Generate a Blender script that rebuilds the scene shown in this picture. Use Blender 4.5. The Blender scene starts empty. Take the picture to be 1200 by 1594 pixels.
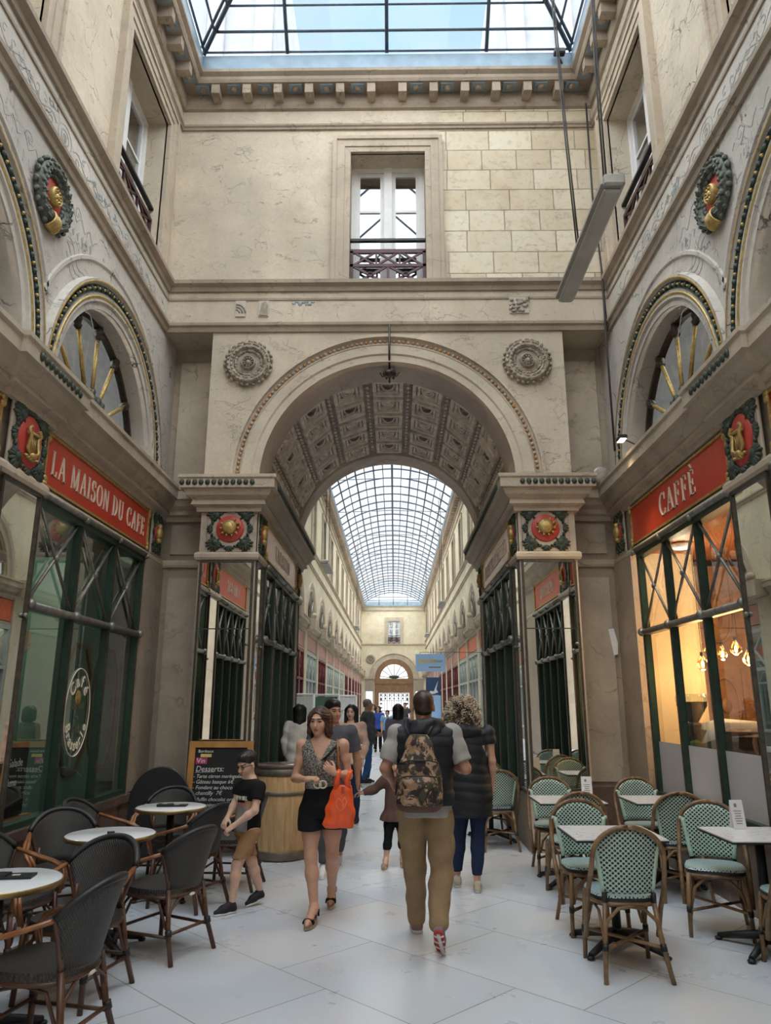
import bpy, math, random
import numpy as np
from mathutils import Vector, Matrix
RN = random.Random(11)
SC = bpy.context.scene
COL = SC.collection
PI = math.pi
def rad(a): return a*PI/180

# ------------------------------------------------------------------ mesh builder
class MB:
    def __init__(s):
        s.v=[]; s.f=[]; s.mi=[]; s.sm=[]; s.m=0; s.uvf=None
    def add(s, vs, fs, smooth=False):
        o=len(s.v); s.v.extend([tuple(p) for p in vs])
        for f in fs:
            s.f.append([i+o for i in f]); s.mi.append(s.m); s.sm.append(smooth)
        return s
    def quad(s,a,b,c,d): return s.add([a,b,c,d],[(0,1,2,3)])
    def box(s,a,b,fn=None):
        x0,y0,z0=a; x1,y1,z1=b
        vs=[(x0,y0,z0),(x1,y0,z0),(x1,y1,z0),(x0,y1,z0),(x0,y0,z1),(x1,y0,z1),(x1,y1,z1),(x0,y1,z1)]
        if fn: vs=[fn(*p) for p in vs]
        return s.add(vs,[(0,3,2,1),(4,5,6,7),(0,1,5,4),(1,2,6,5),(2,3,7,6),(3,0,4,7)])
    def bbox(s,c,sz,rot=None,bev=0.0):
        # box by centre/size with optional rotation and a bevelled rim
        hx,hy,hz=[q/2 for q in sz]; b=min(bev,hx*.9,hy*.9,hz*.9)
        vs=[];fs=[]
        if b<=0:
            for z in(-hz,hz):
                vs+=[(-hx,-hy,z),(hx,-hy,z),(hx,hy,z),(-hx,hy,z)]
            fs=[(0,3,2,1),(4,5,6,7),(0,1,5,4),(1,2,6,5),(2,3,7,6),(3,0,4,7)]
        else:
            L=[(-hz,hx-b,hy-b),(-hz+b,hx,hy),(hz-b,hx,hy),(hz,hx-b,hy-b)]
            for z,x,y in L:
                q=b*.6
                vs+=[(-x+q,-y,z),(x-q,-y,z),(x,-y+q,z),(x,y-q,z),(x-q,y,z),(-x+q,y,z),(-x,y-q,z),(-x,-y+q,z)]
            fs=[tuple(range(7,-1,-1)),tuple(range(24,32))]
            for k in range(3):
                for i in range(8):
                    j=(i+1)%8; fs.append((k*8+i,k*8+j,k*8+8+j,k*8+8+i))
        c=Vector(c)
        if rot is not None: vs=[c+rot@Vector(p) for p in vs]
        else: vs=[c+Vector(p) for p in vs]
        return s.add(vs,fs)
    def tube(s,path,r,n=8,closed=False,cap=True,squash=1.0):
        P=[Vector(p) for p in path]; m=len(P)
        rr=[r]*m if not hasattr(r,'__len__') else list(r)
        vs=[];fs=[]; up=None
        for i,p in enumerate(P):
            if closed: t=P[(i+1)%m]-P[i-1]
            elif i==0: t=P[1]-P[0]
            elif i==m-1: t=P[-1]-P[-2]
            else: t=P[i+1]-P[i-1]
            t=t.normalized() if t.length>1e-9 else Vector((0,0,1))
            if up is None:
                up=Vector((0,0,1)) if abs(t.z)<.9 else Vector((0,1,0))
            a=t.cross(up)
            if a.length<1e-4: a=t.cross(Vector((1,0,0)))
            a.normalize(); b=a.cross(t).normalized(); up=b
            for k in range(n):
                w=2*PI*k/n
                vs.append(p+a*(math.cos(w)*rr[i])+b*(math.sin(w)*rr[i]*squash))
        for i in range(m if closed else m-1):
            j=(i+1)%m
            for k in range(n):
                l=(k+1)%n; fs.append((i*n+k,i*n+l,j*n+l,j*n+k))
        s.add(vs,fs,True)
        if cap and not closed:
            o=len(s.v)-m*n
            s.f.append([o+k for k in range(n-1,-1,-1)]); s.mi.append(s.m); s.sm.append(False)
            s.f.append([o+(m-1)*n+k for k in range(n)]); s.mi.append(s.m); s.sm.append(False)
        return s
    def lathe(s,prof,n=24,o=(0,0,0),rot=None,smooth=True,a0=0,a1=2*PI,squash=1.0):
        full=abs(a1-a0-2*PI)<1e-6; vs=[];fs=[]; c=n if full else n+1; o=Vector(o)
        for (r,z) in prof:
            for k in range(c):
                w=a0+(a1-a0)*k/n; p=Vector((r*math.cos(w),r*math.sin(w)*squash,z))
                vs.append(o+(rot@p if rot is not None else p))
        for i in range(len(prof)-1):
            for k in range(n):
                l=(k+1)%c; fs.append((i*c+k,i*c+l,(i+1)*c+l,(i+1)*c+k))
        return s.add(vs,fs,smooth)
    def blob(s,c,r,rot=None,n=8,m=5):
        vs=[];fs=[]; c=Vector(c)
        if not hasattr(r,'__len__'): r=(r,r,r)
        for i in range(m+1):
            th=PI*i/m
            for k in range(n):
                w=2*PI*k/n
                p=Vector((r[0]*math.sin(th)*math.cos(w),r[1]*math.sin(th)*math.sin(w),r[2]*math.cos(th)))
                vs.append(c+(rot@p if rot is not None else p))
        for i in range(m):
            for k in range(n):
                l=(k+1)%n; fs.append((i*n+k,(i+1)*n+k,(i+1)*n+l,i*n+l))
        return s.add(vs,fs,True)
    def prism(s,poly,fn,d0,d1):
        n=len(poly)
        vs=[fn(u,w,d0) for u,w in poly]+[fn(u,w,d1) for u,w in poly]
        fs=[tuple(range(n)),tuple(range(2*n-1,n-1,-1))]
        for i in range(n):
            j=(i+1)%n; fs.append((i,n+i,n+j,j))
        return s.add(vs,fs)
    def bar(s,p,q,w,fn,d0,d1):
        dx,dz=q[0]-p[0],q[1]-p[1]; L=math.hypot(dx,dz) or 1; nx,nz=-dz/L*w/2,dx/L*w/2
        return s.prism([(p[0]+nx,p[1]+nz),(q[0]+nx,q[1]+nz),(q[0]-nx,q[1]-nz),(p[0]-nx,p[1]-nz)],fn,d0,d1)
    def sweep(s,prof,pts,mirror=False,close_prof=True):
        # profile (offset to the left of travel, z) along a plan polyline, mitred
        m=len(pts); vs=[];fs=[]; k=len(prof)
        for i in range(m):
            x,y=pts[i]
            def nrm(a,b):
                dx,dy=b[0]-a[0],b[1]-a[1]; L=math.hypot(dx,dy); return(-dy/L,dx/L)
            if i==0: nx,ny=nrm(pts[0],pts[1])
            elif i==m-1: nx,ny=nrm(pts[-2],pts[-1])
            else:
                a=nrm(pts[i-1],pts[i]); b=nrm(pts[i],pts[i+1])
                q=1+a[0]*b[0]+a[1]*b[1]; nx,ny=(a[0]+b[0])/q,(a[1]+b[1])/q
            for (d,z) in prof:
                vs.append(((-1 if mirror else 1)*(x+nx*d),y+ny*d,z))
        for i in range(m-1):
            for j in range(k if close_prof else k-1):
                l=(j+1)%k; fs.append((i*k+j,i*k+l,(i+1)*k+l,(i+1)*k+j))
        if close_prof: fs+= [tuple(range(k-1,-1,-1)),tuple(range((m-1)*k,m*k))]
        return s.add(vs,fs)
    def arch(s,cu,zs,prof,fn,a0=0,a1=PI,n=40,close=False,smooth=False,sq=1.0):
        # profile (radius, depth) swept round a semicircle standing in the wall plane fn(u,z,d)
        vs=[];fs=[];k=len(prof)
        for i in range(n+1):
            a=a0+(a1-a0)*i/n
            for (r,d) in prof: vs.append(fn(cu+r*math.cos(a),zs+r*math.sin(a)*sq,d))
        for i in range(n):
            for j in range(k if close else k-1):
                l=(j+1)%k; fs.append((i*k+j,i*k+l,(i+1)*k+l,(i+1)*k+j))
        return s.add(vs,fs,smooth)
    def wallzone(s,u0,u1,z0,z1,ops,fn,d=0.0,n=36):
        # flat wall with holes: ('a',cu,r,zs) round-headed down to z0 / ('r',ua,ub,za,zb)
        ops=sorted(ops,key=lambda o:o[1]-(o[2] if o[0]=='a' else 0)); cur=u0
        def q(a,b,za,zb):
            if b-a>1e-5 and zb-za>1e-5: s.quad(fn(a,za,d),fn(b,za,d),fn(b,zb,d),fn(a,zb,d))
        for o in ops:
            if o[0]=='a':
                _,cu,r,zs=o
                q(cur,cu-r,z0,z1)
                for i in range(n):
                    a=PI-PI*i/n; b=PI-PI*(i+1)/n
                    ua,ub=cu+r*math.cos(a),cu+r*math.cos(b)
                    s.quad(fn(ua,zs+r*math.sin(a),d),fn(ub,zs+r*math.sin(b),d),fn(ub,z1,d),fn(ua,z1,d))
                cur=cu+r
            else:
                _,ua,ub,za,zb=o
                q(cur,ua,z0,z1); q(ua,ub,z0,za); q(ua,ub,zb,z1); cur=ub
        q(cur,u1,z0,z1); return s
    def reveal(s,ua,ub,za,zb,fn,d0,d1):
        for (a,b) in (((ua,za),(ub,za)),((ub,za),(ub,zb)),((ub,zb),(ua,zb)),((ua,zb),(ua,za))):
            s.quad(fn(a[0],a[1],d0),fn(b[0],b[1],d0),fn(b[0],b[1],d1),fn(a[0],a[1],d1))
        return s
    def build(s,name,mats,parent=None,label=None,cat=None,group=None,kind=None,loc=None):
        me=bpy.data.meshes.new(name)
        me.from_pydata(s.v,[],s.f)
        if not isinstance(mats,(list,tuple)): mats=[mats]
        for m in mats: me.materials.append(m)
        me.polygons.foreach_set('material_index',s.mi)
        me.polygons.foreach_set('use_smooth',s.sm)
        if s.uvf:
            uv=me.uv_layers.new(name='UVMap')
            co=[s.uvf(s.v[l.vertex_index]) for l in me.loops]
            uv.data.foreach_set('uv',[c for p in co for c in p])
        me.update()
        o=bpy.data.objects.new(name,me); COL.objects.link(o)
        if parent is not None: o.parent=parent
        if loc is not None: o.location=loc
        return tag(o,label,cat,group,kind)
def tag(o,label=None,cat=None,group=None,kind=None):
    if label: o['label']=label
    if cat: o['category']=cat
    if group: o['group']=group
    if kind: o['kind']=kind
    return o
def thing(name,label,cat,loc=(0,0,0),rz=0,group=None,kind=None):
    o=bpy.data.objects.new(name,None); COL.objects.link(o); o.empty_display_size=.1
    o.location=loc; o.rotation_euler=(0,0,rz)
    return tag(o,label,cat,group,kind)
def struct(mb,name,mats,label=None,parent=None):
    return mb.build(name,mats,parent,label,None,None,'structure')
def dup(root,loc,rz=0,label=None,group=None,scale=None):
    r=root.copy(); COL.objects.link(r); r.location=loc; r.rotation_euler=(0,0,rz)
    if scale: r.scale=scale
    if label: r['label']=label
    if group: r['group']=group
    for ch in list(root.children):
        c=ch.copy(); COL.objects.link(c); c.parent=r
        for g in list(ch.children):
            d=g.copy(); COL.objects.link(d); d.parent=c
    return r
def text_into(mb,body,size,fn,d0,d1,align='LEFT',shear=0,space=1.0,bold=0):
    cu=bpy.data.curves.new('t','FONT'); cu.body=body; cu.size=size; cu.align_x=align; cu.shear=shear
    cu.space_character=space; cu.offset=bold; cu.resolution_u=3; cu.extrude=.5
    o=bpy.data.objects.new('t',cu); COL.objects.link(o)
    dg=bpy.context.evaluated_depsgraph_get()
    me=bpy.data.meshes.new_from_object(o.evaluated_get(dg))
    vs=[fn(v.co.x,v.co.y,d0 if v.co.z<0 else d1) for v in me.vertices]
    fs=[tuple(p.vertices) for p in me.polygons]
    mb.add(vs,fs)
    bpy.data.objects.remove(o); bpy.data.meshes.remove(me); bpy.data.curves.remove(cu)
    return mb

# ------------------------------------------------------------------ serif capitals (unit height)
T_,t_,SV=.125,.05,.04
def _r(x0,y0,x1,y1): return [(x0,y0),(x1,y0),(x1,y1),(x0,y1)]
def _barv(x,w,s0=True,s1=True):
    o=[_r(x,0,x+w,1)]
    if s0:o.append(_r(x-.065,0,x+w+.065,SV))
    if s1:o.append(_r(x-.065,1-SV,x+w+.065,1))
    return o
def _dg(x0,y0,x1,y1,w): return [[(x0-w/2,y0),(x0+w/2,y0),(x1+w/2,y1),(x1-w/2,y1)]]
def _ring(cx,cy,rx,ry,a0,a1,T=None,n=16):
    T=T or T_; o=[]
    for i in range(n):
        a,b=rad(a0+(a1-a0)*i/n),rad(a0+(a1-a0)*(i+1)/n)
        e=lambda w,x,y:(cx+x*math.cos(w),cy+y*math.sin(w))
        o.append([e(a,rx,ry),e(b,rx,ry),e(b,rx-T,ry-t_),e(a,rx-T,ry-t_)])
    return o
def serif(c):
    h=.5-t_/2
    if c=='I': return _barv(.075,T_),.34
    if c=='L': return _barv(.075,T_)+[_r(.2,0,.56,SV),_r(.52,0,.56,.24)],.62
    if c in 'EFÈ':
        o=_barv(.075,T_)+[_r(.2,1-SV,.54,1),_r(.5,.78,.54,1),_r(.2,h,.42,h+t_),_r(.39,.38,.43,.62)]
        if c!='F': o+=[_r(.2,0,.57,SV),_r(.53,0,.57,.24)]
        if c=='È': o+=[[(.36,1.06),(.43,1.06),(.3,1.25),(.18,1.25)]]
        return o,.62
    if c=='A': return _dg(.08,0,.38,1,t_)+_dg(.64,0,.38,1,T_)+[_r(.18,.32,.56,.32+t_),_r(-.02,0,.2,SV),_r(.5,0,.79,SV)],.78
    if c=='V': return _dg(.13,1,.4,0,T_)+_dg(.68,1,.4,0,t_)+[_r(0,1-SV,.28,1),_r(.57,1-SV,.78,1)],.78
    if c=='M': return _barv(.08,t_)+_barv(.74,T_)+_dg(.12,1,.46,.05,T_*.9)+_dg(.8,1,.46,.05,t_),.98
    if c=='N': return _barv(.08,t_)+_barv(.62,t_,False)+_dg(.12,1,.64,0,T_*.95),.76
    if c=='D': return _barv(.075,T_)+_ring(.2,.5,.5,.5,-90,90),.76
    if c=='C': return _ring(.4,.5,.39,.5,48,318)+[_r(.62,.66,.67,.98),_r(.62,.04,.67,.26)],.74
    if c=='O': return _ring(.4,.5,.4,.51,0,360,n=24),.82
    if c=='S': return _ring(.27,.745,.25,.265,30,270,n=12)+_ring(.27,.265,.27,.275,-150,90,n=12)+[_r(.44,.72,.48,.98),_r(.03,.03,.07,.3)],.58
    if c=='U': return [_r(.09,.28,.09+T_,1),_r(.02,1-SV,.33,1),_r(.62,.28,.62+t_,1),_r(.54,1-SV,.76,1)]+_ring(.385,.3,.295,.31,180,360),.78
    if c=='T': return _barv(.28,T_,True,False)+[_r(.02,1-SV,.7,1),_r(.02,.76,.06,1),_r(.66,.76,.7,1)],.74
    if c=='P': return _barv(.075,T_)+_ring(.22,.74,.36,.26,-90,90),.64
    if c=='R': return _barv(.075,T_)+_ring(.22,.74,.36,.26,-90,90)+_dg(.34,.5,.6,0,T_)+[_r(.5,0,.74,SV)],.74
    if c=='B': return _barv(.075,T_)+_ring(.22,.75,.33,.25,-90,90)+_ring(.22,.26,.4,.26,-90,90),.68
    return [],.34
def serif_text(mb,txt,h,fn,d0,d1,wf=1.0,track=.08,centre=None):
    x=0; L=[]
    for c in txt:
        ps,w=serif(c); L.append((ps,x)); x+=w+track
    tot=(x-track)*h*wf; off=(centre-tot/2) if centre is not None else 0
    for ps,x0 in L:
        for p in ps: mb.prism([(off+(x0+u)*h*wf,v*h) for u,v in p],fn,d0,d1)
    return tot
# ------------------------------------------------------------------ materials
class NT:
    def __init__(s,name):
        s.mat=bpy.data.materials.new(name); s.mat.use_nodes=True; s.t=s.mat.node_tree
        s.t.nodes.clear()
        s.out=s.t.nodes.new('ShaderNodeOutputMaterial')
        s.b=s.n('BsdfPrincipled'); s.t.links.new(s.b.outputs[0],s.out.inputs[0]); s._c=None
    def n(s,typ,ins=None,**at):
        nd=s.t.nodes.new('ShaderNode'+typ)
        for k,v in at.items(): setattr(nd,k,v)
        for k,v in (ins or {}).items(): s.set(nd.inputs[k],v)
        return nd
    def set(s,sock,v):
        if isinstance(v,bpy.types.NodeSocket): s.t.links.new(v,sock)
        else:
            if hasattr(sock.default_value,'__len__') and hasattr(v,'__len__') and len(sock.default_value)==4 and len(v)==3: v=(*v,1)
            sock.default_value=v
    def co(s,kind='Object'):
        if s._c is None: s._c=s.n('TexCoord')
        return s._c.outputs[kind]
    def math(s,op,a,b=0.0,c=None):
        nd=s.n('Math',operation=op); s.set(nd.inputs[0],a); s.set(nd.inputs[1],b)
        if c is not None: s.set(nd.inputs[2],c)
        return nd.outputs[0]
    def noise(s,scale,detail=4,rough=.55,vec=None,dist=0.0):
        return s.n('TexNoise',{'Vector':vec if vec is not None else s.co(),'Scale':scale,'Detail':detail,'Roughness':rough,'Distortion':dist}).outputs[0]
    def ramp(s,fac,a,b,ca=0.0,cb=1.0):
        nd=s.n('MapRange',{'Value':fac,'From Min':a,'From Max':b,'To Min':ca,'To Max':cb}); return nd.outputs[0]
    def mix(s,f,a,b,mode='MIX'):
        nd=s.n('MixRGB',{'Fac':f,'Color1':a,'Color2':b},blend_type=mode); return nd.outputs[0]
    def scale(s,vec,sc):
        return s.n('Mapping',{'Vector':vec,'Scale':sc}).outputs[0]
    def rot(s,vec,r,sc=(1,1,1)):
        return s.n('Mapping',{'Vector':vec,'Rotation':r,'Scale':sc}).outputs[0]
    def bump(s,h,st=.3,dist=.01,prev=None):
        i={'Height':h,'Strength':st,'Distance':dist}
        nd=s.n('Bump',i)
        if prev is not None: s.set(nd.inputs['Normal'],prev)
        return nd.outputs[0]
    def fin(s,col,rough=.6,metal=0,normal=None,spec=.5,**kw):
        s.set(s.b.inputs['Base Color'],col); s.set(s.b.inputs['Roughness'],rough); s.set(s.b.inputs['Metallic'],metal)
        s.set(s.b.inputs['Specular IOR Level'],spec)
        if normal is not None: s.set(s.b.inputs['Normal'],normal)
        for k,v in kw.items(): s.set(s.b.inputs[k],v)
        return s.mat
def mul(c,k): return tuple(min(1,q*k) for q in c)
def plain(name,col,rough=.5,metal=0,var=.15,scale=8,bump=.0,bs=60,spec=.5,**kw):
    m=NT(name); n=m.noise(scale,5)
    c=m.mix(m.ramp(n,.3,.7),mul(col,1-var),mul(col,1+var))
    nm=m.bump(m.noise(bs,4),bump,.005) if bump>0 else None
    return m.fin(c,rough,metal,nm,spec,**kw)
def plaster(name,col,peel=.5,blocks=False,streak=.25,warm=(.46,.36,.24),crack=.55):
    m=NT(name); P=m.co()
    big=m.noise(.55,6,.6); med=m.noise(3.2,7,.62); fine=m.noise(22,5,.6)
    st=m.noise(1.0,5,.6,m.scale(P,(2.6,2.6,.25)))
    c=m.mix(m.ramp(big,.33,.66),mul(col,1.06),mul(col,.74))
    c=m.mix(m.ramp(st,.5,.78,0,streak),c,warm)
    c=m.mix(m.ramp(m.noise(1.7,8,.7),.50,.68,0,.5),c,mul(col,.62))
    c=m.mix(m.ramp(fine,.42,.72,0,.35),c,mul(col,.66))
    # peeled flakes: bare pale patches, edge shadow painted in as a dark lip
    pn=m.noise(2.3,9,.66,m.scale(P,(1,1,1.9)),.25); a=.66-.1*peel
    flake=m.ramp(pn,a,a+.012); lip=m.math('MULTIPLY',m.ramp(pn,a-.02,a),m.math('SUBTRACT',1.0,flake))
    c=m.mix(m.math('MULTIPLY',flake,.7),c,mul(col,.86)); c=m.mix(m.math('MULTIPLY',lip,.6),c,mul(col,.42))
    chip=m.ramp(m.noise(7,7,.7,m.scale(P,(1,1,2.6)),.4),.635,.65); chip=m.math('MULTIPLY',chip,m.ramp(m.noise(.8,3),.44,.54)); c=m.mix(m.math('MULTIPLY',chip,.65),c,mul(col,.4))  # chipped spots, darkened to take in their small shadows
    # hairline cracks
    w=m.n('Vector Math'.replace(' ',''),{0:P,1:m.n('TexNoise',{'Vector':P,'Scale':1.6,'Detail':5}).outputs[1]},operation='ADD').outputs[0]
    vo=m.n('TexVoronoi',{'Vector':w,'Scale':1.35},feature='DISTANCE_TO_EDGE').outputs[0]
    ck=m.math('MULTIPLY',m.ramp(vo,.004,.014,1,0),m.ramp(med,.45,.6,0,crack))
    c=m.mix(ck,c,mul(col,.25))
    h=m.math('ADD',m.math('MULTIPLY',flake,-.7),m.math('ADD',m.math('MULTIPLY',med,.5),m.math('MULTIPLY',ck,-.8)))
    nm=m.bump(h,.5,.03)
    if blocks:
        sx=m.n('SeparateXYZ',{0:P}); v=m.n('CombineXYZ',{0:m.math('ADD',sx.outputs[0],.12),1:sx.outputs[2],2:0}).outputs[0]
        v=m.mix(.012,v,m.n('TexNoise',{'Vector':P,'Scale':7,'Detail':4}).outputs[1])
        br=m.n('TexBrick',{'Vector':v,'Color1':(.72,.63,.48),'Color2':(.52,.42,.28),'Mortar':(.24,.19,.14),'Scale':1.0,'Mortar Size':.009,'Mortar Smooth':.5,'Bias':.0,'Brick Width':.62,'Row Height':.335},offset=.42,squash=.8,squash_frequency=3)
        bc=m.mix(m.ramp(med,.35,.7,0,.5),br.outputs[0],(.72,.66,.55)); bc=m.mix(m.ramp(m.noise(9,7,.7),.52,.66,0,.45),bc,(.36,.29,.2))
        e=m.math('ADD',sx.outputs[0],m.math('MULTIPLY',m.noise(2.5,4),.5))
        k=m.ramp(e,1.02,1.1)
        c=m.mix(k,c,bc)
        nm=m.bump(m.math('ADD',m.math('MULTIPLY',k,m.math('MULTIPLY',br.outputs[1],-.9)),h),.6,.03)
    return m.fin(c,.85,0,nm,.2)
def marble(name,col,vein,rough=.35,sc=1.6,amt=.7):
    m=NT(name); P=m.co(); n=m.noise(1.4,7,.6,None,.4)
    c=m.mix(m.ramp(n,.32,.7),mul(col,.78),mul(col,1.16))
    w=m.n('VectorMath',{0:P,1:m.n('TexNoise',{'Vector':P,'Scale':1.8,'Detail':6}).outputs[1]},operation='ADD').outputs[0]
    vo=m.n('TexVoronoi',{'Vector':w,'Scale':sc},feature='DISTANCE_TO_EDGE').outputs[0]
    v=m.math('MULTIPLY',m.ramp(vo,.0,.03,1,0),m.ramp(m.noise(2.4,4),.42,.62,0,amt))
    c=m.mix(v,c,vein); c=m.mix(m.ramp(m.noise(14,6,.7),.5,.72,0,.35),c,mul(col,.6))
    return m.fin(c,rough,0,m.bump(m.noise(9,6),.12,.01),.45)
def glassmat(name,tint=(1,1,1),refl=.1,rough=.0,top=.9):
    m=NT(name); t=m.t
    fr=m.n('LayerWeight',{'Blend':.22}).outputs[1]
    k=m.ramp(fr,0.0,1.0,refl,top)
    tr=m.n('BsdfTransparent',{'Color':tint}); gl=m.n('BsdfGlossy',{'Color':(.95,.97,1),'Roughness':rough})
    mx=m.n('MixShader',{0:k,1:tr.outputs[0],2:gl.outputs[0]})
    t.links.new(mx.outputs[0],m.out.inputs[0]); return m.mat
def emit(name,col,st):
    m=NT(name); return m.fin(col,.4,0,None,.5,**{'Emission Color':col,'Emission Strength':st})
def woven(name,base,dot,sx,sy,r=.33,line=False):
    # woven cane: UV in metres, quincunx dots (bistro weave) or fine ribs
    m=NT(name); uv=m.n('UVMap').outputs[0]; sp=m.n('SeparateXYZ',{0:uv})
    a=m.math('MULTIPLY',sp.outputs[0],sx); b=m.math('MULTIPLY',sp.outputs[1],sy)
    if line:
        w=m.math('SINE',m.math('MULTIPLY',m.math('ADD',a,m.math('MULTIPLY',m.math('ROUND',b),.5)),2*PI))
        w2=m.math('SINE',m.math('MULTIPLY',b,2*PI)); h=m.math('MULTIPLY',w,w2)
        c=m.mix(m.ramp(h,-.6,.7),base,dot)
        return m.fin(c,.42,0,m.bump(h,.5,.004),.5)
    fa=lambda q:m.math('SUBTRACT',m.math('FRACT',q),.5)
    def dist(u,v):
        return m.math('SQRT',m.math('ADD',m.math('MULTIPLY',u,u),m.math('MULTIPLY',v,v)))
    d1=dist(fa(a),fa(b)); d2=dist(fa(m.math('ADD',a,.5)),fa(m.math('ADD',b,.5)))
    d=m.math('MINIMUM',d1,d2); k=m.ramp(d,r-.05,r+.03,1,0)
    c=m.mix(k,m.mix(m.ramp(m.noise(30,3),.3,.7),mul(base,.9),mul(base,1.08)),dot)
    return m.fin(c,.5,0,m.bump(m.math('MULTIPLY',k,-1),.5,.004),.4)

X={}
X['plaster']=plaster('aged_cream_plaster',(.66,.565,.435),.45)
X['plasterR']=plaster('peeling_plaster',(.64,.55,.43),.9,crack=.9)
X['endwall']=plaster('peeling_plaster_over_stone',(.66,.57,.445),.5,True,.3,(.46,.36,.24),.22)
X['archblk']=plaster('stained_cream_plaster',(.65,.555,.435),.55,False,.4,(.46,.36,.24),.3)
X['farplaster']=plaster('far_cream_plaster',(.72,.65,.48),.1,False,.2)
X['painted']=plaster('painted_marbled_plaster',(.62,.575,.515),.6,False,.15,(.4,.36,.3),.95)
X['trim']=plaster('moulded_stone',(.55,.46,.355),.3,False,.4,(.2,.16,.12),.3)
X['trimdark']=plaster('dark_streaked_stone',(.41,.335,.26),.3,False,.5,(.16,.13,.1),.4)  # darker, more streaked version of the moulded stone
X['vault']=plaster('vault_band_plaster',(.66,.55,.46),.1,False,.3,(.3,.24,.18),.2)
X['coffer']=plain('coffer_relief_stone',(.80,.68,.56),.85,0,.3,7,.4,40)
X['cofferbg']=plain('coffer_ground_recess_shade',(.33,.265,.215),.9,0,.3,9,.6,60)  # coffer grounds coloured darker than the frames, recess shade put into the stone
X['shell']=plain('coffer_shell_recess_shade',(.21,.165,.135),.9,0,.35,12,.4,60)  # shell hollows darker still, their shade painted in
X['marble']=marble('veined_grey_marble',(.34,.28,.215),(.16,.11,.08))
X['marblep']=marble('veined_panel_marble',(.45,.38,.30),(.19,.14,.11),.3,1.3,.85)
X['plinth']=marble('red_brown_plinth_marble',(.15,.10,.08),(.32,.24,.2),.2,3.0,.5)
X['green']=plain('dark_green_paint',(.018,.045,.03),.38,0,.3,20,.2,50)
X['bronze']=plain('dark_bronze',(.085,.075,.06),.4,.6,.3,20,.2,50)
X['railgrey']=plain('worn_grey_bronze',(.20,.19,.165),.4,.5,.3,14,.2,50)
X['gold']=plain('old_gilding',(.50,.355,.13),.5,.6,.3,25,.3,60)
X['leaf']=plain('painted_green_foliage',(.035,.05,.035),.6,0,.4,25,.3,60)
X['wreath']=plain('verdigris_wreath',(.085,.095,.075),.6,0,.5,25,.3,60)
X['stonewreath']=plain('grey_stone_relief',(.34,.285,.225),.85,0,.35,14,.5,60)
X['ghost']=plain('faded_grey_paint',(.40,.385,.37),.8,0,.3,9)
X['fadedblue']=plain('faded_blue_paint',(.27,.33,.36),.8,0,.3,9)
X['red']=plain('sign_red_lacquer',(.52,.05,.022),.36,0,.12,3,.0,50)
X['redpale']=plain('pale_gloss_red',(.52,.17,.14),.22,0,.15,3)  # paler, glossier red than the sign lacquer
X['redmed']=plain('medallion_red',(.52,.06,.045),.45,0,.15,10)
X['cream']=plain('cream_letters',(.74,.68,.55),.5,0,.08,10)
X['white']=plain('white_paint',(.78,.78,.78),.4,0,.05,10)
X['mirror']=NT('old_mirror').fin((.83,.85,.83),.015,1.0)
X['glass']=glassmat('shop_glass',(.86,.9,.87),.07)
X['glassdark']=glassmat('fanlight_glass',(.35,.35,.33),.03,.0,.28)
X['glasswin']=glassmat('casement_glass',(.75,.82,.88),.3)
X['roofglass']=glassmat('roof_glass',(.95,.98,1.0),.03,.02,.5)
X['dimglass']=glassmat('dimming_roof_glass',(.74,.80,.85),.04,.02,.5)  # tint added to dim the near hall against the long gallery
X['steel']=plain('blue_grey_steel',(.075,.105,.145),.45,.3,.2,10)
X['curb']=plain('blue_grey_zinc',(.23,.31,.38),.45,.2,.15,4)
X['winwhite']=plain('white_window_frame',(.72,.71,.70),.45,0,.06,8)
X['rail']=plain('oxblood_iron',(.06,.022,.026),.45,.2,.25,20)
X['dark']=plain('unlit_room_black',(.03,.028,.025),.9,0,.2,3)  # near-black colour stands in for the darkness of unlit rooms
X['teal']=plain('teal_panelling',(.10,.25,.205),.45,0,.1,3)
X['tealtrim']=plain('brown_panel_trim',(.11,.085,.05),.5,0,.1,8)
X['cafecream']=plain('cafe_cream_wall',(.68,.56,.38),.7,0,.08,3)
X['cafebrown']=plain('cafe_brown_panelling',(.22,.10,.035),.45,0,.3,6)
X['orangeceil']=plain('orange_ceiling',(.42,.15,.05),.6,0,.1,4)  # one even orange for the café ceiling
X['frost']=plain('frosted_vinyl',(.50,.47,.47),.5,0,.03,3)
X['blind']=plain('pale_window_blind',(.62,.6,.56),.7,0,.06,3)
X['endwood']=plain('brown_arch_paint',(.22,.12,.055),.5,0,.2,4)
X['wood']=plain('warm_wood',(.42,.22,.075),.45,0,.25,6)
X['black']=plain('matt_black',(.012,.012,.014),.5,0,.2,10)
X['tablewhite']=plain('white_table_top',(.75,.76,.78),.18,0,.04,4)
X['brass']=plain('table_rim_brass',(.28,.2,.085),.35,.7,.2,10)
X['darkwood']=plain('dark_stained_rattan_pole',(.085,.035,.018),.38,0,.4,14)
X['armwood']=plain('polished_rattan_arm',(.26,.105,.038),.3,0,.35,14)
X['blackcane']=woven('black_woven_cane',(.014,.013,.012),(.055,.05,.045),70,70,line=True)
X['bamboo']=plain('scorched_bamboo',(.20,.115,.052),.42,0,.5,12)
X['mint']=woven('mint_dotted_weave',(.47,.61,.53),(.012,.014,.016),30,33,.265)
X['mintseat']=woven('blue_white_seat_weave',(.47,.62,.62),(.012,.014,.016),40,56,.22)
X['mintplain']=plain('mint_binding',(.42,.58,.47),.45,0,.1,20)
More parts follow.
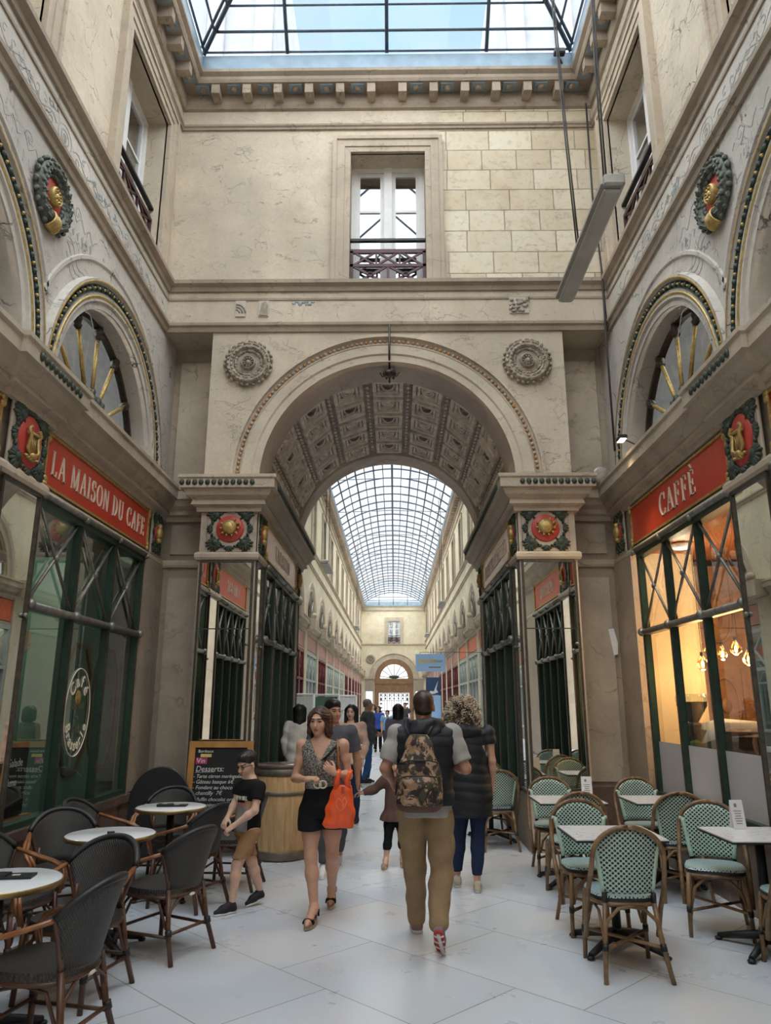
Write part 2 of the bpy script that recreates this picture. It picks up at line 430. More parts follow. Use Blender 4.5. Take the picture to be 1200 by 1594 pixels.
m=NT('white_marble_top'); P=m.co(); w=m.n('VectorMath',{0:P,1:m.n('TexNoise',{'Vector':P,'Scale':3,'Detail':5}).outputs[1]},operation='ADD').outputs[0]
vo=m.n('TexVoronoi',{'Vector':w,'Scale':3.2},feature='DISTANCE_TO_EDGE').outputs[0]
X['marbletop']=m.fin(m.mix(m.math('MULTIPLY',m.ramp(vo,0,.035,1,0),m.ramp(m.noise(4,3),.45,.62,0,.8)),(.80,.78,.79),(.22,.2,.22)),.15)
# floor: pale polished limestone laid on the diagonal with hairline joints
m=NT('pale_diagonal_stone_floor'); P=m.co(); v=m.rot(P,(0,0,rad(45)))
br=m.n('TexBrick',{'Vector':v,'Color1':(.56,.60,.665),'Color2':(.62,.66,.715),'Mortar':(.2,.18,.16),'Scale':1.0,'Mortar Size':.0042,'Mortar Smooth':.25,'Brick Width':1.25,'Row Height':.82},offset=.37)
c=m.mix(m.ramp(m.noise(.7,5,.55,None,.3),.40,.78,0,.55),br.outputs[0],(.56,.49,.42))
c=m.mix(m.ramp(m.noise(6,6,.6),.45,.85,0,.16),c,(.55,.54,.53)); c=m.mix(m.ramp(m.noise(45,4,.7),.62,.8,0,.3),c,(.3,.28,.26))
X['floor']=m.fin(c,m.ramp(m.noise(2.2,6),.3,.7,.24,.4),0,m.bump(m.math('ADD',m.math('MULTIPLY',br.outputs[1],-1),m.math('MULTIPLY',m.noise(3,5),.25)),.12,.004),.55)
# barrel oak
m=NT('oak_staves'); P=m.co(); g=m.noise(3,6,.6,m.scale(P,(9,9,.9)))
X['oak']=m.fin(m.mix(m.ramp(g,.3,.72),(.42,.245,.105),(.62,.42,.21)),.55,0,m.bump(g,.2,.005))
X['hoop']=plain('barrel_hoop',(.17,.145,.115),.5,.5,.25,12)
X['skin']=plain('skin',(.56,.31,.21),.5,0,.06,30,**{'Subsurface Weight':.0})
X['skin2']=plain('tanned_skin',(.43,.215,.14),.5,0,.06,30)
X['skin3']=plain('fair_skin',(.64,.40,.29),.5,0,.06,30)
X['lip']=plain('lips',(.40,.13,.11),.4); X['eye']=plain('eye_dark',(.03,.018,.012),.25)
X['eyewhite']=plain('eye_white',(.65,.62,.58),.3); X['brow']=plain('eyebrow',(.05,.03,.02),.7)
X['hairdk']=plain('dark_brown_hair',(.035,.016,.01),.42,0,.5,40,.5,90)
X['hairred']=plain('auburn_hair',(.048,.016,.010),.4,0,.5,40,.5,90)
X['hairblk']=plain('black_hair',(.010,.009,.009),.4,0,.5,40,.4,90)
X['hairgrey']=plain('grey_hair',(.16,.14,.125),.6,0,.4,40,.4,90)
X['curl']=plain('ash_blond_curls',(.55,.45,.34),.5,0,.5,25,.4,90)
X['curldk']=plain('dark_curl_roots',(.12,.085,.06),.5,0,.4,25,.4,90)
def cloth(n,c,r=.85,var=.15,sc=9): return plain(n,c,r,0,var,sc,.3,130,.25)
X['khaki']=cloth('khaki_cotton',(.30,.205,.115)); X['greytee']=cloth('grey_cotton',(.36,.345,.31))
X['navyvest']=plain('black_quilted_nylon',(.008,.009,.013),.6,0,.2,8,.2,60)
X['blackcloth']=cloth('black_cloth',(.008,.008,.009)); X['jean']=cloth('navy_denim',(.014,.025,.06))
X['bluejean']=cloth('blue_denim',(.03,.085,.21)); X['browndress']=cloth('brown_knit',(.125,.070,.055))
X['polo']=cloth('slate_polo',(.085,.085,.105)); X['tan']=cloth('tan_shorts',(.36,.205,.105)); X['greyp']=cloth('grey_panel',(.28,.265,.265))
X['greyjk']=cloth('grey_jacket',(.07,.07,.075)); X['pink']=cloth('pale_pink_knit',(.72,.47,.36)); X['ivory']=cloth('ivory_knit',(.74,.70,.62))
X['lav']=cloth('lavender_coat',(.16,.14,.20)); X['bluesh']=cloth('blue_sports_shirt',(.05,.10,.42)); X['sky']=cloth('pale_blue_shirt',(.25,.48,.75))
m=NT('speckled_grey_knit'); c=m.mix(m.ramp(m.noise(85,3,.7),.46,.56),(.055,.052,.048),(.33,.31,.27)); X['speck']=m.fin(c,.8)
m=NT('camouflage_canvas'); P=m.co()
a=m.ramp(m.noise(6.5,4,.6,None,.9),.46,.49); b=m.ramp(m.noise(11,4,.6,m.rot(P,(1,2,3)),.9),.52,.55); d=m.ramp(m.noise(10,4,.6,m.rot(P,(3,1,2)),1.2),.53,.56)
c=m.mix(a,(.27,.16,.085),(.045,.042,.027)); c=m.mix(b,c,(.42,.265,.165)); c=m.mix(d,c,(.02,.010,.010)); X['camo']=m.fin(c,.7,0,m.bump(m.noise(120,3),.2,.003))
X['orangebag']=plain('orange_plastic',(.86,.11,.025),.35,0,.08,6,.2,30,**{'Transmission Weight':.0})
X['bagink']=plain('bag_print',(.90,.22,.12),.4); X['bagink2']=plain('bag_print_dark',(.45,.05,.02),.4)
X['sole']=plain('white_rubber',(.62,.6,.58),.6); X['shoered']=plain('red_sole',(.42,.04,.045),.6); X['shoegrey']=plain('mauve_shoe',(.26,.17,.19),.7)
X['shoedk']=plain('dark_knit_shoe',(.012,.010,.016),.7); X['sneaker']=plain('beige_sneaker',(.42,.36,.27),.7,0,.5,20); X['cork']=plain('cork_wedge',(.34,.24,.15),.8,0,.3,60)
X['board']=plain('chalkboard',(.008,.009,.010),.6); X['chalk']=plain('chalk',(.72,.72,.7),.9); X['magenta']=plain('magenta_label',(.48,.03,.16),.6); X['yellow']=plain('yellow_label',(.72,.55,.16),.6)
X['boardwood']=plain('chalkboard_pine',(.45,.22,.06),.5,0,.2,8)
X['bluesign']=plain('pale_blue_sign',(.36,.58,.90),.4,0,.04,3); X['navy']=plain('navy_panel',(.03,.07,.17),.4)
X['lampgrey']=plain('lamp_housing',(.33,.32,.29),.4,.3,.15,5); X['diffuser']=plain('lamp_diffuser',(.42,.41,.37),.4,0,.12,3)
X['cable']=plain('black_cable',(.03,.028,.026),.6)
X['burg']=plain('burgundy_paint',(.13,.012,.02),.4,0,.15,4); X['fargreen']=plain('mid_green_paint',(.07,.17,.10),.4,0,.15,4); X['palegreen']=plain('pale_grey_green_frame',(.42,.46,.42),.5,0,.1,4)
X['orange']=plain('orange_sign',(.70,.13,.05),.4); X['pinksign']=plain('dusty_pink_sign',(.46,.22,.19),.5,0,.15,4)
X['bulb']=emit('filament_bulb',(1.0,.62,.2),28); X['spot']=emit('spot_lens',(1.0,.82,.5),18)
X['farpane']=glassmat('far_shop_glass',(.5,.55,.52),.25)
X['facade']=plain('pale_facade',(.40,.405,.42),.8,0,.12,2)
X['gatewhite']=plain('gate_iron',(.02,.02,.022),.5)
SKY=.78; SUN=9.5; EXPO=0.72
# ------------------------------------------------------------------ the setting (metres; camera near the origin, gallery runs along +Y)
W=3.04           # half width of the gallery
YE=9.10          # front plane of the crossing block
YB=9.65          # recessed corner bays
YP=13.50         # far side of the crossing passage
YF=70.0          # end wall
PX=1.66          # half width of the passage
BX=2.38          # half width of the crossing block
ZS=4.45          # springing / top of shop cornice
Y0=-3.0
BAYS=(7.5,4.2)
def side(s,x0=W): return lambda u,z,d:(s*(x0+d),u,z)
def front(y0): return lambda u,z,d:(u,y0+d,z)

fl=MB(); fl.quad((-7,Y0-2,0),(7,Y0-2,0),(7,90,0),(-7,90,0)); struct(fl,'floor',X['floor'],'pale polished stone floor of the arcade laid on the diagonal')

ORDER=[(.0,4.02),(.05,4.02),(.06,4.08),(.12,4.10),(.10,4.16),(.17,4.21),(.20,4.28),(.24,4.29),(.24,4.40),(.26,4.42),(.26,4.46),(0,4.46)]
LIP=[(0,3.40),(.035,3.40),(.05,3.43),(.05,3.47),(.03,3.50),(0,3.50)]
FRZ=[(0,6.56),(.03,6.56),(.045,6.62),(.075,6.64),(.075,6.68),(.02,6.70),(0,6.70)]
STR=[(0,7.18),(.03,7.18),(.045,7.24),(.10,7.27),(.10,7.325),(0,7.33)]
TOPS=[(0,9.86),(.03,9.86),(.03,9.89),(.05,9.91),(.05,9.94),(0,9.95)]
CORN=[(0,10.20),(.04,10.22),(.06,10.28),(.06,10.46),(.28,10.46),(.30,10.50),(.30,10.55),(.35,10.59),(.35,10.64),(0,10.66)]
n_trim=[0]
def trim(mb,mat,label=None):
    n_trim[0]+=1; return struct(mb,'trim_%d'%n_trim[0],mat,label)

for s,nm in ((-1,'left'),(1,'right')):
    f=side(s); pm=X['painted' if s<0 else 'painted']; up=X['plaster' if s<0 else 'plasterR']
    # ---- walls
    w=MB(); w.m=0
    w.wallzone(Y0,YB,ZS,6.62,[('a',b,1.35,ZS) for b in BAYS],f)
    for b in BAYS: w.arch(b,ZS,[(1.35,0),(1.35,.3)],f,smooth=True)
    w.wallzone(Y0,YB,6.62,7.3,[],f,.0)
    w.m=1
    wins=[('r',b-.5,b+1.0,7.33,9.44) for b in BAYS]
    w.wallzone(Y0,YE,7.3,10.66,wins,f)
    for o in wins: w.reveal(o[1],o[2],o[3],o[4],f,0,.36)
    w.m=2
    w.wallzone(Y0,YB,3.42,ZS,[],f)                        # frieze behind the signs
    w.quad(f(Y0,0,0),f(2.5,0,0),f(2.5,3.42,0),f(Y0,3.42,0))
    struct(w,'wall_'+nm,[pm,up,X['marble']],'left arcade wall with painted plaster, arches and tall windows' if s<0 else 'right arcade wall with peeling plaster, arches and tall windows')
    # ---- marble pilasters beside the shop windows
    p=MB(); p.m=0
    for (a,b) in ((5.42,6.10),(2.1,2.85),(8.93,YB)):
        p.box((s*(W-.05),a,.66),(s*(W+.12),b,3.42))
    p.m=1
    p.box((s*(W-.10),9.32 if False else 8.95,.0),(s*(W+.12),YB,.66))
    p.box((s*(W-.08),Y0,.0),(s*(W+.14),8.95,.64))
    p.box((s*(W-.11),Y0,.58),(s*(W+.1),YB,.66))
    # recessed corner bay: marble panels between side wall and crossing pier
    p.m=0
    p.box((s*BX,YB,.0),(s*(W+.1),YB+.15,6.60))
    p.m=2
    p.box((s*(BX+.09),YB-.03,.72),(s*(W-.13),YB,3.26)); p.box((s*(BX+.09),YB-.03,3.58),(s*(W-.13),YB,3.98))
    p.box((s*(BX+.07),YB-.04,4.5),(s*(W-.10),YB,6.36))
    p.m=1; p.box((s*BX,YB-.06,0),(s*W,YB,.66))
    trim(p,[X['marble'],X['plinth'],X['marblep']],'veined marble pilasters and plinth, %s side'%nm)
    # ---- shop cornice wrapping wall, corner bay, pier and passage
    plan=[(W,Y0),(W,5.40),(W-.05,5.40),(W-.05,6.12),(W,6.12),(W,YB),(BX,YB),(BX,YE),(PX,YE),(PX,YP),(W,YP)]
    c=MB(); c.sweep(ORDER,plan,s<0); c.sweep(LIP,plan,s<0); trim(c,X['trim'],'stone cornice above the shop signs, %s side'%nm)
    g=MB()
    for (x0,y0,x1,y1) in ((W-.05,5.35,W-.05,6.17),(BX+.25,YE,PX-.0,YE),(PX,YE,PX,YP)):
        L=math.hypot(x1-x0,y1-y0); n=int(L/.075); dx,dy=(x1-x0)/L,(y1-y0)/L; nx,ny=-dy,dx
        for i in range(n):
            t=(i+.5)*L/n; cx,cy=x0+dx*t+nx*.245,y0+dy*t+ny*.245
            g.m=0; g.blob((s*cx,cy,4.355),(.022+.012*abs(dx),.022+.012*abs(dy),.042),None,6,4)
            if i%2==0: g.m=1; g.blob((s*cx,cy,4.335),(.016,.016,.018),None,5,3)
    trim(g,[X['leaf'],X['redpale']],'green painted leaf band along the shop cornice, %s side'%nm)
    # ---- upper mouldings
    u=MB()
    plan2=[(W,Y0),(W,YB)]; u.sweep([(d,z) for d,z in FRZ],[(W,Y0),(W,YE),(0,YE)],s<0)
    u.sweep(STR,[(W,Y0),(W,YE),(0,YE)],s<0); u.sweep(TOPS,[(W,Y0),(W,YE),(0,YE)],s<0)
    u.sweep([(0,7.05),(.015,7.05),(.015,7.08),(0,7.08)],[(W,Y0),(W,YE),(0,YE)],s<0)
    trim(u,X['trimdark'],'string courses round the upper walls, %s half'%nm)
    c=MB(); c.m=0; c.sweep(CORN,[(W,Y0),(W,YE),(0,YE)],s<0)
    def brackets(L,at):
        n=int(L/.41)
        for i in range(n):
            t=(i+.5)*L/n; at(t)
    def br_side(t):
        y=Y0+t
        c.m=0; c.box((s*(W-.26),y-.06,10.30),(s*W,y+.06,10.46)); c.blob((s*(W-.2),y,10.34),(.07,.055,.05),None,6,4)
        c.m=1; c.box((s*(W-.25),y+.11,10.44),(s*(W-.08),y+.30,10.462)); c.m=2; c.blob((s*(W-.165),y+.205,10.44),(.06,.06,.03),None,8,4)
    def br_end(t):
        x=s*t
        c.m=0; c.box((x-.06,YE-.26,10.30),(x+.06,YE,10.46)); c.blob((x,YE-.2,10.34),(.055,.07,.05),None,6,4)
        c.m=1; c.box((x+s*.11,YE-.25,10.44),(x+s*.30,YE-.08,10.462)); c.m=2; c.blob((x+s*.205,YE-.165,10.44),(.06,.06,.03),None,8,4)
    brackets(YE-.4-Y0,br_side); brackets(W-.3,br_end)
    trim(c,[X['trimdark'],X['curb'],X['stonewreath']],'modillion cornice below the skylight, %s half'%nm)
    # ---- archivolts of the side arches
    for b in BAYS:
        a=MB(); a.m=0
        a.arch(b,ZS,[(1.35,.05),(1.35,-.02),(1.42,-.02),(1.43,-.045),(1.50,-.045),(1.515,-.05)],f)
        a.arch(b,ZS,[(1.60,-.05),(1.63,-.075),(1.655,-.075),(1.67,0)],f)
        a.m=1; a.arch(b,ZS,[(1.455,-.047),(1.48,-.055),(1.49,-.047)],f,n=48)
        a.arch(b,ZS,[(1.615,-.08),(1.63,-.084),(1.64,-.08)],f,n=48)
        a.m=2; a.arch(b,ZS,[(1.515,-.05),(1.56,-.03),(1.60,-.05)],f,n=48)
        n=74
        for i in range(n):
            t=PI*(i+.5)/n; r=1.558; a.m=1 if i%2 else 3
            a.blob(f(b+r*math.cos(t),ZS+r*math.sin(t),-.05),(.02,.017,.017) if i%2 else (.024,.028,.028),None,6,4)
        a.m=0; a.arch(b,ZS,[(1.83,0),(1.84,-.02),(1.875,-.02),(1.885,0)],f,a0=rad(25),a1=rad(155))
        trim(a,[X['painted'],X['gold'],X['green'],X['leaf']],'gilded egg-and-dart archivolt over the %s shop window'%nm)
    # ---- window surrounds
    for b in BAYS:
        a=MB()
        for k,(o,d) in enumerate(((0,.05),(.09,.065),(.2,.085))):
            x0,x1,zt=b-.5-o,b+1.0+o,9.44+o; t=.09 if k<1 else (.11 if k==1 else .055)
            a.box((s*(W-d),x0-t,7.33),(s*(W+.02),x0,zt+t)); a.box((s*(W-d),x1,7.33),(s*(W+.02),x1+t,zt+t)); a.box((s*(W-d),x0,zt),(s*(W+.02),x1,zt+t))
        trim(a,X['trim'],'moulded window surround on the %s wall'%nm)

# ---- end wall: arch block, entablature, upper wall with one window
fe=front(YE)
e=MB(); e.m=0
e.wallzone(-BX,BX,ZS,6.62,[('a',0,PX,ZS)],fe,0,48)
for s in (-1,1): e.quad((s*BX,YE,ZS),(s*BX,YB,ZS),(s*BX,YB,6.6),(s*BX,YE,6.6))
e.m=2
for s in (-1,1):
    e.quad((s*BX,YE,6.58),(s*W,YE,6.58),(s*W,YB,6.58),(s*BX,YB,6.58))
    e.box((s*PX,YE,0),(s*BX,YB+.1,ZS))
e.m=0; e.wallzone(-W,W,6.57,7.3,[],fe)
e.m=1; e.wallzone(-W,W,7.3,10.66,[('r',-.53,.55,7.33,9.44)],fe); e.m=0; e.reveal(-.53,.55,7.33,9.44,fe,0,.42)
struct(e,'wall_back',[X['archblk'],X['endwall'],X['trim']],'crossing wall with the great arch, peeling plaster at left and bare stone at right')
a=MB()
for k,(o,d) in enumerate(((0,.05),(.085,.065),(.2,.085))):
    x0,x1,zt=-.53-o,.55+o,9.44+o; t=.085 if k<1 else (.115 if k==1 else .055)
    a.box((x0-t,YE-d,7.33),(x0,YE+.02,zt+t)); a.box((x1,YE-d,7.33),(x1+t,YE+.02,zt+t)); a.box((x0,YE-d,zt),(x1,YE+.02,zt+t))
trim(a,X['trim'],'moulded surround of the window above the great arch')
# archivolt of the great arch
a=MB(); a.m=0
a.arch(0,ZS,[(PX,.1),(PX,-.02),(1.75,-.02),(1.77,-.04),(1.89,-.04),(1.90,-.05)],fe,n=60)
a.arch(0,ZS,[(1.99,-.05),(2.0,-.085),(2.035,-.085),(2.05,0)],fe,n=60)
a.m=1; a.arch(0,ZS,[(1.90,-.05),(1.945,-.02),(1.99,-.05)],fe,n=60)
for i in range(96):
    t=PI*(i+.5)/96; a.m=1 if i%2 else 2
    a.blob((1.945*math.cos(t),YE-.04,ZS+1.945*math.sin(t)),(.024,.02,.024),None,6,4)
trim(a,[X['archblk'],X['trim'],X['wood']],'moulded archivolt of the great arch')
# remnants of carved and painted ornament on the entablature
a=MB()
for k,(x,z) in enumerate(((-2.02,6.93),(-1.70,6.93),(1.81,6.96))):
    w=.14 if k<2 else .26
    a.m=0; a.box((x-w/2,YE-.02,z-.13),(x+w/2,YE,z+.11)); a.m=1
    if k==0:
        for r_ in (.05,.09,.13): a.tube([(x-.06+r_*math.cos(t),YE-.025,z-.08+r_*math.sin(t)) for t in [PI*.5*i/6 for i in range(7)]],.012,5)
    elif k==1: a.add([(x-.06,YE-.03,z-.12),(x+.06,YE-.03,z-.12),(x+.06,YE-.03,z+.04),(x+.02,YE-.03,z+.1),(x-.03,YE-.03,z+.06)],[(0,1,2,3,4)])
    else:
        for i in range(26): a.blob((x+RN.uniform(-.12,.12),YE-.03,z+RN.uniform(-.11,.1)),(.028,.02,.024),None,6,4)
a.m=2
for i in range(9): a.blob((-1.17+.03*(i-4)+.012*(i%3),YE-.003,7.0+.025*math.sin(i*1.7)),(.028,.006,.02),None,6,3)
trim(a,[X['painted'],X['stonewreath'],X['fadedblue']],'remnants of carved and painted ornament on the entablature')
# faint painted arabesques on the side walls
for s,nm in ((-1,'left'),(1,'right')):
    a=MB(); f=side(s); rn=random.Random(8 if s<0 else 9)
    def line(pts,w=.012):
        for i in range(len(pts)-1): a.bar(pts[i],pts[i+1],w,f,-.0035,.001)
    def spiral(u,z,R,dr,t0=0,n=18): line([(u+dr*R*(1-i/n*.85)*math.cos(t0+i*.42),z+R*(1-i/n*.85)*math.sin(t0+i*.42)) for i in range(n)],.011)
    for c in (5.78,):
        for q in (-1,1):
            for k in range(3):
                y=c+q*(.5+.22*k); z=6.35-.16*k
                line([(c+q*.36+q*.06*i,6.0-.03*i+.05*math.sin(i*1.1+k)-.1*k) for i in range(10+3*k)],.012)
                spiral(y,z-.1*k,.075,q,.5*k)
            line([(c+q*(.34+.05*i),6.3+.05*math.sin(i*1.6)) for i in range(14)],.01)
            for k in range(5): a.prism([(c+q*(.42+.1*k),6.12+.02*k),(c+q*(.47+.1*k),6.17+.02*k),(c+q*(.46+.1*k),6.08)],f,-.0035,.001)
        for k in range(4): spiral(c+(k-1.5)*.05,6.50,.05,1,k)
    for c in (5.85,7.5,4.3):                         # frieze rosettes and sprays
        y=c if c!=7.5 else 7.55
        line([(y+.14*math.cos(2*PI*i/20),6.87+.12*math.sin(2*PI*i/20)) for i in range(21)],.012); line([(y+.08*math.cos(2*PI*i/16),6.87+.07*math.sin(2*PI*i/16)) for i in range(17)],.012); line([(y+.03*math.cos(2*PI*i/8),6.87+.03*math.sin(2*PI*i/8)) for i in range(9)],.014)
        for q in (-1,1):
            line([(y+q*(.18+.06*i),6.87+.05*math.sin(i*.9)) for i in range(15)],.013)
            for k in range(6): spiral(y+q*(.28+.14*k),6.87+(.05 if k%2 else -.05),.05,q,k,12)
    a.m=1
    for k in range(26):
        y=6.6+rn.uniform(0,1.5); a.blob(f(y,6.87+rn.uniform(-.09,.09),0),(.006,rn.uniform(.015,.04),rn.uniform(.01,.025)),None,6,3)
    trim(a,[X['ghost'],X['fadedblue']],'faint painted arabesques on the %s wall'%nm)
# vault: plain band, coffers, plain band
v=MB(); v.m=0
fp=front(0)
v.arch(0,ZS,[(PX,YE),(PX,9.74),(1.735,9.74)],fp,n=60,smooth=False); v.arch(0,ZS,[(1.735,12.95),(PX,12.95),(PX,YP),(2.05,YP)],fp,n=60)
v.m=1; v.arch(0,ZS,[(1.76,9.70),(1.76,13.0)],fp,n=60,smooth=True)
for s in (-1,1): v.m=0; v.quad((s*PX,YE,ZS),(s*1.8,YE,ZS),(s*1.8,YP,ZS),(s*PX,YP,ZS))
def cyl(u,y,d):   # u = arc length from crown, d = inward depth
    a=PI/2-u/1.76; r=1.76-d; return (r*math.cos(a),y,ZS+r*math.sin(a))
NC,NRW=9,5; du=PI*1.76/NC; dy=(12.95-9.74)/NRW
for i in range(NC):
    uc=(i-(NC-1)/2)*du
    for j in range(NRW):
        yc=9.74+(j+.5)*dy
        for (o,t,d) in ((0,.055,.06),(.075,.035,.04)):
            hu,hy=du/2-.075-o,dy/2-.055-o; v.m=2
            for (A,B,C,D) in ((-hu,hu,-hy,-hy+t),(-hu,hu,hy-t,hy),(-hu,-hu+t,-hy+t,hy-t),(hu-t,hu,-hy+t,hy-t)):
                v.box((uc+A,yc+C,0),(uc+B,yc+D,d),lambda u,y,d:cyl(u,y,d))
        # half-moon shell
        hu=du/2-.075-.135; hy=dy/2-.055-.125
        v.m=2; pts=[cyl(uc+hu*math.cos(t),yc-hy*.8+hy*1.7*math.sin(t),.03) for t in [PI*k/10 for k in range(11)]]
        v.tube(pts,.016,5); v.tube([cyl(uc-hu*1.1,yc-hy*.85,.03),cyl(uc+hu*1.1,yc-hy*.85,.03)],.014,5)
        v.m=3
        fan=[cyl(uc,yc-hy*.8,.02)]+[cyl(uc+hu*.95*math.cos(t),yc-hy*.8+hy*1.6*math.sin(t),.004) for t in [PI*k/10 for k in range(11)]]
        v.add(fan,[(0,k,k+1) for k in range(1,11)])
        if (i+j)%2:
            v.m=2
            for k in range(7):
                t=PI*(k+.5)/7; v.blob(cyl(uc+hu*.72*math.cos(t),yc-hy*.8+hy*1.2*math.sin(t),.02),(.035,.03,.022),None,6,4)
            v.blob(cyl(uc,yc-hy*.6,.03),(.07,.05,.03),None,8,4)
        else:
            v.m=1; v.blob(cyl(uc,yc-hy*.35,.01),(.08,.05,.02),None,8,4)
    if i<NC-1:
        v.m=2
        ue=uc+du/2
        for j in range(22): v.blob(cyl(ue,9.8+j*.143,.01),(.03,.045,.02),None,5,3)
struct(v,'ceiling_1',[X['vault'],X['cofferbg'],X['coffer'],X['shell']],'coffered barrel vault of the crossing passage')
# passage side walls above the glass, rear wall and roof of the crossing block
b=MB(); b.m=0
for s in (-1,1):
    g=side(s,PX)
    b.quad(g(YE,3.42,0),g(YP,3.42,0),g(YP,ZS,0),g(YE,ZS,0))
    b.box((s*(PX),12.75,0),(s*(PX+.3),YP,3.42)); b.box((s*(PX-.02),YE+.02,0),(s*(PX+.2),12.8,.62))
    b.box((s*(W),YB+.1,0),(s*(W+.12),YP,3.42))
    b.box((s*PX,YP-.12,0),(s*W,YP,ZS))
trim(b,[X['trimdark']],'dark stone piers lining the passage')
b=MB(); b.wallzone(-W,W,ZS,10.6,[('a',0,PX,ZS)],front(YP),0,48); b.quad((-W-.2,YE,10.64),(W+.2,YE,10.64),(W+.2,YP,10.64),(-W-.2,YP,10.64))
struct(b,'ceiling_2',X['farplaster'],'roof and far face of the crossing block')
# closing wall behind the viewer with the street arch
b=MB(); b.wallzone(-W-.3,W+.3,0,10.66,[('a',0,1.9,3.4)],front(Y0)); struct(b,'wall_front',X['plaster'],'wall with the street entrance')
b=MB(); b.box((-9,-11,0),(9,-10.5,14)); tag(b.build('street_blocker',X['trimdark']),'unseen house added across the street to block light through the entrance','building')  # unseen house, added to block the bright sky behind the entrance

# ---- casement windows (end wall and side walls) and their railings
nw=[0]
def casement(f,u0,u1,z0,z1,d,label,dark='dark'):
    nw[0]+=1; r=thing('window_%d'%nw[0],label,None,kind='structure')
    m=MB(); t=.07
    for (a,b2,c,e2,dd) in ((u0,u0+t,z0,z1,0),(u1-t,u1,z0,z1,0),(u0+t,u1-t,z1-t,z1,0),(u0+t,u1-t,z0,z0+t,0),((u0+u1)/2-.06,(u0+u1)/2+.06,z0,z1,.02)):
        m.box((a,c,d-.05-dd),(b2,e2,d+.03),lambda u,z,q:f(u,z,q))
    for (a,b2) in ((u0+t,(u0+u1)/2-.06),((u0+u1)/2+.06,u1-t)):
        for (p,q) in ((a,a+.055),(b2-.055,b2)): m.box((p,z0+t,d-.02),(q,z1-t,d+.02),lambda u,z,q:f(u,z,q))
        m.box((a+.055,z1-t-.06,d-.019),(b2-.055,z1-t,d+.019),lambda u,z,q:f(u,z,q)); m.box((a+.055,z0+t,d-.019),(b2-.055,z0+t+.09,d+.019),lambda u,z,q:f(u,z,q))
        for k in (1,2):
            zz=z0+t+(z1-z0-2*t)*k/3; m.box((a+.055,zz-.018,d-.018),(b2-.055,zz+.018,d+.018),lambda u,z,q:f(u,z,q))
    m.build('window_frame',X['winwhite'],r)
    g=MB(); g.quad(f(u0,z0,d),f(u1,z0,d),f(u1,z1,d),f(u0,z1,d)); g.build('pane',X['glasswin'],r)
    g=MB(); 
    for (a,b2,c,e2) in ((u0,u1,z0,z1),): g.quad(f(a,c,d+.7),f(b2,c,d+.7),f(b2,e2,d+.7),f(a,e2,d+.7)); g.reveal(a,b2,c,e2,f,d,d+.7)
    g.build('room_behind',X[dark],r)
    return r
def railing(f,u0,u1,z0,d,label):
    r=thing('window_railing',label,'railing',group='oxblood window railings')
    m=MB(); q=lambda p,w,t: m.bar(p,w,t,f,d-.02,d+.02)
    w=u1-u0; zt=z0+.56; zm=z0+.33
    q((u0,z0+.02),(u1,z0+.02),.04); q((u0,zm),(u1,zm),.045); q((u0,zt),(u1,zt),.06); q((u0+.02,z0),(u0+.02,zt),.05); q((u1-.02,z0),(u1-.02,zt),.05)
    m.build('rail_frame',X['rail'],r)
    b=MB(); b.bar((u0,z0+.74),(u1,z0+.74),.035,f,d-.03,d+.03); b.build('handrail',X['black'],r)
    for k in range(3):
        a,c=u0+.04+(w-.08)*k/3,u0+.04+(w-.08)*(k+1)/3; x=MB()
        x.bar((a,zm),(c,zt),.028,f,d-.012,d+.012); x.bar((a,zt),(c,zm),.028,f,d-.014,d+.010)
        if k: x.bar((a,zm),(a,zt),.028,f,d-.015,d+.015)
        x.build('cross_bar',X['rail'],r)
    for k in range(2):
        a,c=u0+.04+(w-.08)*k/2,u0+.04+(w-.08)*(k+1)/2; x=MB()
        x.bar((a,z0+.03),(c,zm),.036,f,d-.012,d+.012); x.bar((a,zm),(c,z0+.03),.036,f,d-.014,d+.010)
        if k: x.bar((a,z0),(a,zm),.036,f,d-.015,d+.015)
        x.tube([f((a+c)/2+.035*math.cos(t),(z0+.03+zm)/2+.035*math.sin(t),d-.02) for t in [2*PI*i/12 for i in range(12)]],.012,6,True)
        x.build('cross_bar',X['rail'],r)
casement(fe,-.53,.55,7.33,9.44,.36,'white casement window above the great arch')
railing(fe,-.53,.55,7.33,.12,'oxblood iron window railing above the great arch')
for s,nm in ((-1,'left'),(1,'right')):
    for b,w in ((7.5,'nearest the crossing wall'),):
        casement(side(s),b-.5,b+1.0,7.33,9.44,.32,'white casement window high on the %s wall'%nm)
        railing(side(s),b-.5,b+1.0,7.33,.12,'oxblood iron window railing high on the %s wall'%nm)
    casement(side(s),4.2-.5,5.2,7.33,9.44,.32,'white casement window high on the %s wall, near the viewer'%nm)

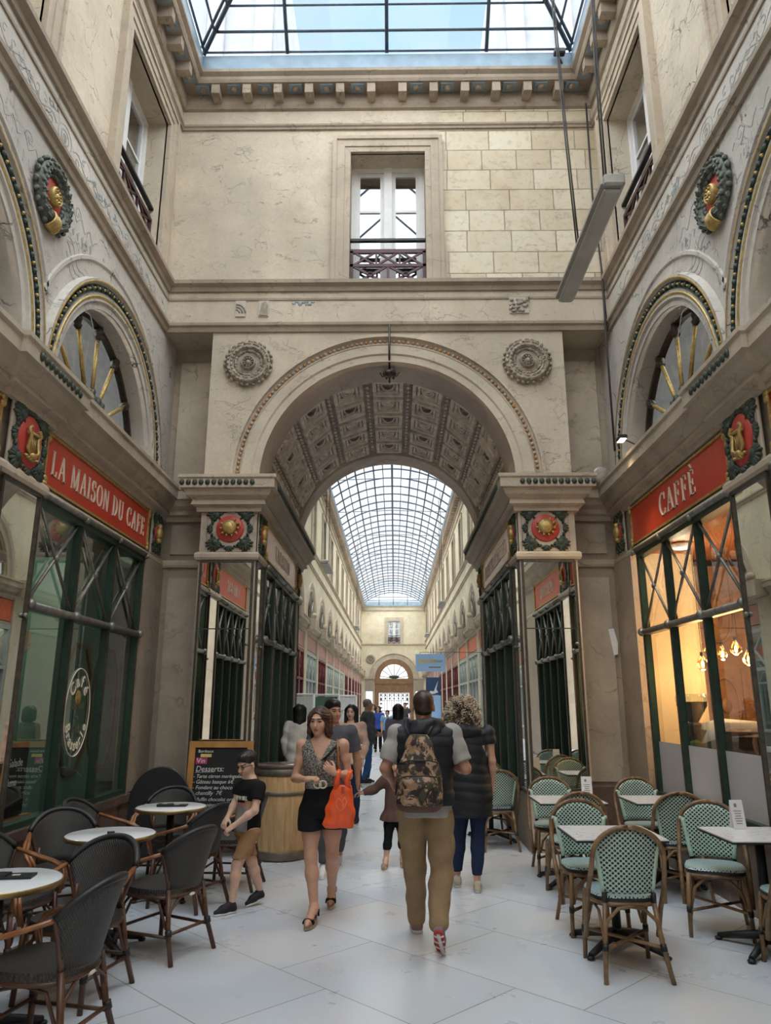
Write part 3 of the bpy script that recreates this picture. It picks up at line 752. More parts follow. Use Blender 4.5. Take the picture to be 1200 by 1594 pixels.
# ---- near skylight: zinc curb, hipped end, bars, glass
r=thing('window_8','glazed hipped skylight with blue-grey steel bars over the near hall',None,kind='structure')
Xc,Yc,Zc=2.70,YE-.34,10.64
c=MB(); c.sweep([(0,Zc),(0,Zc+.24),(-.06,Zc+.24),(-.06,Zc)],[(Xc,Y0),(Xc,Yc),(-Xc,Yc),(-Xc,Y0)]); c.build('curb',X['curb'],r)
def hip(t,u): return (u,Yc-t,Zc+.26+t)          # end slope
def slope(s,t,y): return (s*(Xc-t),y,Zc+.26+t)
b=MB(); bar=lambda p,q,w=.03: b.tube([p,q],w*.85,6)
for u in (-1.46,0,1.46): bar(hip(0,u),hip(2.6 if u==0 else 1.2,u),.032); 
for t in (.02,.2,.42): bar(hip(t,-Xc+t),hip(t,Xc-t),.02 if t!=.2 else .026)
for s in (-1,1):
    bar((s*Xc,Yc,Zc+.26),(0,Yc-Xc,Zc+.26+Xc),.042)
    bar((s*Xc,Yc-.12,Zc+.26),(s*.1,Yc-Xc-.12,Zc+.24+Xc),.028)
    for k in range(1,9): bar(slope(s,0,Yc-1.45*k),slope(s,min(2.6,1.45*k),Yc-1.45*k),.03)
    for t in (.02,.2,.42): bar(slope(s,t,Yc-t),slope(s,t,Y0),.022)
bar((0,Yc-Xc,Zc+.26+Xc),(0,Y0,Zc+.26+Xc),.05)
b.build('bar',X['steel'],r)
g=MB(); g.m=0
g.add([hip(0,-Xc),hip(0,Xc),(0,Yc-Xc,Zc+.26+Xc)],[(0,1,2)])
for s in (-1,1): g.quad(slope(s,0,Y0),slope(s,0,Yc),(0,Yc-Xc,Zc+.26+Xc),(0,Y0,Zc+.26+Xc))
g.build('pane',X['dimglass'],r)
# ------------------------------------------------------------------ wreath medallions
def rotz(v,a):
    c,s=math.cos(a),math.sin(a); return (c*v[0]-s*v[1],s*v[0]+c*v[1])
def frame_of(f,u,z):
    o=Vector(f(u,z,0)); a=(Vector(f(u+1,z,0))-o).normalized(); b=(Vector(f(u,z+1,0))-o).normalized(); c=-(Vector(f(u,z,1))-o).normalized()
    return o,Matrix((a,b,c)).transposed()
def wreath(f,u,z,R,label,painted):
    o,M=frame_of(f,u,z); r=thing('wreath_medallion',label,'wreath',tuple(o),group='wreath medallions')
    P=lambda x,y,d:M@Vector((x,y,d))
    ring=MB(); rr=R*.76; rt=R*.25
    ring.tube([P(rr*math.cos(t),rr*math.sin(t),rt*.3) for t in [2*PI*k/30 for k in range(30)]],rt*.72,8,True)
    rn=random.Random(5)
    for k in range(22 if painted else 26):
        t=2*PI*k/(22 if painted else 26)+.05
        if painted and abs((t+PI/2+PI)%(2*PI)-PI)<.22: continue
        for j in range(4):
            q=rt*(-.85+j*.57); h=rt*(.95-.35*abs(j-1.5)); a=t+rn.uniform(-.05,.05)+(.07 if j%2 else 0)
            rx=R*rn.uniform(.085,.12); rot=M@Matrix.Rotation(t+PI/2+rn.uniform(-.5,.5),3,'Z')@Matrix.Rotation(rn.uniform(-.3,.3),3,'X')
            ring.blob(P((rr+q)*math.cos(a),(rr+q)*math.sin(a),h),(rx,rx*.62,rt*.33),rot,7,4)
            if j in(1,2): ring.blob(P((rr+q)*math.cos(a+.06),(rr+q)*math.sin(a+.06),h+rt*.25),rx*.45,None,6,4)
    ring.build('leaf_ring',X['wreath' if painted else 'stonewreath'],r)
    m=MB(); m.lathe([(0,.03),(rr-rt*.6,.03),(rr,.0)],28,(0,0,0),M); m.build('disc',X['redmed' if painted else 'stonewreath'],r)
    g=MB(); q=R*(.27 if painted else .30)
    g.lathe([(0,.1*R+.05),(q*.3,.1*R+.05),(q*.45,.04),(q*.75,.055),(q*.85,.09),(q,.07),(q*1.02,.02)],20,(0,0,0),M)
    for k in range(10):
        t=2*PI*k/10; g.blob(P(q*.58*math.cos(t),q*.58*math.sin(t),.07),(q*.2,q*.12,.02),M@Matrix.Rotation(t,3,'Z'),6,4)
    g.build('rosette',X['gold' if painted else 'stonewreath'],r)
    if painted:
        b=MB(); t0=-PI/2
        for k in range(7):
            t=t0+(k-3)*.065
            b.tube([P((rr+rt*math.cos(w)*1.06)*math.cos(t),(rr+rt*math.cos(w)*1.06)*math.sin(t),max(.0,rt*.3+rt*math.sin(w)*1.0)) for w in [PI*i/8 for i in range(9)]],R*.035,5)
        b.build('gilt_ribbon',X['gold'],r)
    return r
wreath(side(-1),5.72,6.11,.335,'dark green fruit wreath with red centre on the left wall',True)
wreath(side(1),5.80,6.15,.335,'dark green fruit wreath with red centre on the right wall',True)
wreath(front(YE),-1.87,6.09,.325,'grey stone wreath roundel left of the great arch',False)
wreath(front(YE),1.88,6.10,.325,'grey stone wreath roundel right of the great arch',False)

# ------------------------------------------------------------------ fanlights
def fanlight(s,b,label):
    f=side(s); d=.24; zb=ZS+.02
    r=thing('fanlight',label,'fanlight',f(b,zb,d),group='fanlights of the near hall'); o=Vector(f(b,zb,d))
    L=lambda u,z,q:Vector(f(u,z,d+q))-o
    g=MB(); n=40; pts=[L(b+1.36*math.cos(PI*k/n),ZS+1.36*math.sin(PI*k/n),.03) for k in range(n+1)]
    g.add([L(b,ZS,.03)]+pts,[(0,k,k+1) for k in range(1,n+1)]); g.build('pane',X['glassdark'],r)
    m=MB(); m.arch(b,ZS,[(1.35,-.03),(1.30,-.03),(1.30,.03),(1.35,.03)],lambda u,z,q:L(u,z,q),n=40); m.build('rim',X['bronze'],r)
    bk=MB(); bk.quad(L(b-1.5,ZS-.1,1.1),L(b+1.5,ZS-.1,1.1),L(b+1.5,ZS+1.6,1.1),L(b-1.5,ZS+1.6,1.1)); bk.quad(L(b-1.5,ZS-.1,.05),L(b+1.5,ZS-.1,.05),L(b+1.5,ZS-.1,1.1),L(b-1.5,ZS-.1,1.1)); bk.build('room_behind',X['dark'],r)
    rod=None
    for k,a in enumerate((6,34,62,90,118,146,174)):
        t=rad(a); P=lambda q:L(b+q*math.cos(t),ZS+.12+q*math.sin(t),-.03); e=1.27 if a not in(6,174) else 1.26
        m=MB(); m.m=0; m.tube([P(.34),P(1.08)],.024,8); m.m=1
        m.tube([P(.26),P(.3),P(.36),P(.42),P(.46)],[.03,.045,.034,.042,.02],8); m.tube([P(1.04),P(1.08),P(1.10),P(1.14),P(1.2),P(e-.1)],[.026,.05,.036,.055,.05,.03],8)
        m.build('rod',[X['gold'],X['bronze']],r)
    m=MB(); m.m=0
    m.blob(L(b,ZS+.12,-.05),(.14,.26,.24) ,None,12,8)
    for k in range(9):
        t=rad(90+(k-4)*21); R=Matrix.Rotation(0,3,'X')
        c=L(b+.27*math.cos(t),ZS+.12+.28*math.sin(t),-.09)
        m.tube([L(b+.12*math.cos(t),ZS+.1+.12*math.sin(t),-.12),c,L(b+.33*math.cos(t),ZS+.1+.36*math.sin(t),-.12)],[.03,.05,.02],7)
    m.m=1
    for k in range(5):
        t=rad(90+(k-2)*32); m.tube([L(b+.03*math.cos(t),ZS+.05,-.17),L(b+.14*math.cos(t),ZS+.08+.16*math.sin(t),-.2),L(b+.2*math.cos(t),ZS+.1+.24*math.sin(t),-.16)],[.012,.022,.008],6)
    m.blob(L(b,ZS+.1,-.2),(.03,.05,.07),None,8,5)
    m.build('palmette',[X['leaf'],X['gold']],r)
for s,nm in ((-1,'left'),(1,'right')):
    fanlight(s,7.5,'arched fanlight with gilded rods above the %s'%('long red sign on the left wall' if s<0 else 'short red sign on the right wall'))
    fanlight(s,4.2,'arched fanlight with gilded rods on the %s wall, near the viewer'%nm)

# ------------------------------------------------------------------ red signs
def textmap(s,x0,y0,z0):
    return (lambda t,h,d:(s*(x0+d),y0+t,z0+h)) if s<0 else (lambda t,h,d:(s*(x0+d),y0-t,z0+h))
def shop_sign(s,x0,ya,yb,za,zb,txt,h,label,mat='red',wf=.8,ltr='cream',shift=0,tr=.14,off=0):
    yc=(ya+yb)/2; r=thing('shop_sign',label,'sign',(s*x0,yc,(za+zb)/2),group='red shop signs'); o=Vector(r.location)
    m=MB(); m.box((s*(x0-.03)-o.x,ya-o.y,za-o.z),(s*(x0+.0)-o.x,yb-o.y,zb-o.z)); m.build('board',X[mat],r)
    g=MB(); f=side(s,x0)
    L=lambda u,z,d:Vector(f(u,z,d))-o
    for (p,q) in (((ya,za),(yb,za)),((ya,zb),(yb,zb)),((ya,za),(ya,zb)),((yb,za),(yb,zb))): g.bar(p,q,.022,L,-.045-(.002 if p[0]==q[0] else 0),0)
    for (u,z) in ((ya,za),(yb,za),(ya,zb),(yb,zb)):
        for k in range(4): g.blob(L(u+(.0 if k<2 else .02),z+(k%2)*.05*(1 if z<o.z else -1),-.045),(.02,.03,.035),None,6,4)
    g.build('gilt_border',X['gold'],r)
    t=MB(); tm=textmap(s,x0,yc+off,za+(zb-za-h)/2+shift); serif_text(t,txt,h,lambda u,w,d:Vector(tm(u,w,d))-o,-.040,-.03,wf,tr,0)
    t.build('lettering',X[ltr],r); return r
shop_sign(-1,W,6.16,8.95,3.525,4.0,'LA MAISON DU CAFE',.225,'long red sign reading LA MAISON DU CAFE over the left shop window','red',.83,'cream',0,.16)
shop_sign(1,W,6.14,8.82,3.525,3.98,'CAFFÈ',.25,'glossy red sign reading CAFFÈ over the right shop window','red',1.0,'cream',0,.14,-.12)
shop_sign(-1,W,2.9,5.36,3.525,4.0,'VINO BAR',.225,'red sign reading VINO BAR over the left window nearest the viewer')
shop_sign(1,W,2.9,5.36,3.525,4.0,'APERITIVO',.225,'red sign reading APERITIVO over the right window nearest the viewer')
shop_sign(-1,PX,9.62,12.7,3.525,4.0,'TABACCO',.2,'pale red sign above the passage window on the left','redpale',1.0,'cream',0,.3)
shop_sign(1,PX,9.62,12.7,3.525,4.0,'ITALIAN TRATTORIA',.2,'pale red sign with pale lettering above the passage window on the right','redpale',.85,'cream',0,.18)

# ------------------------------------------------------------------ reliefs on the piers
def relief(f,u,z,w,h,label,kind,group='painted relief panels'):
    o,M=frame_of(f,u,z); r=thing('relief_panel',label,'relief',tuple(o),group=group); P=lambda x,y,d:M@Vector((x,y,d))
    m=MB(); m.bbox((0,0,0),(w,h,.03),M,.01); m.build('plaque',X['marblep'],r)
    g=MB(); rn=random.Random(3); a=min(w,h)/2; sx,sy=w/2/a,h/2/a
    def lf(x,y,t,l,wd): g.blob(P(x*sx,y*sy,.022),(l,wd,.022),M@Matrix.Rotation(t,3,'Z'),7,4)
    for (cx,cy) in ((-1,-1),(1,-1),(-1,1),(1,1)):
        bx,by=cx*a*.60,cy*a*.60; t0=math.atan2(cy,cx)
        for k in range(11):
            t=t0+(k-5)*.40; l=a*(.25 if abs(k-5)<3 else .19)
            lf(bx+math.cos(t)*l*.85,by+math.sin(t)*l*.85,t,l*.95,a*.075)
        g.blob(P(bx*sx,by*sy,.03),(a*.18,a*.18,.025),M,8,4)
        for k in range(3):
            t=t0+PI+(k-1)*.9; lf(bx+math.cos(t)*a*.16,by+math.sin(t)*a*.16,t,a*.12,a*.045)
    for (cx,cy) in ((0,-1),(0,1),(-1,0),(1,0)):
        t0=math.atan2(cy,cx)
        for k in range(5):
            t=t0+(k-2)*.55; lf(cx*a*.76+math.cos(t)*a*.11,cy*a*.76+math.sin(t)*a*.11,t,a*.14,a*.065)
        for q in (-1,1): lf(cx*a*.76-cy*q*a*.26,cy*a*.76+cx*q*a*.26,t0+q*1.2,a*.1,a*.06)
    g.build('foliage',X['leaf'],r)
    d=MB(); rx,ry=(a*.56,a*.56) if kind!='lyre' else (w*.3,h*.36)
    n=28; vs=[P(0,0,.045)]
    d.lathe([(0,.032),(1,.032),(1.06,.02),(1.06,0)],n,(0,0,0),M@Matrix.Diagonal((rx,ry,1))); d.build('red_disc',X['redmed'],r)
    t=MB()
    if kind=='turban':
        t.blob(P(-a*.02,a*.06,.05),(a*.33,a*.33,.06),M,14,9)
        for k in range(4): t.tube([P(-a*.02+a*.27*math.cos(q)*(.3+k*.2),a*.02+a*.27*math.sin(q)*1.0-(k-1.5)*a*.02,.105-.02*abs(k-1.5)) for q in [rad(20+14*i) for i in range(10)]],a*.022,5)
        for k in range(9):
            q=rad(150+k*33); t.tube([P(a*.3*math.cos(q),a*.05+a*.3*math.sin(q),.05),P(a*.38*math.cos(q+.1),a*.05+a*.38*math.sin(q+.1),.06),P(a*.44*math.cos(q),a*.05+a*.44*math.sin(q),.05)],[a*.035,a*.05,a*.025],6)
        t.tube([P(a*.3,a*.22,.05),P(a*.42,a*.28,.06),P(a*.46,a*.12,.06),P(a*.36,a*.02,.06)],a*.03,6)
    elif kind=='lyre':
        for q in (-1,1): t.tube([P(q*w*.03,-h*.2,.05),P(q*w*.16,-h*.12,.06),P(q*w*.1,h*.06,.06),P(q*w*.17,h*.16,.06),P(q*w*.11,h*.2,.06)],w*.03,6)
        for k in range(4): x=(k-1.5)*w*.045; t.tube([P(x,-h*.16,.05),P(x,h*.12,.05)],w*.011,5)
        t.tube([P(-w*.18,h*.1,.06),P(w*.18,h*.13,.06)],w*.025,6); t.blob(P(0,-h*.2,.06),(w*.09,h*.05,.03),M,8,5)
        for k in range(6): t.blob(P((k-2.5)*w*.06,-h*.26+abs(k-2.5)*h*.012,.05),(w*.035,h*.025,.02),M,6,4)
    else:
        t.blob(P(0,0,.05),(w*.16,h*.16,.05),M,10,7); t.blob(P(0,h*.16,.05),(w*.1,h*.08,.04),M,8,5); t.blob(P(0,-h*.17,.05),(w*.12,h*.07,.04),M,8,5)
    t.build('gilt_trophy',X['gold'],r); return r
relief(front(YE),-2.0,3.80,.60,.60,'green and red relief with gilt trophy on the pier left of the arch','turban')
relief(front(YE),2.0,3.80,.60,.60,'green and red relief with gilt trophy on the pier right of the arch','turban')
for s,nm in ((-1,'left'),(1,'right')):
    relief(side(s,W-.06),5.77,3.76,.60,.60,'oval red relief with gilt lyre at the %s edge, over the pier mirror'%nm,'lyre')
    relief(side(s,W-.03),9.27,3.78,.34,.56,'narrow dark relief in the %s corner beside the red sign'%nm,'mask')
    relief(side(s,PX),9.36,3.78,.40,.56,'narrow dark relief on the passage side of the %s pier'%nm,'mask')
    relief(side(s,PX),13.1,3.78,.40,.56,'narrow dark relief at the far end of the %s passage wall'%nm,'mask')

# ------------------------------------------------------------------ mirrors
def mirror(f,u0,u1,z0,z1,label,seam=None):
    o,M=frame_of(f,(u0+u1)/2,z0); r=thing('wall_mirror',label,'mirror',tuple(o),group='pier mirrors'); w=(u1-u0)/2; h=z1-z0
    P=lambda x,y,d:M@Vector((x,y,-d))
    g=MB()
    if seam: g.prism([(-w,0),(w,0),(w,seam-.004),(-w,seam-.004)],P,-.012,0); g.prism([(-w,seam+.004),(w,seam+.004),(w,h),(-w,h)],P,-.014,0)
    else: g.prism([(-w,0),(w,0),(w,h),(-w,h)],P,-.012,0)
    g.build('glass',X['mirror'],r)
    b=MB()
    for (p,q) in (((-w,0),(w,0)),((-w,h),(w,h)),((-w,0),(-w,h)),((w,0),(w,h))): b.bar(p,q,.028,P,-.03,0)
    if seam: b.bar((-w,seam),(w,seam),.012,P,-.02,-.01)
    b.build('mirror_frame',X['bronze'],r)
    k=MB(); 
    if abs(w)>.2: k.blob(P(w*.9,h*.62,-.03),(.022,.022,.022),None,8,5); k.build('knob',X['railgrey'],r)
    return r
mirror(front(YE),-2.34,-1.69,.68,3.38,'tall mirror on the pier left of the great arch',1.86)
mirror(front(YE),1.69,2.34,.68,3.38,'tall mirror on the pier right of the great arch',1.86)
for s,nm in ((-1,'left'),(1,'right')):
    mirror(side(s,W-.055),5.46,6.08,.68,3.38,'tall mirror on the side pier at the %s edge'%nm)
    mirror(side(s,PX),9.14,9.58,.66,3.38,'narrow mirror on the passage side of the %s pier'%nm)

# ------------------------------------------------------------------ shopfronts
def shopfront(s,x0,ya,yb,n,label,zb=.66,zt=3.42,ztr=2.46,frost=None,post=.062,group='green metal shopfronts'):
    f=side(s,x0); yc=(ya+yb)/2; o=Vector(f(yc,0,0)); L=lambda u,z,d:Vector(f(u,z,d))-o
    r=thing('shopfront',label,'shopfront',tuple(o),group=group)
    for (p,q,w) in (((ya,zb),(yb,zb),.10),((ya,zt-.03),(yb,zt-.03),.09)): m=MB(); m.bar(p,q,w,L,-.05,.05); m.build('frame_rail',X['green'],r)
    rl=MB(); rl.tube([L(ya,ztr,-.04),L(yb,ztr,-.04)],.034,10); rl.bar((ya,ztr),(yb,ztr),.06,L,-.02,.05); rl.build('transom',X['railgrey'],r)
    rl=MB(); rl.tube([L(ya,zt+.01,-.06),L(yb,zt+.01,-.06)],.03,10); rl.build('top_rail',X['railgrey'],r)
    w=(yb-ya)/n
    for k in range(n+1):
        y=ya+w*k; p=MB(); p.m=0; p.bar((y,zb),(y,zt),post,L,-.035,.035); p.m=1; p.bar((y-post*.18,zb),(y-post*.18,zt),post*.3,L,-.05,-.03)
        p.m=2; p.blob(L(y,ztr,-.06),(.05,.05,.05),None,8,5); p.blob(L(y,zt-.01,-.07),(.04,.04,.035),None,8,5)
        p.build('mullion',[X['green'],X['bronze'],X['railgrey']],r)
    for k in range(n):
        a,b=ya+w*k+post*.5,ya+w*(k+1)-post*.5
        g=MB(); g.quad(L(a,zb,.02),L(b,zb,.02),L(b,ztr,.02),L(a,ztr,.02)); g.quad(L(a,ztr,.02),L(b,ztr,.02),L(b,zt,.02),L(a,zt,.02)); g.build('pane',X['glass'],r)
        x=MB(); c=((a+b)/2,(ztr+zt)/2)
        x.tube([L(a,ztr+.04,-.01),L(b,zt-.05,-.01)],.0165,6); x.tube([L(b,ztr+.04,-.012),L(a,zt-.05,-.012)],.0165,6); x.blob(L(c[0],c[1]-.0,-.02),(.03,.036,.036),None,8,5)
        x.build('cross_brace',X['railgrey'],r)
        if frost:
            q=MB(); q.quad(L(a,zb,.016),L(b,zb,.016),L(b,frost,.016),L(a,frost,.016)); q.build('frosted_film',X['frost'],r)
    return r
sl=shopfront(-1,W,6.16,8.90,3,'dark green glazed shopfront of the café on the left')
sr=shopfront(1,W,6.14,8.72,3,'dark green glazed shopfront of the café on the right, frosted along the bottom',frost=1.24)
shopfront(-1,W,2.9,5.36,4,'dark green shopfront on the left, nearest the viewer'); shopfront(1,W,2.9,5.36,4,'dark green shopfront on the right, nearest the viewer')
shopfront(-1,PX,9.66,12.7,4,'dark narrow shopfront on the left side of the passage',zb=.66,post=.09)
shopfront(1,PX,9.66,12.7,4,'dark narrow shopfront on the right side of the passage',zb=.66,post=.09)

# rooms behind the glass
def room(s,x0,x1,ya,yb,mats,name,label,zt=3.5):
    f=lambda u,z,d:(s*d,u,z); m=MB()
    m.m=0; m.quad((s*x1,ya,0),(s*x1,yb,0),(s*x1,yb,zt),(s*x1,ya,zt))
    m.m=1; m.quad((s*x0,ya,0),(s*x1,ya,0),(s*x1,ya,zt),(s*x0,ya,zt))
    m.m=2; m.quad((s*x0,yb,0),(s*x1,yb,0),(s*x1,yb,zt),(s*x0,yb,zt))
    m.m=3; m.quad((s*x0,ya,zt),(s*x1,ya,zt),(s*x1,yb,zt),(s*x0,yb,zt))
    struct(m,name,[X[k] for k in mats],label)
room(-1,W+.13,6.2,6.0,9.4,('dark','dark','teal','dark'),'wall_1','dim room behind the left café window')
room(1,W+.13,6.4,6.0,12.5,('cafebrown','dark','cafebrown','orangeceil'),'wall_2','warm brown café room behind the right window')
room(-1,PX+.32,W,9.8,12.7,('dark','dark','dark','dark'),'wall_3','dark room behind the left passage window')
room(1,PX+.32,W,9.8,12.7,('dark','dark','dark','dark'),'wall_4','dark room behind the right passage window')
room(-1,W+.13,3.9,2.8,5.45,('blind','dark','dark','dark'),'wall_5','pale blinds behind the near left window')
room(1,W+.13,4.6,2.8,5.45,('cafecream','dark','dark','cafecream'),'wall_6','room behind the near right window')
# left café: teal panelled screen, wooden counter, menu board
r=thing('panelled_screen','teal panelled screen with octagonal mouldings behind the left café glass','screen',(-3.34,8.32,0))
m=MB(); m.box((-.04,-.72,0),(.04,1.0,3.38)); m.build('panel',X['teal'],r)
for k,(a,b) in enumerate(((-.62,.0),(.12,.78))):
    t=MB(); c=.17; o=[(a+c,.95),(b-c,.95),(b,.95+c*1.6),(b,2.25-c*1.6),(b-c,2.25),(a+c,2.25),(a,2.25-c*1.6),(a,.95+c*1.6)]
    for i in range(8): t.bar(o[i],o[(i+1)%8],.05,lambda u,z,d:(.04+d,u,z),0,.025)
    t.build('octagonal_moulding',X['tealtrim'],r)
t=MB(); t.bar((-.72,.62),(1.0,.62),.05,lambda u,z,d:(.04+d,u,z),0,.03); t.build('dado_rail',X['tealtrim'],r)
t=MB(); t.box((-3.75,6.3,.62),(-3.25,7.2,.68)); tag(t.build('window_shelf',X['wood']),'wooden shelf inside the left café window','shelf')
r=thing('menu_board','small black menu board with magenta label inside the left café window','board',(-3.3,6.72,.69))
t=MB(); t.box((-.02,-.34,0),(.02,.34,.62)); t.build('board_panel',X['board'],r); t=MB(); t.box((.02,-.30,.44),(.026,-.08,.54)); t.build('label_patch',X['magenta'],r)
t=MB(); text_into(t,'Vin',.1,lambda u,z,d:(.03+d,u-.28,z+.46),0,.003); text_into(t,'Salade',.1,lambda u,z,d:(.03+d,u-.02,z+.42),0,.003); text_into(t,'Plats / Menu',.09,lambda u,z,d:(.03+d,u-.3,z+.26),0,.003); t.build('lettering',X['chalk'],r)
t=MB()
for z in (1.0,1.35,2.0): t.box((-5.9,6.2,z),(-5.5,7.4,z+.05))
t.box((-6.1,6.2,0),(-5.5,7.4,1.0)); tag(t.build('back_bar',X['wood']),'wooden back bar with shelves deep in the left café','bar')
t=MB(); t.box((-3.55,6.2,2.15),(-3.5,7.3,2.34)); tag(t.build('hanging_banner',X['cafecream']),'cream banner hanging inside the left café window','banner')
# oval decal on the left café glass
r=thing('window_decal','oval decal reading Café Salon de Thé Brasserie on the left shop glass','decal',(-W-.018,7.50,1.57))
fd=lambda u,z,d:(.006+d,u,z)
t=MB(); t.tube([(.006,.29*math.cos(a),.42*math.sin(a)) for a in [2*PI*k/40 for k in range(40)]],.006,5,True); t.build('oval_line',X['cream'],r)
t=MB()
def arc_text(word,a0,a1,rx,rz,size,flip,mb):
    n=len(word)
    for k,ch in enumerate(word):
        a=rad(a0+(a1-a0)*(k+.5)/n); cx,cz=rx*math.cos(a),rz*math.sin(a); q=math.atan2(math.sin(a)*rx,math.cos(a)*rz)+(-PI/2 if not flip else PI/2)
        c,s_=math.cos(q),math.sin(q)
        text_into(mb,ch,size,lambda u,z,d:(.006+d,cx+(u)*c-(z-size*.3)*s_,cz+(u)*s_+(z-size*.3)*c),0,.003,'CENTER',0,1,.004)
arc_text('Café',150,30,.215,.30,.17,False,t); arc_text('Brasserie',200,340,.215,.32,.14,True,t); t.build('cream_lettering',X['cream'],r)
t=MB(); text_into(t,'Salon',.13,lambda u,z,d:(.006+d,u,z+.03),0,.003,'CENTER'); text_into(t,'de',.06,lambda u,z,d:(.006+d,u,z-.07),0,.003,'CENTER'); text_into(t,'Thé',.12,lambda u,z,d:(.006+d,u,z-.2),0,.003,'CENTER'); t.build('brown_lettering',X['tealtrim'],r)
t=MB(); t.lathe([(0,.012),(.07,.0)],12,(.0,0,.14),Matrix.Rotation(rad(90),3,'Y'),True); t.build('cup_motif',X['gold'],r)

# right café: cream wall, counter, machines, bulbs
m=MB(); m.box((3.78,9.3,0),(3.90,12.4,3.5)); m.box((3.1,9.25,0),(3.78,9.4,3.5)); struct(m,'wall_7',X['cafecream'],'cream wall seen through the right café window')
r=thing('carved_panelling','tall carved brown panelling at the back of the right café','panelling',(5.2,9.6,0))
m=MB(); m.box((-1.29,-.0,0),(1.15,.1,3.4)); m.build('panel',X['cafebrown'],r)
for k in range(3):
    for z,h in ((.25,.75),(1.15,.95),(2.3,.8)):
        t=MB(); x=-.95+k*.62; fr=lambda u,w,d:(u,d,w)
        for (p,q) in (((x-.25,z),(x+.25,z)),((x-.25,z+h),(x+.25,z+h)),((x-.25,z),(x-.25,z+h)),((x+.25,z),(x+.25,z+h))): t.bar(p,q,.05,fr,-.03,0)
        t.tube([(x+.17*math.cos(a),-.02,z+h/2+h*.36*math.sin(a)) for a in [2*PI*i/20 for i in range(20)]],.02,6,True); t.blob((x,-.01,z+h/2),(.07,.03,.1),None,8,5)
        t.build('moulding',X['cafebrown'],r)
m=MB(); m.box((3.25,7.0,0),(3.95,9.0,.98)); m.box((3.2,6.95,.98),(4.0,9.05,1.03)); tag(m.build('counter',X['cafebrown']),'brown service counter behind the frosted strip of the right window','counter')
r=thing('coffee_grinder','dark coffee grinder with clear hopper on the right café counter','grinder',(3.36,8.42,1.03))
m=MB(); m.bbox((0,0,.15),(.2,.24,.3),None,.02); m.bbox((-.02,-.08,.36),(.14,.14,.12),None,.02); m.build('grinder_body',X['black'],r)
m=MB(); m.lathe([(.05,.42),(.16,.6),(.16,.64)],16); m.build('hopper',X['bronze'],r); m=MB(); m.lathe([(.17,.64),(.17,.68),(.16,.72),(0,.72)],16); m.build('hopper_lid',X['glass'],r)
r=thing('espresso_machine','covered espresso machine on the right café counter','machine',(3.6,7.95,1.03))
m=MB(); m.bbox((0,0,.2),(.5,.62,.36),None,.03); m.bbox((-.1,0,.03),(.4,.6,.06),None,.01); m.build('machine_body',X['railgrey'],r)
m=MB(); m.add([(-.25,-.36,.05),(-.27,-.3,.3),(-.2,-.2,.42),(.22,-.2,.44),(.25,-.36,.3),(-.25,.3,.2),(-.24,.25,.42),(-.1,.1,.47),(.22,.25,.42)],[(0,1,2),(1,2,3,4),(2,7,3),(2,6,7),(7,8,3),(6,8,7),(1,5,6,2)],True); m.build('cloth_cover',X['blind'],r)
m=MB(); m.bbox((0,0,.12),(.1,.1,.24),None,.02); tag(m.build('green_carton',plain('carton_green',(.09,.32,.05)),None,loc=(3.28,8.215,1.03)),'green carton on the right café counter','carton')
bulb=None
for k,(x,y,z) in enumerate(((3.54,8.45,2.08),(3.63,8.45,2.22),(3.94,8.47,2.25),(4.05,8.43,2.13),(4.14,8.46,2.27),(3.84,8.6,2.2))):
    lab=('hanging filament bulb in the right café, %s'%('leftmost and lowest one','second from the left, just above the lowest','third large one from the right','lowest one of the right cluster','rightmost one','small one at the back')[k])
    if bulb is None:
        bulb=thing('pendant_bulb',lab,'light',(x,y,z),group='pendant bulbs in the café')
        m=MB(); m.lathe([(0,-.075),(.03,-.07),(.062,-.035),(.066,0),(.05,.04),(.025,.075),(.018,.09)],14); m.build('glass_globe',glassmat('bulb_glass',(1,.78,.45),.05),bulb)
        m=MB(); m.blob((0,0,-.005),(.018,.018,.04),None,8,6); m.build('filament',X['bulb'],bulb)
        m=MB(); m.tube([(0,0,.085),(0,0,.13)],.02,8); m.build('socket',X['black'],bulb); m=MB(); m.tube([(0,0,.13),(0,0,1.4)],.004,5); m.build('cord',X['black'],bulb)
    else: dup(bulb,(x,y,z),0,lab)
    L=bpy.data.lights.new('bulb_light','POINT'); L.energy=9; L.color=(1,.62,.28); L.shadow_soft_size=.05; lo=bpy.data.objects.new('bulb_light',L); lo.location=(x,y,z-.12); COL.objects.link(lo)
# spot above the right sign
r=thing('spot_lamp','small lit spot lamp on the cornice above the red CAFFÈ sign','lamp',(2.72,8.05,4.62))
m=MB(); m.bbox((0,0,0),(.09,.16,.05),None,.01); m.tube([(0,0,0),(.2,0,-.1)],.008,6); m.build('housing',X['black'],r); m=MB(); m.quad((-.035,-.07,-.026),(.035,-.07,-.026),(.035,.07,-.026),(-.035,.07,-.026)); m.build('lens',X['spot'],r)
L=bpy.data.lights.new('spot_light','SPOT'); L.energy=60; L.color=(1,.8,.5); L.spot_size=rad(100); L.spot_blend=.6; L.shadow_soft_size=.04; lo=bpy.data.objects.new('spot_light',L); lo.location=(2.68,8.05,4.55); lo.rotation_euler=(0,rad(22),0); COL.objects.link(lo)

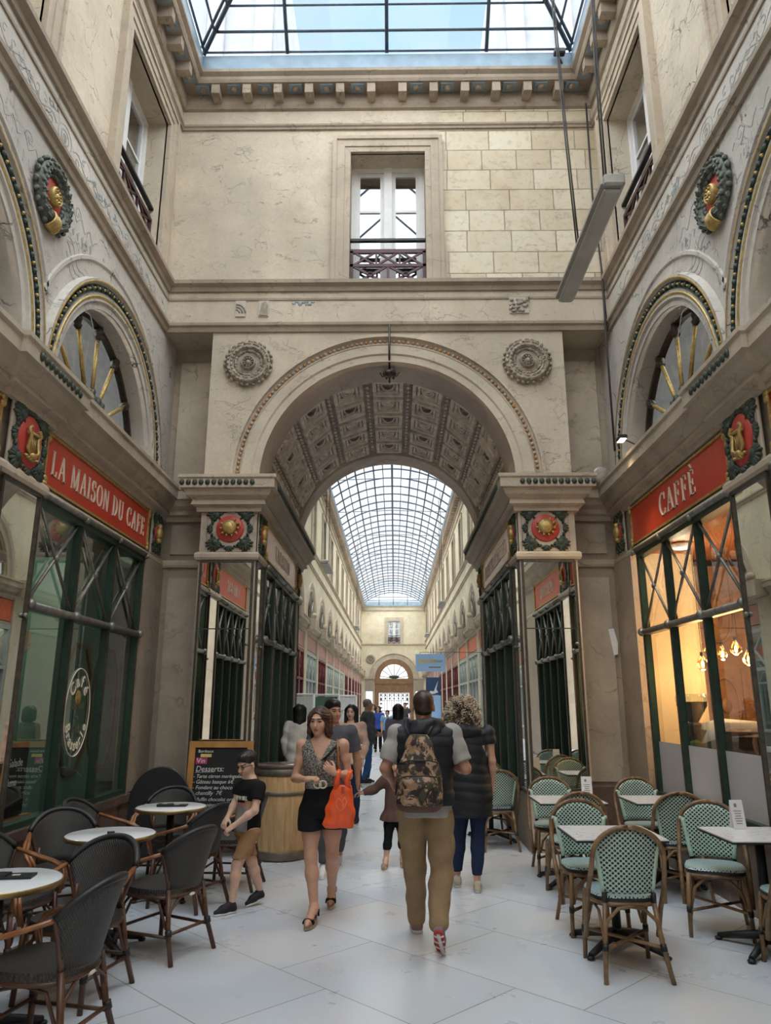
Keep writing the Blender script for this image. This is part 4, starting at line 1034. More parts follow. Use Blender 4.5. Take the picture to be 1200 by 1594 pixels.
# ------------------------------------------------------------------ hanging lamp, cables, speaker, hook
r=thing('fluorescent_lamp','long grey fluorescent lamp hung on two cables at upper right','lamp',(2.0,6.43,6.04))
m=MB(); m.bbox((0,0,.0),(.21,1.9,.09),None,.03); m.bbox((0,-.96,.0),(.18,.06,.12),None,.02); m.build('housing',X['lampgrey'],r); m=MB(); m.bbox((0,0,-.06),(.16,1.84,.05),None,.02); m.build('diffuser',X['diffuser'],r)
for k,(dy,tx) in enumerate(((.3,-.1),(-.7,.1))):
    c=MB()
    for q in (0,.022): c.tube([(q,dy,.05),(q+tx*.3,dy+.05,1.6),(q+tx*.7,dy+.02,3.2),(q+tx,dy,4.6)],.009,6)
    c.build('suspension_cable',X['cable'],r)
m=MB(); m.tube([(2.93,9.0,10.2),(2.92,9.02,8.6),(2.95,8.98,7.4),(2.94,9.0,6.4),(2.93,9.0,4.8)],.014,6); m.tube([(2.96,9.0,7.4),(2.97,9.0,6.5)],.008,5); tag(m.build('wall_cable',X['cable']),'dark cable running down the right corner of the hall','cable')
r=thing('wall_speaker','round grey speaker on the shop cornice at right','speaker',(2.80,9.22,4.55))
m=MB(); q=Matrix.Rotation(rad(90),3,'X')@Matrix.Rotation(rad(0),3,'Y'); m.lathe([(0,.0),(.10,.0),(.115,-.02),(.115,-.16),(.07,-.2),(0,-.2)],24,(0,0,0),q); m.tube([(0,.1,-.1),(0,.1,-.1-.02)],.03,8); m.build('speaker_body',X['lampgrey'],r)
m=MB(); m.lathe([(0,.012),(.085,.008),(.09,0)],24,(0,0,0),q); m.build('grille',X['cofferbg'],r)
r=thing('arch_hook','iron rod with hook and rosette at the crown of the great arch','hook',(.03,9.02,6.6))
m=MB(); m.tube([(0,0,.02),(0,-.02,-.3),(0,.0,-.42),(0,.22,-.58)],.014,6); m.tube([(0,.22,-.58),(0,.24,-.72)],.012,6); m.build('rod',X['bronze'],r); m=MB(); m.blob((0,.2,-.6),(.1,.1,.05),None,10,6)
for k in range(6): m.tube([(0,.2,-.62),(.1*math.cos(k),.2+.1*math.sin(k),-.64),(.13*math.cos(k),.2+.13*math.sin(k),-.58)],.01,5)
m.build('rosette',X['bronze'],r)
# floodlight by the skylight corner
r=thing('floodlight','small black floodlight clamped in the skylight corner','lamp',(2.5,8.66,10.78)); m=MB(); m.bbox((0,0,0),(.16,.1,.1),None,.02); m.build('lamp_body',X['black'],r); m=MB(); m.tube([(0,.05,-.02),(.05,.08,-.12)],.012,6); m.build('bracket',X['black'],r)
# added ceiling lamps, put in to brighten the two cafés
for (x,y,z,en,col,lab) in ((-4.3,7.6,3.1,45,(1,.86,.66),'plain white ceiling lamp added to light the left café'),(4.5,8.0,3.3,24,(1,.72,.42),'plain white ceiling lamp added to light the right café'),(3.5,8.6,3.3,11,(1,.85,.62),'plain white lamp added to light the cream wall of the right café')):
    r=thing('added_cafe_lamp',lab,'lamp',(x,y,3.48)); m=MB(); m.lathe([(0,-.06),(.1,-.05),(.12,0)],16); m.build('lamp_shade',X['white'],r)
    L=bpy.data.lights.new('added_cafe_light','POINT'); L.energy=en; L.color=col; L.shadow_soft_size=.1; lo=bpy.data.objects.new('added_cafe_light',L); lo.location=(x,y,3.3); COL.objects.link(lo)
m=MB(); m.prism([(-.05,.16),(.02,.17),(.06,-.02),(.05,-.16),(.0,-.17),(-.02,-.05)],lambda u,z,d:(u,d,z),-.004,.0); tag(m.build('paper_scrap',X['white'],loc=(2.90,YB-.032,2.42)),'torn white paper scrap stuck on the marble panel in the right corner','paper')
# ------------------------------------------------------------------ café furniture
def shell(fn,nu,nv,th,mb,uvscale=None):
    # curved panel fn(u,v) u,v in 0..1 with thickness th along its normal
    g=[[Vector(fn(i/nu,j/nv)) for i in range(nu+1)] for j in range(nv+1)]
    vs=[];fs=[]
    for side_ in (0,1):
        for j in range(nv+1):
            for i in range(nu+1):
                a=g[j][min(i+1,nu)]-g[j][max(i-1,0)]; b=g[min(j+1,nv)][i]-g[max(j-1,0)][i]
                n=a.cross(b); n=n.normalized() if n.length>1e-9 else Vector((0,1,0))
                vs.append(g[j][i]+n*(th/2 if side_ else -th/2))
    K=(nu+1)*(nv+1)
    for j in range(nv):
        for i in range(nu):
            a=j*(nu+1)+i; fs.append((a,a+1,a+nu+2,a+nu+1)); fs.append((K+a+nu+1,K+a+nu+2,K+a+1,K+a))
    rim=[i for i in range(nu+1)]+[j*(nu+1)+nu for j in range(1,nv+1)]+[nv*(nu+1)+i for i in range(nu-1,-1,-1)]+[j*(nu+1) for j in range(nv-1,0,-1)]
    for k in range(len(rim)):
        a,b=rim[k],rim[(k+1)%len(rim)]; fs.append((a,K+a,K+b,b))
    mb.add(vs,fs,True); return g
# --- black woven armchair with rattan poles; the sitter faces +y
def make_armchair(loc,rz,label):
    r=thing('rattan_armchair',label,'chair',loc,rz,'black woven armchairs of the left café')
    def back(u,v):
        q=2*u-1; a=rad(q*(42+22*v)); R=.232+.03*v+.012*v*v
        z=.47+v*(.41-.15*abs(q)**2.2)
        return (R*math.sin(a),.02-R*math.cos(a)*1.05-.06*v,z)
    b=MB(); shell(back,18,8,.022,b); b.uvf=lambda p:(math.atan2(p[0],-(p[1]-.02))*.29,p[2]); b.build('backrest',X['blackcane'],r)
    t=MB(); t.tube([back(i/20,1) for i in range(21)],.021,8); t.build('braided_rim',X['black'],r)
    t=MB(); t.m=0
    for s in (0,1): t.tube([back(s,v/6) for v in range(7)],.013,6)
    t.tube([back(i/12,0) for i in range(13)],.013,6); t.build('back_binding',X['darkwood'],r)
    s=MB(); pts=[]
    for k in range(28):
        a=2*PI*k/28; x,y=.235*math.copysign(abs(math.cos(a))**.75,math.cos(a)),.02+.235*math.copysign(abs(math.sin(a))**.75,math.sin(a)); pts.append((x,y))
    s.add([(x,y,.475) for x,y in pts]+[(0,.02,.468)],[(i,(i+1)%28,28) for i in range(28)],True)
    s.add([(x,y,.475) for x,y in pts]+[(x*1.03,y*1.03,.455) for x,y in pts]+[(x,y,.432) for x,y in pts],[(i,28+i,28+(i+1)%28,(i+1)%28) for i in range(28)]+[(28+i,56+i,56+(i+1)%28,28+(i+1)%28) for i in range(28)]+[tuple(range(56,84))],True)
    s.uvf=lambda p:(p[0],p[1]); s.build('seat',X['blackcane'],r)
    e=MB(); e.tube([(x*.98,y*.98,.42) for x,y in pts],.014,6,True); e.build('seat_rail',X['darkwood'],r)
    for sx in (-1,1):
        p=back(0 if sx<0 else 1,.98)
        for o in (0,.026):
            a=MB(); a.tube([p,(sx*(.285-o),-.0,.67),(sx*(.30-o),.12,.635),(sx*(.285-o),.22,.60),(sx*(.255-o),.245,.54),(sx*(.235-o*.3),.215,.44)],.0135,7); a.build('armrest',X['armwood'],r)
        l=MB(); l.tube([(sx*.215,.2,.45),(sx*.22,.215,.2),(sx*.225,.225,0)],[.018,.017,.016],8); l.build('leg',X['darkwood'],r)
        l=MB(); l.tube([(sx*.17,-.175,.47),(sx*.19,-.21,.22),(sx*.215,-.275,0)],[.018,.017,.016],8)
        l.tube([(sx*.17,-.17,.42),(sx*.165,-.17,.6)],.014,6); l.build('leg',X['darkwood'],r)
        w=MB(); w.tube([(sx*.222,.215,.165),(sx*.222,.215,.21)],.022,8); w.build('leg_binding',X['black'],r); w=MB(); w.tube([(sx*.196,-.225,.175),(sx*.193,-.215,.215)],.022,8); w.build('leg_binding',X['black'],r)
    t=MB()
    t.tube([(-.222,.215,.19),(.222,.215,.19)],.011,6); t.tube([(-.195,-.22,.19),(.195,-.22,.19)],.011,6); t.tube([(-.22,.215,.17),(-.195,-.22,.17)],.011,6); t.tube([(.22,.215,.17),(.195,-.22,.17)],.011,6)
    for (y,z0) in ((.215,.22),(-.205,.22)):
        t.tube([(-.2,y,z0),(-.17,y,.34),(-.09,y,.405),(0,y*.95,.415),(.09,y,.405),(.17,y,.34),(.2,y,z0)],.010,6)
    for sx in (-1,1): t.tube([(sx*.205,.2,.22),(sx*.2,.12,.38),(sx*.2,0,.41),(sx*.19,-.12,.38),(sx*.19,-.19,.22)],.010,6)
    t.build('stretcher',X['darkwood'],r)
    d=MB(); d.lathe([(0,.004),(.02,.003),(.022,0)],12,(0,-.235,.418),Matrix.Rotation(rad(90),3,'X')@Matrix.Diagonal((1.3,.5,1))); d.build('maker_badge',X['cream'],r)
    return r
# --- mint bistro chair in bamboo
def make_bistro(loc,rz,label):
    r=thing('bistro_chair',label,'chair',loc,rz,'mint woven bistro chairs of the right café')
    H=[(.235,.05,.18),(.24,-.02,.36),(.243,-.10,.48),(.235,-.17,.6),(.228,-.21,.7)]
    for k in range(1,10):
        a=rad(k*10); H.append((.228*math.cos(a),-.21-.035*math.sin(a),.70+.185*math.sin(a)))
    full=[(-x,y,z) for x,y,z in H]+[(x,y,z) for x,y,z in H[::-1][0:]]
    full=[(-x,y,z) for x,y,z in H]+[(0,-.245,.886)]+[(x,y,z) for x,y,z in H[::-1]]
    t=MB(); t.tube(full,.0165,9); t.build('back_hoop',X['bamboo'],r)
    def pan(u,v):
        q=2*u-1; w=.155+.045*v; top=.70+.168*math.sqrt(max(0,1-(q*w/.215)**2)); zb=.485
        z=zb+(top-zb)*v; return (q*w,-.19-.07*(z-.47)+.045*q*q-.02*v,z)
    b=MB(); shell(pan,12,12,.014,b); b.uvf=lambda p:(p[0],p[2]); b.build('backrest',X['mint'],r)
    for s in (0,1):
        e=MB(); e.tube([pan(s,v/8) for v in range(9)],.016,7); q=pan(s,.98); e.tube([q,(q[0]*1.12,q[1]+.0,q[2]+.005)],.014,6)
        e.build('back_binding',X['mintplain'],r)
    for s in (-1,1): p=MB(); p.tube([(s*.155,-.17,.485),(s*.155,-.165,.43)],.017,7); p.build('back_post',X['black'],r)
    s=MB(); pts=[]
    for k in range(28):
        a=2*PI*k/28; f=lambda c:math.copysign(abs(c)**.6,c); pts.append(((.205-.02*math.sin(a)*-1)*f(math.cos(a)),.03+.205*f(math.sin(a))))
    n=28; s.m=0; s.add([(x,y,.468) for x,y in pts]+[(0,.03,.463)],[(i,(i+1)%n,n) for i in range(n)],True)
    s.add([(x,y,.468) for x,y in pts]+[(x*1.03,y*1.03,.455) for x,y in pts],[(i,n+i,n+(i+1)%n,(i+1)%n) for i in range(n)],True); s.m=1
    s.add([(x*1.03,y*1.03,.455) for x,y in pts]+[(x*1.0,y*1.0,.43) for x,y in pts],[(i,n+i,n+(i+1)%n,(i+1)%n) for i in range(n)]+[tuple(range(n,2*n))],True)
    s.uvf=lambda p:(p[0],p[1]); s.build('seat',[X['mintseat'],X['black']],r)
    e=MB(); e.tube([(x*.98,y*.98,.418) for x,y in pts],.014,6,True); e.build('seat_rail',X['bamboo'],r)
    for sx in (-1,1):
        l=MB(); l.tube([(sx*.19,.205,.43),(sx*.205,.215,.2),(sx*.21,.22,0)],[.0165,.016,.015],8); l.build('leg',X['bamboo'],r)
        l=MB(); l.tube([(sx*.155,-.165,.43),(sx*.175,-.195,.22),(sx*.205,-.265,0)],[.0165,.016,.015],8); l.build('leg',X['bamboo'],r)
        w=MB(); w.tube([(sx*.206,.216,.165),(sx*.205,.215,.205)],.0195,8); w.build('leg_binding',X['black'],r); w=MB(); w.tube([(sx*.182,-.215,.165),(sx*.177,-.203,.205)],.0195,8); w.build('leg_binding',X['black'],r)
        w=MB(); w.tube([(sx*.2,.20,.21),(sx*.195,.11,.37),(sx*.19,.02,.405),(sx*.18,-.1,.37),(sx*.178,-.18,.22)],.010,6); w.build('side_brace',X['bamboo'],r)
    t=MB()
    t.tube([(-.206,.216,.185),(.18,-.21,.185)],.011,6); t.tube([(.206,.216,.175),(-.18,-.21,.175)],.011,6); t.build('stretcher',X['bamboo'],r)
    for y in (.205,-.19):
        t=MB(); t.tube([(-.185,y,.22),(-.155,y,.33),(-.08,y,.40),(0,y,.412),(.08,y,.40),(.155,y,.33),(.185,y,.22)],.0115,6); t.build('arch_brace',X['bamboo'],r)
    return r
def pedestal(r,arms,top,spread=.3):
    m=MB(); m.tube([(0,0,.08),(0,0,top)],.032,12); m.tube([(0,0,.05),(0,0,.13)],[.055,.035],12); m.build('column',X['black'],r)
    for k in range(arms):
        a=2*PI*(k+.5)/arms; c,s=math.cos(a),math.sin(a); m=MB()
        m.tube([(c*.02,s*.02,.10),(c*spread*.6,s*spread*.6,.06),(c*spread,s*spread,.028)],[.03,.025,.02],8); m.blob((c*spread,s*spread,.014),(.03,.03,.014),None,8,4)
        m.build('base_arm',X['black'],r)
def make_round(loc,label):
    r=thing('round_table',label,'table',loc,0,'round white tables of the left café')
    m=MB(); m.m=0; m.lathe([(0,.75),(.302,.75),(.308,.746)],40); m.m=1; m.lathe([(.308,.747),(.315,.742),(.316,.722),(.308,.716),(.0,.712)],40); m.build('table_top',[X['tablewhite'],X['brass']],r)
    pedestal(r,4,.715); return r
def make_rect(loc,label):
    r=thing('marble_table',label,'table',loc,0,'marble topped tables of the right café')
    m=MB(); m.m=0; m.box((-.315,-.305,.742),(.315,.305,.75)); m.m=1; m.box((-.316,-.306,.728),(.316,.306,.742)); m.build('table_top',[X['marbletop'],X['black']],r)
    pedestal(r,4,.73,.36); return r
# left café
T=[(-2.0,4.22,'round white table nearest the viewer at the left edge'),(-1.95,5.66,'middle round white table of the left café'),(-1.94,7.1,'farthest round white table, near the chalkboard')]
t0=make_round((T[0][0],T[0][1],0),T[0][2])
for x,y,l in T[1:]: dup(t0,(x,y,0),0,l)
def menu_folder(x,y,rz,label):
    r=thing('menu_folder',label,'menu',(x,y,.751),rz,'black menu folders on the round tables')
    m=MB(); m.box((-.13,-.055,0),(.13,.055,.012)); m.box((-.13,-.055,.012),(.0,.05,.02)); m.build('cover',X['black'],r)
    m=MB(); m.box((.02,-.015,.0122),(.06,.01,.0135)); m.box((-.09,-.01,.0202),(-.05,.015,.0215)); m.build('paper_tab',X['cream'],r)
menu_folder(-1.98,4.27,rad(8),'black menu folder on the round table nearest the viewer')
menu_folder(-1.93,7.1,rad(5),'black menu folder on the farthest round table')
m=MB(); m.bbox((0,0,.006),(.05,.03,.012),rot=Matrix.Rotation(.3,3,'Z')); tag(m.build('table_clip',X['black'],loc=(-1.95,5.66,.75)),'small black clip on the middle round table','clip')
A=[(-1.62,4.05,80,'black woven armchair nearest the viewer, its back turned to us'),
   (-1.52,5.64,64,'black woven armchair with its back turned, right of the middle round table'),
   (-1.68,6.84,66,'black woven armchair on the aisle between the middle and far round tables'),
   (-1.80,4.84,165,'black woven armchair between the nearest and the middle round tables'),
   (-2.48,6.16,210,'black woven armchair behind the middle round table, near the green sill'),
   (-2.46,5.28,258,'black woven armchair seen edge-on at the left of the middle round table'),
   (-2.16,7.74,184,'black woven armchair behind the farthest round table, facing the viewer'),
   (-2.52,6.98,262,'black woven armchair against the wall left of the farthest round table'),
   (-1.46,7.5,85,'black woven armchair right of the farthest round table, behind the boy'),
   (-2.55,4.56,255,'black woven armchair cut by the left edge of the picture')]
a0=make_armchair((A[0][0],A[0][1],0),rad(A[0][2]),A[0][3]); a0.scale=(1,1,.925)
for x,y,z,l in A[1:]: dup(a0,(x,y,0),rad(z),l)
# right café
T=[(1.64,5.75,'marble topped table in the front row, behind the nearest mint chair'),(2.68,5.70,'marble topped table at the right edge of the front row'),(1.76,7.66,'marble topped table in the second row, beside the pier mirror'),(2.66,7.66,'marble topped table in the second row, by the frosted window'),(1.30,10.0,'marble topped table against the right passage shopfront')]
t0=make_rect((T[0][0],T[0][1],0),T[0][2])
for x,y,l in T[1:]: dup(t0,(x,y,0),0,l)
B=[(1.57,5.32,0,'mint woven bistro chair nearest the viewer, its back turned to us'),
   (1.58,6.20,182,'mint woven bistro chair facing the viewer behind the front row table'),
   (1.70,7.18,4,'mint woven bistro chair with its back turned at the second row table by the mirror'),
   (1.72,8.12,178,'mint woven bistro chair facing the viewer against the pier mirror'),
   (2.64,8.08,183,'mint woven bistro chair facing the viewer against the corner plinth'),
   (2.62,7.18,-6,'mint bistro chair with its back turned at the table by the frosted window'),
   (2.52,6.14,160,'mint woven bistro chair turned towards the aisle behind the right edge table'),
   (2.72,5.25,-3,'mint woven bistro chair cut by the right edge of the picture'),
   (1.30,9.42,5,'mint woven bistro chair by the passage window, behind the curly haired woman'),
   (1.34,10.5,180,'mint woven bistro chair beyond the passage table')]
b0=make_bistro((B[0][0],B[0][1],0),rad(B[0][2]),B[0][3])
for x,y,z,l in B[1:]: dup(b0,(x,y,0),rad(z),l)
def tent(x,y,rz,label):
    r=thing('menu_card',label,'menu',(x,y,.751),rz,'white menu cards on the marble tables')
    m=MB(); m.add([(-.05,-.03,0),(.05,-.03,0),(.05,.0,.2),(-.05,0,.2),(-.05,.03,0),(.05,.03,0)],[(0,1,2,3),(4,3,2,5)]); m.build('card',X['white'],r)
    t=MB(); f=lambda u,z,d:(u,-.0305-d+z*.15,z)
    t.prism([(-.02,.15),(.0,.15),(.0,.175),(-.02,.175)],f,0,.001)
    for k in range(6): w=.03-.004*(k%3); t.prism([(-w,.12-k*.017),(w,.12-k*.017),(w,.126-k*.017),(-w,.126-k*.017)],f,0,.001)
    t.build('print',X['cofferbg'],r)
tent(2.64,5.92,rad(6),'white menu card standing on the right edge table'); tent(1.98,7.74,rad(-8),'white menu card on the table beside the pier mirror')
# barrel
r=thing('wine_barrel','oak wine barrel with dark metal hoops at the left of the passage','barrel',(-1.19,8.86,0))
pr=lambda z:.30+.048*(1-((z-.47)/.47)**2)
m=MB(); m.lathe([(0,.03)]+[(pr(z*.94/12),z*.94/12+.01) for z in range(13)]+[(pr(.94)-.025,.95),(pr(.94)-.025,.925),(0,.925)],32)
for k in range(24):
    a=2*PI*k/24; m.tube([((pr(z)+.001)*math.cos(a),(pr(z)+.001)*math.sin(a),z+.01) for z in (.02,.25,.47,.7,.92)],.003,4)
m.build('stave_body',X['oak'],r)
for z,h in ((.0,.10),(.33,.0),(.66,.05),(.86,.09)):
    if h==0: continue
    m=MB(); m.lathe([(pr(z)+.002,z+.01),(pr(z)+.007,z+.012),(pr(z+h)+.007,z+h),(pr(z+h)+.002,z+h+.003)],32); m.build('hoop',X['hoop'],r)
m=MB(); m.lathe([(0,.985),(.31,.985),(.315,.975),(.31,.95),(0,.95)],32); m.build('top_board',X['plinth'],r)
# dessert chalkboard leaning by the pier mirror
r=thing('chalkboard','pine framed chalkboard with the dessert list, standing by the left pier mirror','chalkboard',(-1.91,8.76,0)); tilt=Matrix.Rotation(rad(-6),3,'X')
f=lambda u,z,d:tuple(tilt@Vector((u,d,z)))
m=MB()
for (p,q) in (((-.335,.16),(-.335,1.22)),((.335,.16),(.335,1.22)),((-.37,1.20),(.37,1.20)),((-.37,.22),(.37,.22))): m.bar(p,q,.07,f,-.02-(.002 if p[1]==q[1] else 0),.02+(.002 if p[1]==q[1] else 0))
m.bar((-.335,0),(-.335,.2),.06,f,-.02,.02); m.bar((.335,0),(.335,.2),.06,f,-.02,.02); m.build('wooden_frame',X['boardwood'],r)
m=MB(); m.bar((0,.25),(0,1.17),.62,f,-.008,.008); m.build('board_panel',X['board'],r)
m=MB(); m.prism([(-.285,.985),(-.155,.985),(-.155,1.055),(-.285,1.055)],f,-.011,-.008); m.build('magenta_label',X['magenta'],r)
m=MB(); m.prism([(-.235,1.06),(-.11,1.06),(-.11,1.095),(-.235,1.095)],f,-.011,-.008); m.build('yellow_label',X['yellow'],r)
m=MB(); fr=lambda x,z:(lambda u,w,d:f(x+u,z+w,d))
for txt,x,z,sz,sh in (('Bordeaux',-.265,1.11,.045,0),('Vin',-.275,.995,.075,0),('Desserts:',-.28,.905,.085,.15),('- Tarte citron meringuée',-.30,.835,.055,.25),('- Gâteau basque 6€',-.30,.775,.058,.25),('- Fondant au chocolat et',-.30,.715,.058,.25),('chantilly  7€',-.26,.655,.06,.25),('- Muffin chocolat orange',-.30,.59,.056,.25),('Viennoiseries 3€',-.27,.53,.06,.25),('Crêpes',-.05,.47,.055,.25)):
    text_into(m,txt,sz,fr(x,z),-.0125,-.0105,'LEFT',sh)
m.bar((-.28,.895),(-.06,.9),.004,f,-.0125,-.0105); m.build('chalk_writing',X['chalk'],r)
# round-topped black board behind the far table
r=thing('black_board','round-topped black board standing in the left corner by the pilaster','board',(-2.5,8.52,0)); tl=Matrix.Rotation(rad(-7),3,'X')
f=lambda u,z,d:tuple(tl@Vector((u,d,z))); m=MB()
poly=[(-.32,.03),(.32,.03)]+[(.32*math.cos(a),.62+.34*math.sin(a)) for a in [PI*k/20 for k in range(21)]]; m.prism(poly,f,-.015,.015); m.build('board_panel',X['black'],r)
m=MB(); m.tube([f(u,z,0) for u,z in poly],.018,6,True); m.build('board_rim',X['black'],r)
# ------------------------------------------------------------------ the long gallery beyond the passage
NB=14; BW=4.03; YC=[YP+.1+BW*(k+.5) for k in range(NB)]
for s,nm in ((-1,'left'),(1,'right')):
    f=side(s)
    w=MB(); w.m=0
    w.wallzone(YP,YF,ZS,7.3,[('a',c,1.3,ZS) for c in YC],f,0,20)
    for c in YC: w.arch(c,ZS,[(1.3,0),(1.3,.12)],f,n=20)
    ops=[('r',c-.6,c+.6,7.5,9.5) for c in YC]; w.wallzone(YP,YF,7.3,10.66,ops,f)
    for o in ops: w.reveal(o[1],o[2],o[3],o[4],f,0,.25)
    w.wallzone(YP,YF,3.42,ZS,[],f)
    for k in range(NB+1):
        y=YP+.1+BW*k; w.box((s*(W-.08),y-.32,0),(s*(W+.2),y+.32,ZS-.3))
    w.m=1; w.box((s*(W-.03),YP,0),(s*(W+.2),YF,.55))
    struct(w,'wall_%d'%(8 if s<0 else 9),[X['farplaster'],X['plinth']],'%s wall of the long gallery, repeated arches and windows'%nm)
    t=MB(); pl=[(W,YP),(W,YF)]
    for pr in (ORDER,LIP,FRZ,STR,TOPS,CORN): t.sweep(pr,pl,s<0)
    for c in YC:
        t.arch(c,ZS,[(1.3,.02),(1.3,-.02),(1.42,-.02),(1.5,-.045),(1.62,-.045),(1.64,0)],f,n=20)
        for (a,b) in ((c-.78,c-.6),(c+.6,c+.78)): t.box((s*(W-.06),a,7.35),(s*(W+.02),b,9.5))
        t.box((s*(W-.06),c-.78,9.5),(s*(W+.02),c+.78,9.68))
    for k in range(NB+1):
        y=YP+.1+BW*k; t.box((s*(W-.42),y-.34,4.12),(s*W,y+.34,4.5)); t.blob((s*(W-.34),y,4.6),(.1,.2,.12),None,8,5)
    for k in range(int((YF-YP)/.45)): t.box((s*(W-.27),YP+.45*k,10.32),(s*W,YP+.45*k+.14,10.46))
    trim(t,X['trim'],'cornices and arch mouldings of the long gallery, %s side'%nm)
    # windows: arched and upper
    a=thing('window_%d'%(20 if s<0 else 60),None,None,f(YC[0],ZS,.06),kind='structure')
    g=MB(); pts=[(0,1.3*math.cos(PI*i/20),1.3*math.sin(PI*i/20)) for i in range(21)]; g.add([(0,0,0)]+pts,[(0,i,i+1) for i in range(1,21)]); g.build('pane',X['glassdark'],a)
    g=MB(); g.quad((s*.5,-1.4,-.1),(s*.5,1.4,-.1),(s*.5,1.4,1.4),(s*.5,-1.4,1.4)); g.build('room_behind',X['dark'],a)
    g=MB()
    for ang in (20,55,90,125,160): t_=rad(ang); g.tube([(-s*.03,.15*math.cos(t_),.15*math.sin(t_)),(-s*.03,1.28*math.cos(t_),1.28*math.sin(t_))],.03,5)
    g.build('rod',X['railgrey'],a)
    b=thing('window_%d'%(40 if s<0 else 80),None,None,f(YC[0],7.5,.2),kind='structure')
    g=MB(); g.quad((0,-.6,0),(0,.6,0),(0,.6,2),(0,-.6,2)); g.build('pane',X['glasswin'],b)
    g=MB()
    for (p,q,w_) in (((-.6,.04),(.6,.04),.1),((-.6,1.96),(.6,1.96),.1),((-.56,0),(-.56,2),.1),((.56,0),(.56,2),.1),((0,0),(0,2),.1),((-.6,.7),(.6,.7),.05),((-.6,1.35),(.6,1.35),.05)): g.bar(p,q,w_,lambda u,z,d:(s*d,u,z),-.04+(.005 if p[0]==q[0] else 0),.03+(.004 if p[0]==q[0] else 0))
    g.build('window_frame',X['winwhite'],b)
    g=MB(); g.quad((s*.4,-.7,-.1),(s*.4,.7,-.1),(s*.4,.7,2.1),(s*.4,-.7,2.1)); g.build('room_behind',X['dark'],b)
    for k in range(1,NB):
        for src,base,z,d in ((a,20 if s<0 else 60,ZS,.06),(b,40 if s<0 else 80,7.5,.2)):
            q=dup(src,f(YC[k],z,d)); q.name='window_%d'%(base+k)
# shopfronts of the long gallery
def far_front(s,mat,frame,sign,label):
    r=thing('shopfront',label,'shopfront',(s*W,YC[0],0),0,'shopfronts of the long gallery')
    L=lambda u,z,d:(s*d,u,z); h=BW/2-.34
    m=MB()
    for (p,q,w) in (((-h,.6),(h,.6),.12),((-h,2.46),(h,2.46),.08),((-h,3.38),(h,3.38),.1),((-h,.55),(-h,3.42),.14),((h,.55),(h,3.42),.14),((-h/3,.55),(-h/3,3.42),.1),((h/3,.55),(h/3,3.42),.1)): m.bar(p,q,w,L,-.06+(.006 if p[0]==q[0] else 0),.05+(.004 if p[0]==q[0] else 0))
    m.build('frame_rail',X[frame],r)
    m=MB()
    for k in range(3):
        a=-h+k*2*h/3; b=a+2*h/3; m.bar((a,2.46),(b,3.38),.03,L,-.03,0); m.bar((b,2.46),(a,3.38),.03,L,-.03,0)
    m.build('cross_brace',X[frame],r)
    m=MB(); m.quad(L(-h,.55,.0),L(h,.55,.0),L(h,3.42,.0),L(-h,3.42,.0)); m.build('pane',X['farpane'],r)
    m=MB(); m.quad(L(-h,.55,.5),L(h,.55,.5),L(h,3.42,.5),L(-h,3.42,.5)); m.build('room_behind',X[mat],r)
    m=MB(); m.prism([(-h,3.52),(h,3.52),(h,4.0),(-h,4.0)],L,-.04,.0); m.build('sign_panel',X[sign],r)
    return r
KIND={'b':('burg','burg','pinksign','burgundy painted shopfront'),'g':('fargreen','palegreen','pinksign','green shopfront with pale frames'),'o':('fargreen','palegreen','orange','green shopfront with an orange sign')}
ORD=['first','second','third','fourth','fifth','sixth','seventh','eighth','ninth','tenth','eleventh','twelfth','thirteenth','fourteenth']
proto={}
for s,nm,seq in ((-1,'left','bgbgbgggbbbbbb'),(1,'right','ooooobbbbgbbbb')):
    for k,c in enumerate(seq):
        lab='%s, %s from the passage on the %s'%(KIND[c][3],ORD[k],nm)
        if (s,c) not in proto: proto[(s,c)]=far_front(s,*KIND[c][:3],lab); proto[(s,c)].location.y=YC[k]
        else: dup(proto[(s,c)],(s*W,YC[k],0),0,lab)
# glazed vault of the long gallery
r=thing('window_9','barrel vaulted glass roof of the long gallery',None,kind='structure')
hw,rise=2.70,.95; z0=10.86; RR=(hw*hw+rise*rise)/(2*rise); zc=z0+rise-RR; amax=math.asin(hw/RR)
P=lambda q,y:(RR*math.sin(q*amax),y,zc+RR*math.cos(q*amax))
m=MB(); n=14
for k in range(int((YF-YP)/1.35)+1):
    y=YP+.3+1.35*k; m.tube([P(-1+2*i/n,y) for i in range(n+1)],.038,5)
for i in range(n+1):
    q=-1+2*i/n; m.tube([P(q,YP),P(q,YF)],.05 if i==n//2 else (.034 if i%2 else .022),5)
for k in range(4,int((YF-YP)/1.35)+1,4):
    y=YP+.3+1.35*k; m.tube([P(-1,y),(0,y,z0+.1),P(1,y)],.016,4)
m.build('bar',X['steel'],r)
m=MB(); vs=[];fs=[]
for i in range(n+1):
    q=-1+2*i/n; vs+= [P(q,YP),P(q,YF)]
fs=[(2*i,2*i+1,2*i+3,2*i+2) for i in range(n)]; m.add(vs,fs); m.build('pane',X['roofglass'],r)
m=MB()
for s in (-1,1): m.box((s*(hw-.02),YP,10.62),(s*(hw+.08),YF,z0+.03))
m.box((-hw,YF-.3,10.62),(hw,YF-.2,z0+.15)); m.build('curb',X['curb'],r)
m=MB()
for x in (-1.35,0,1.35): m.tube([(x,YF-.3,10.7),(x,YF-.3,11.8)],.03,5)
for z in (11.1,11.45): m.tube([(-2.4,YF-.3,z),(2.4,YF-.3,z)],.025,5)
m.build('end_bar',X['steel'],r)
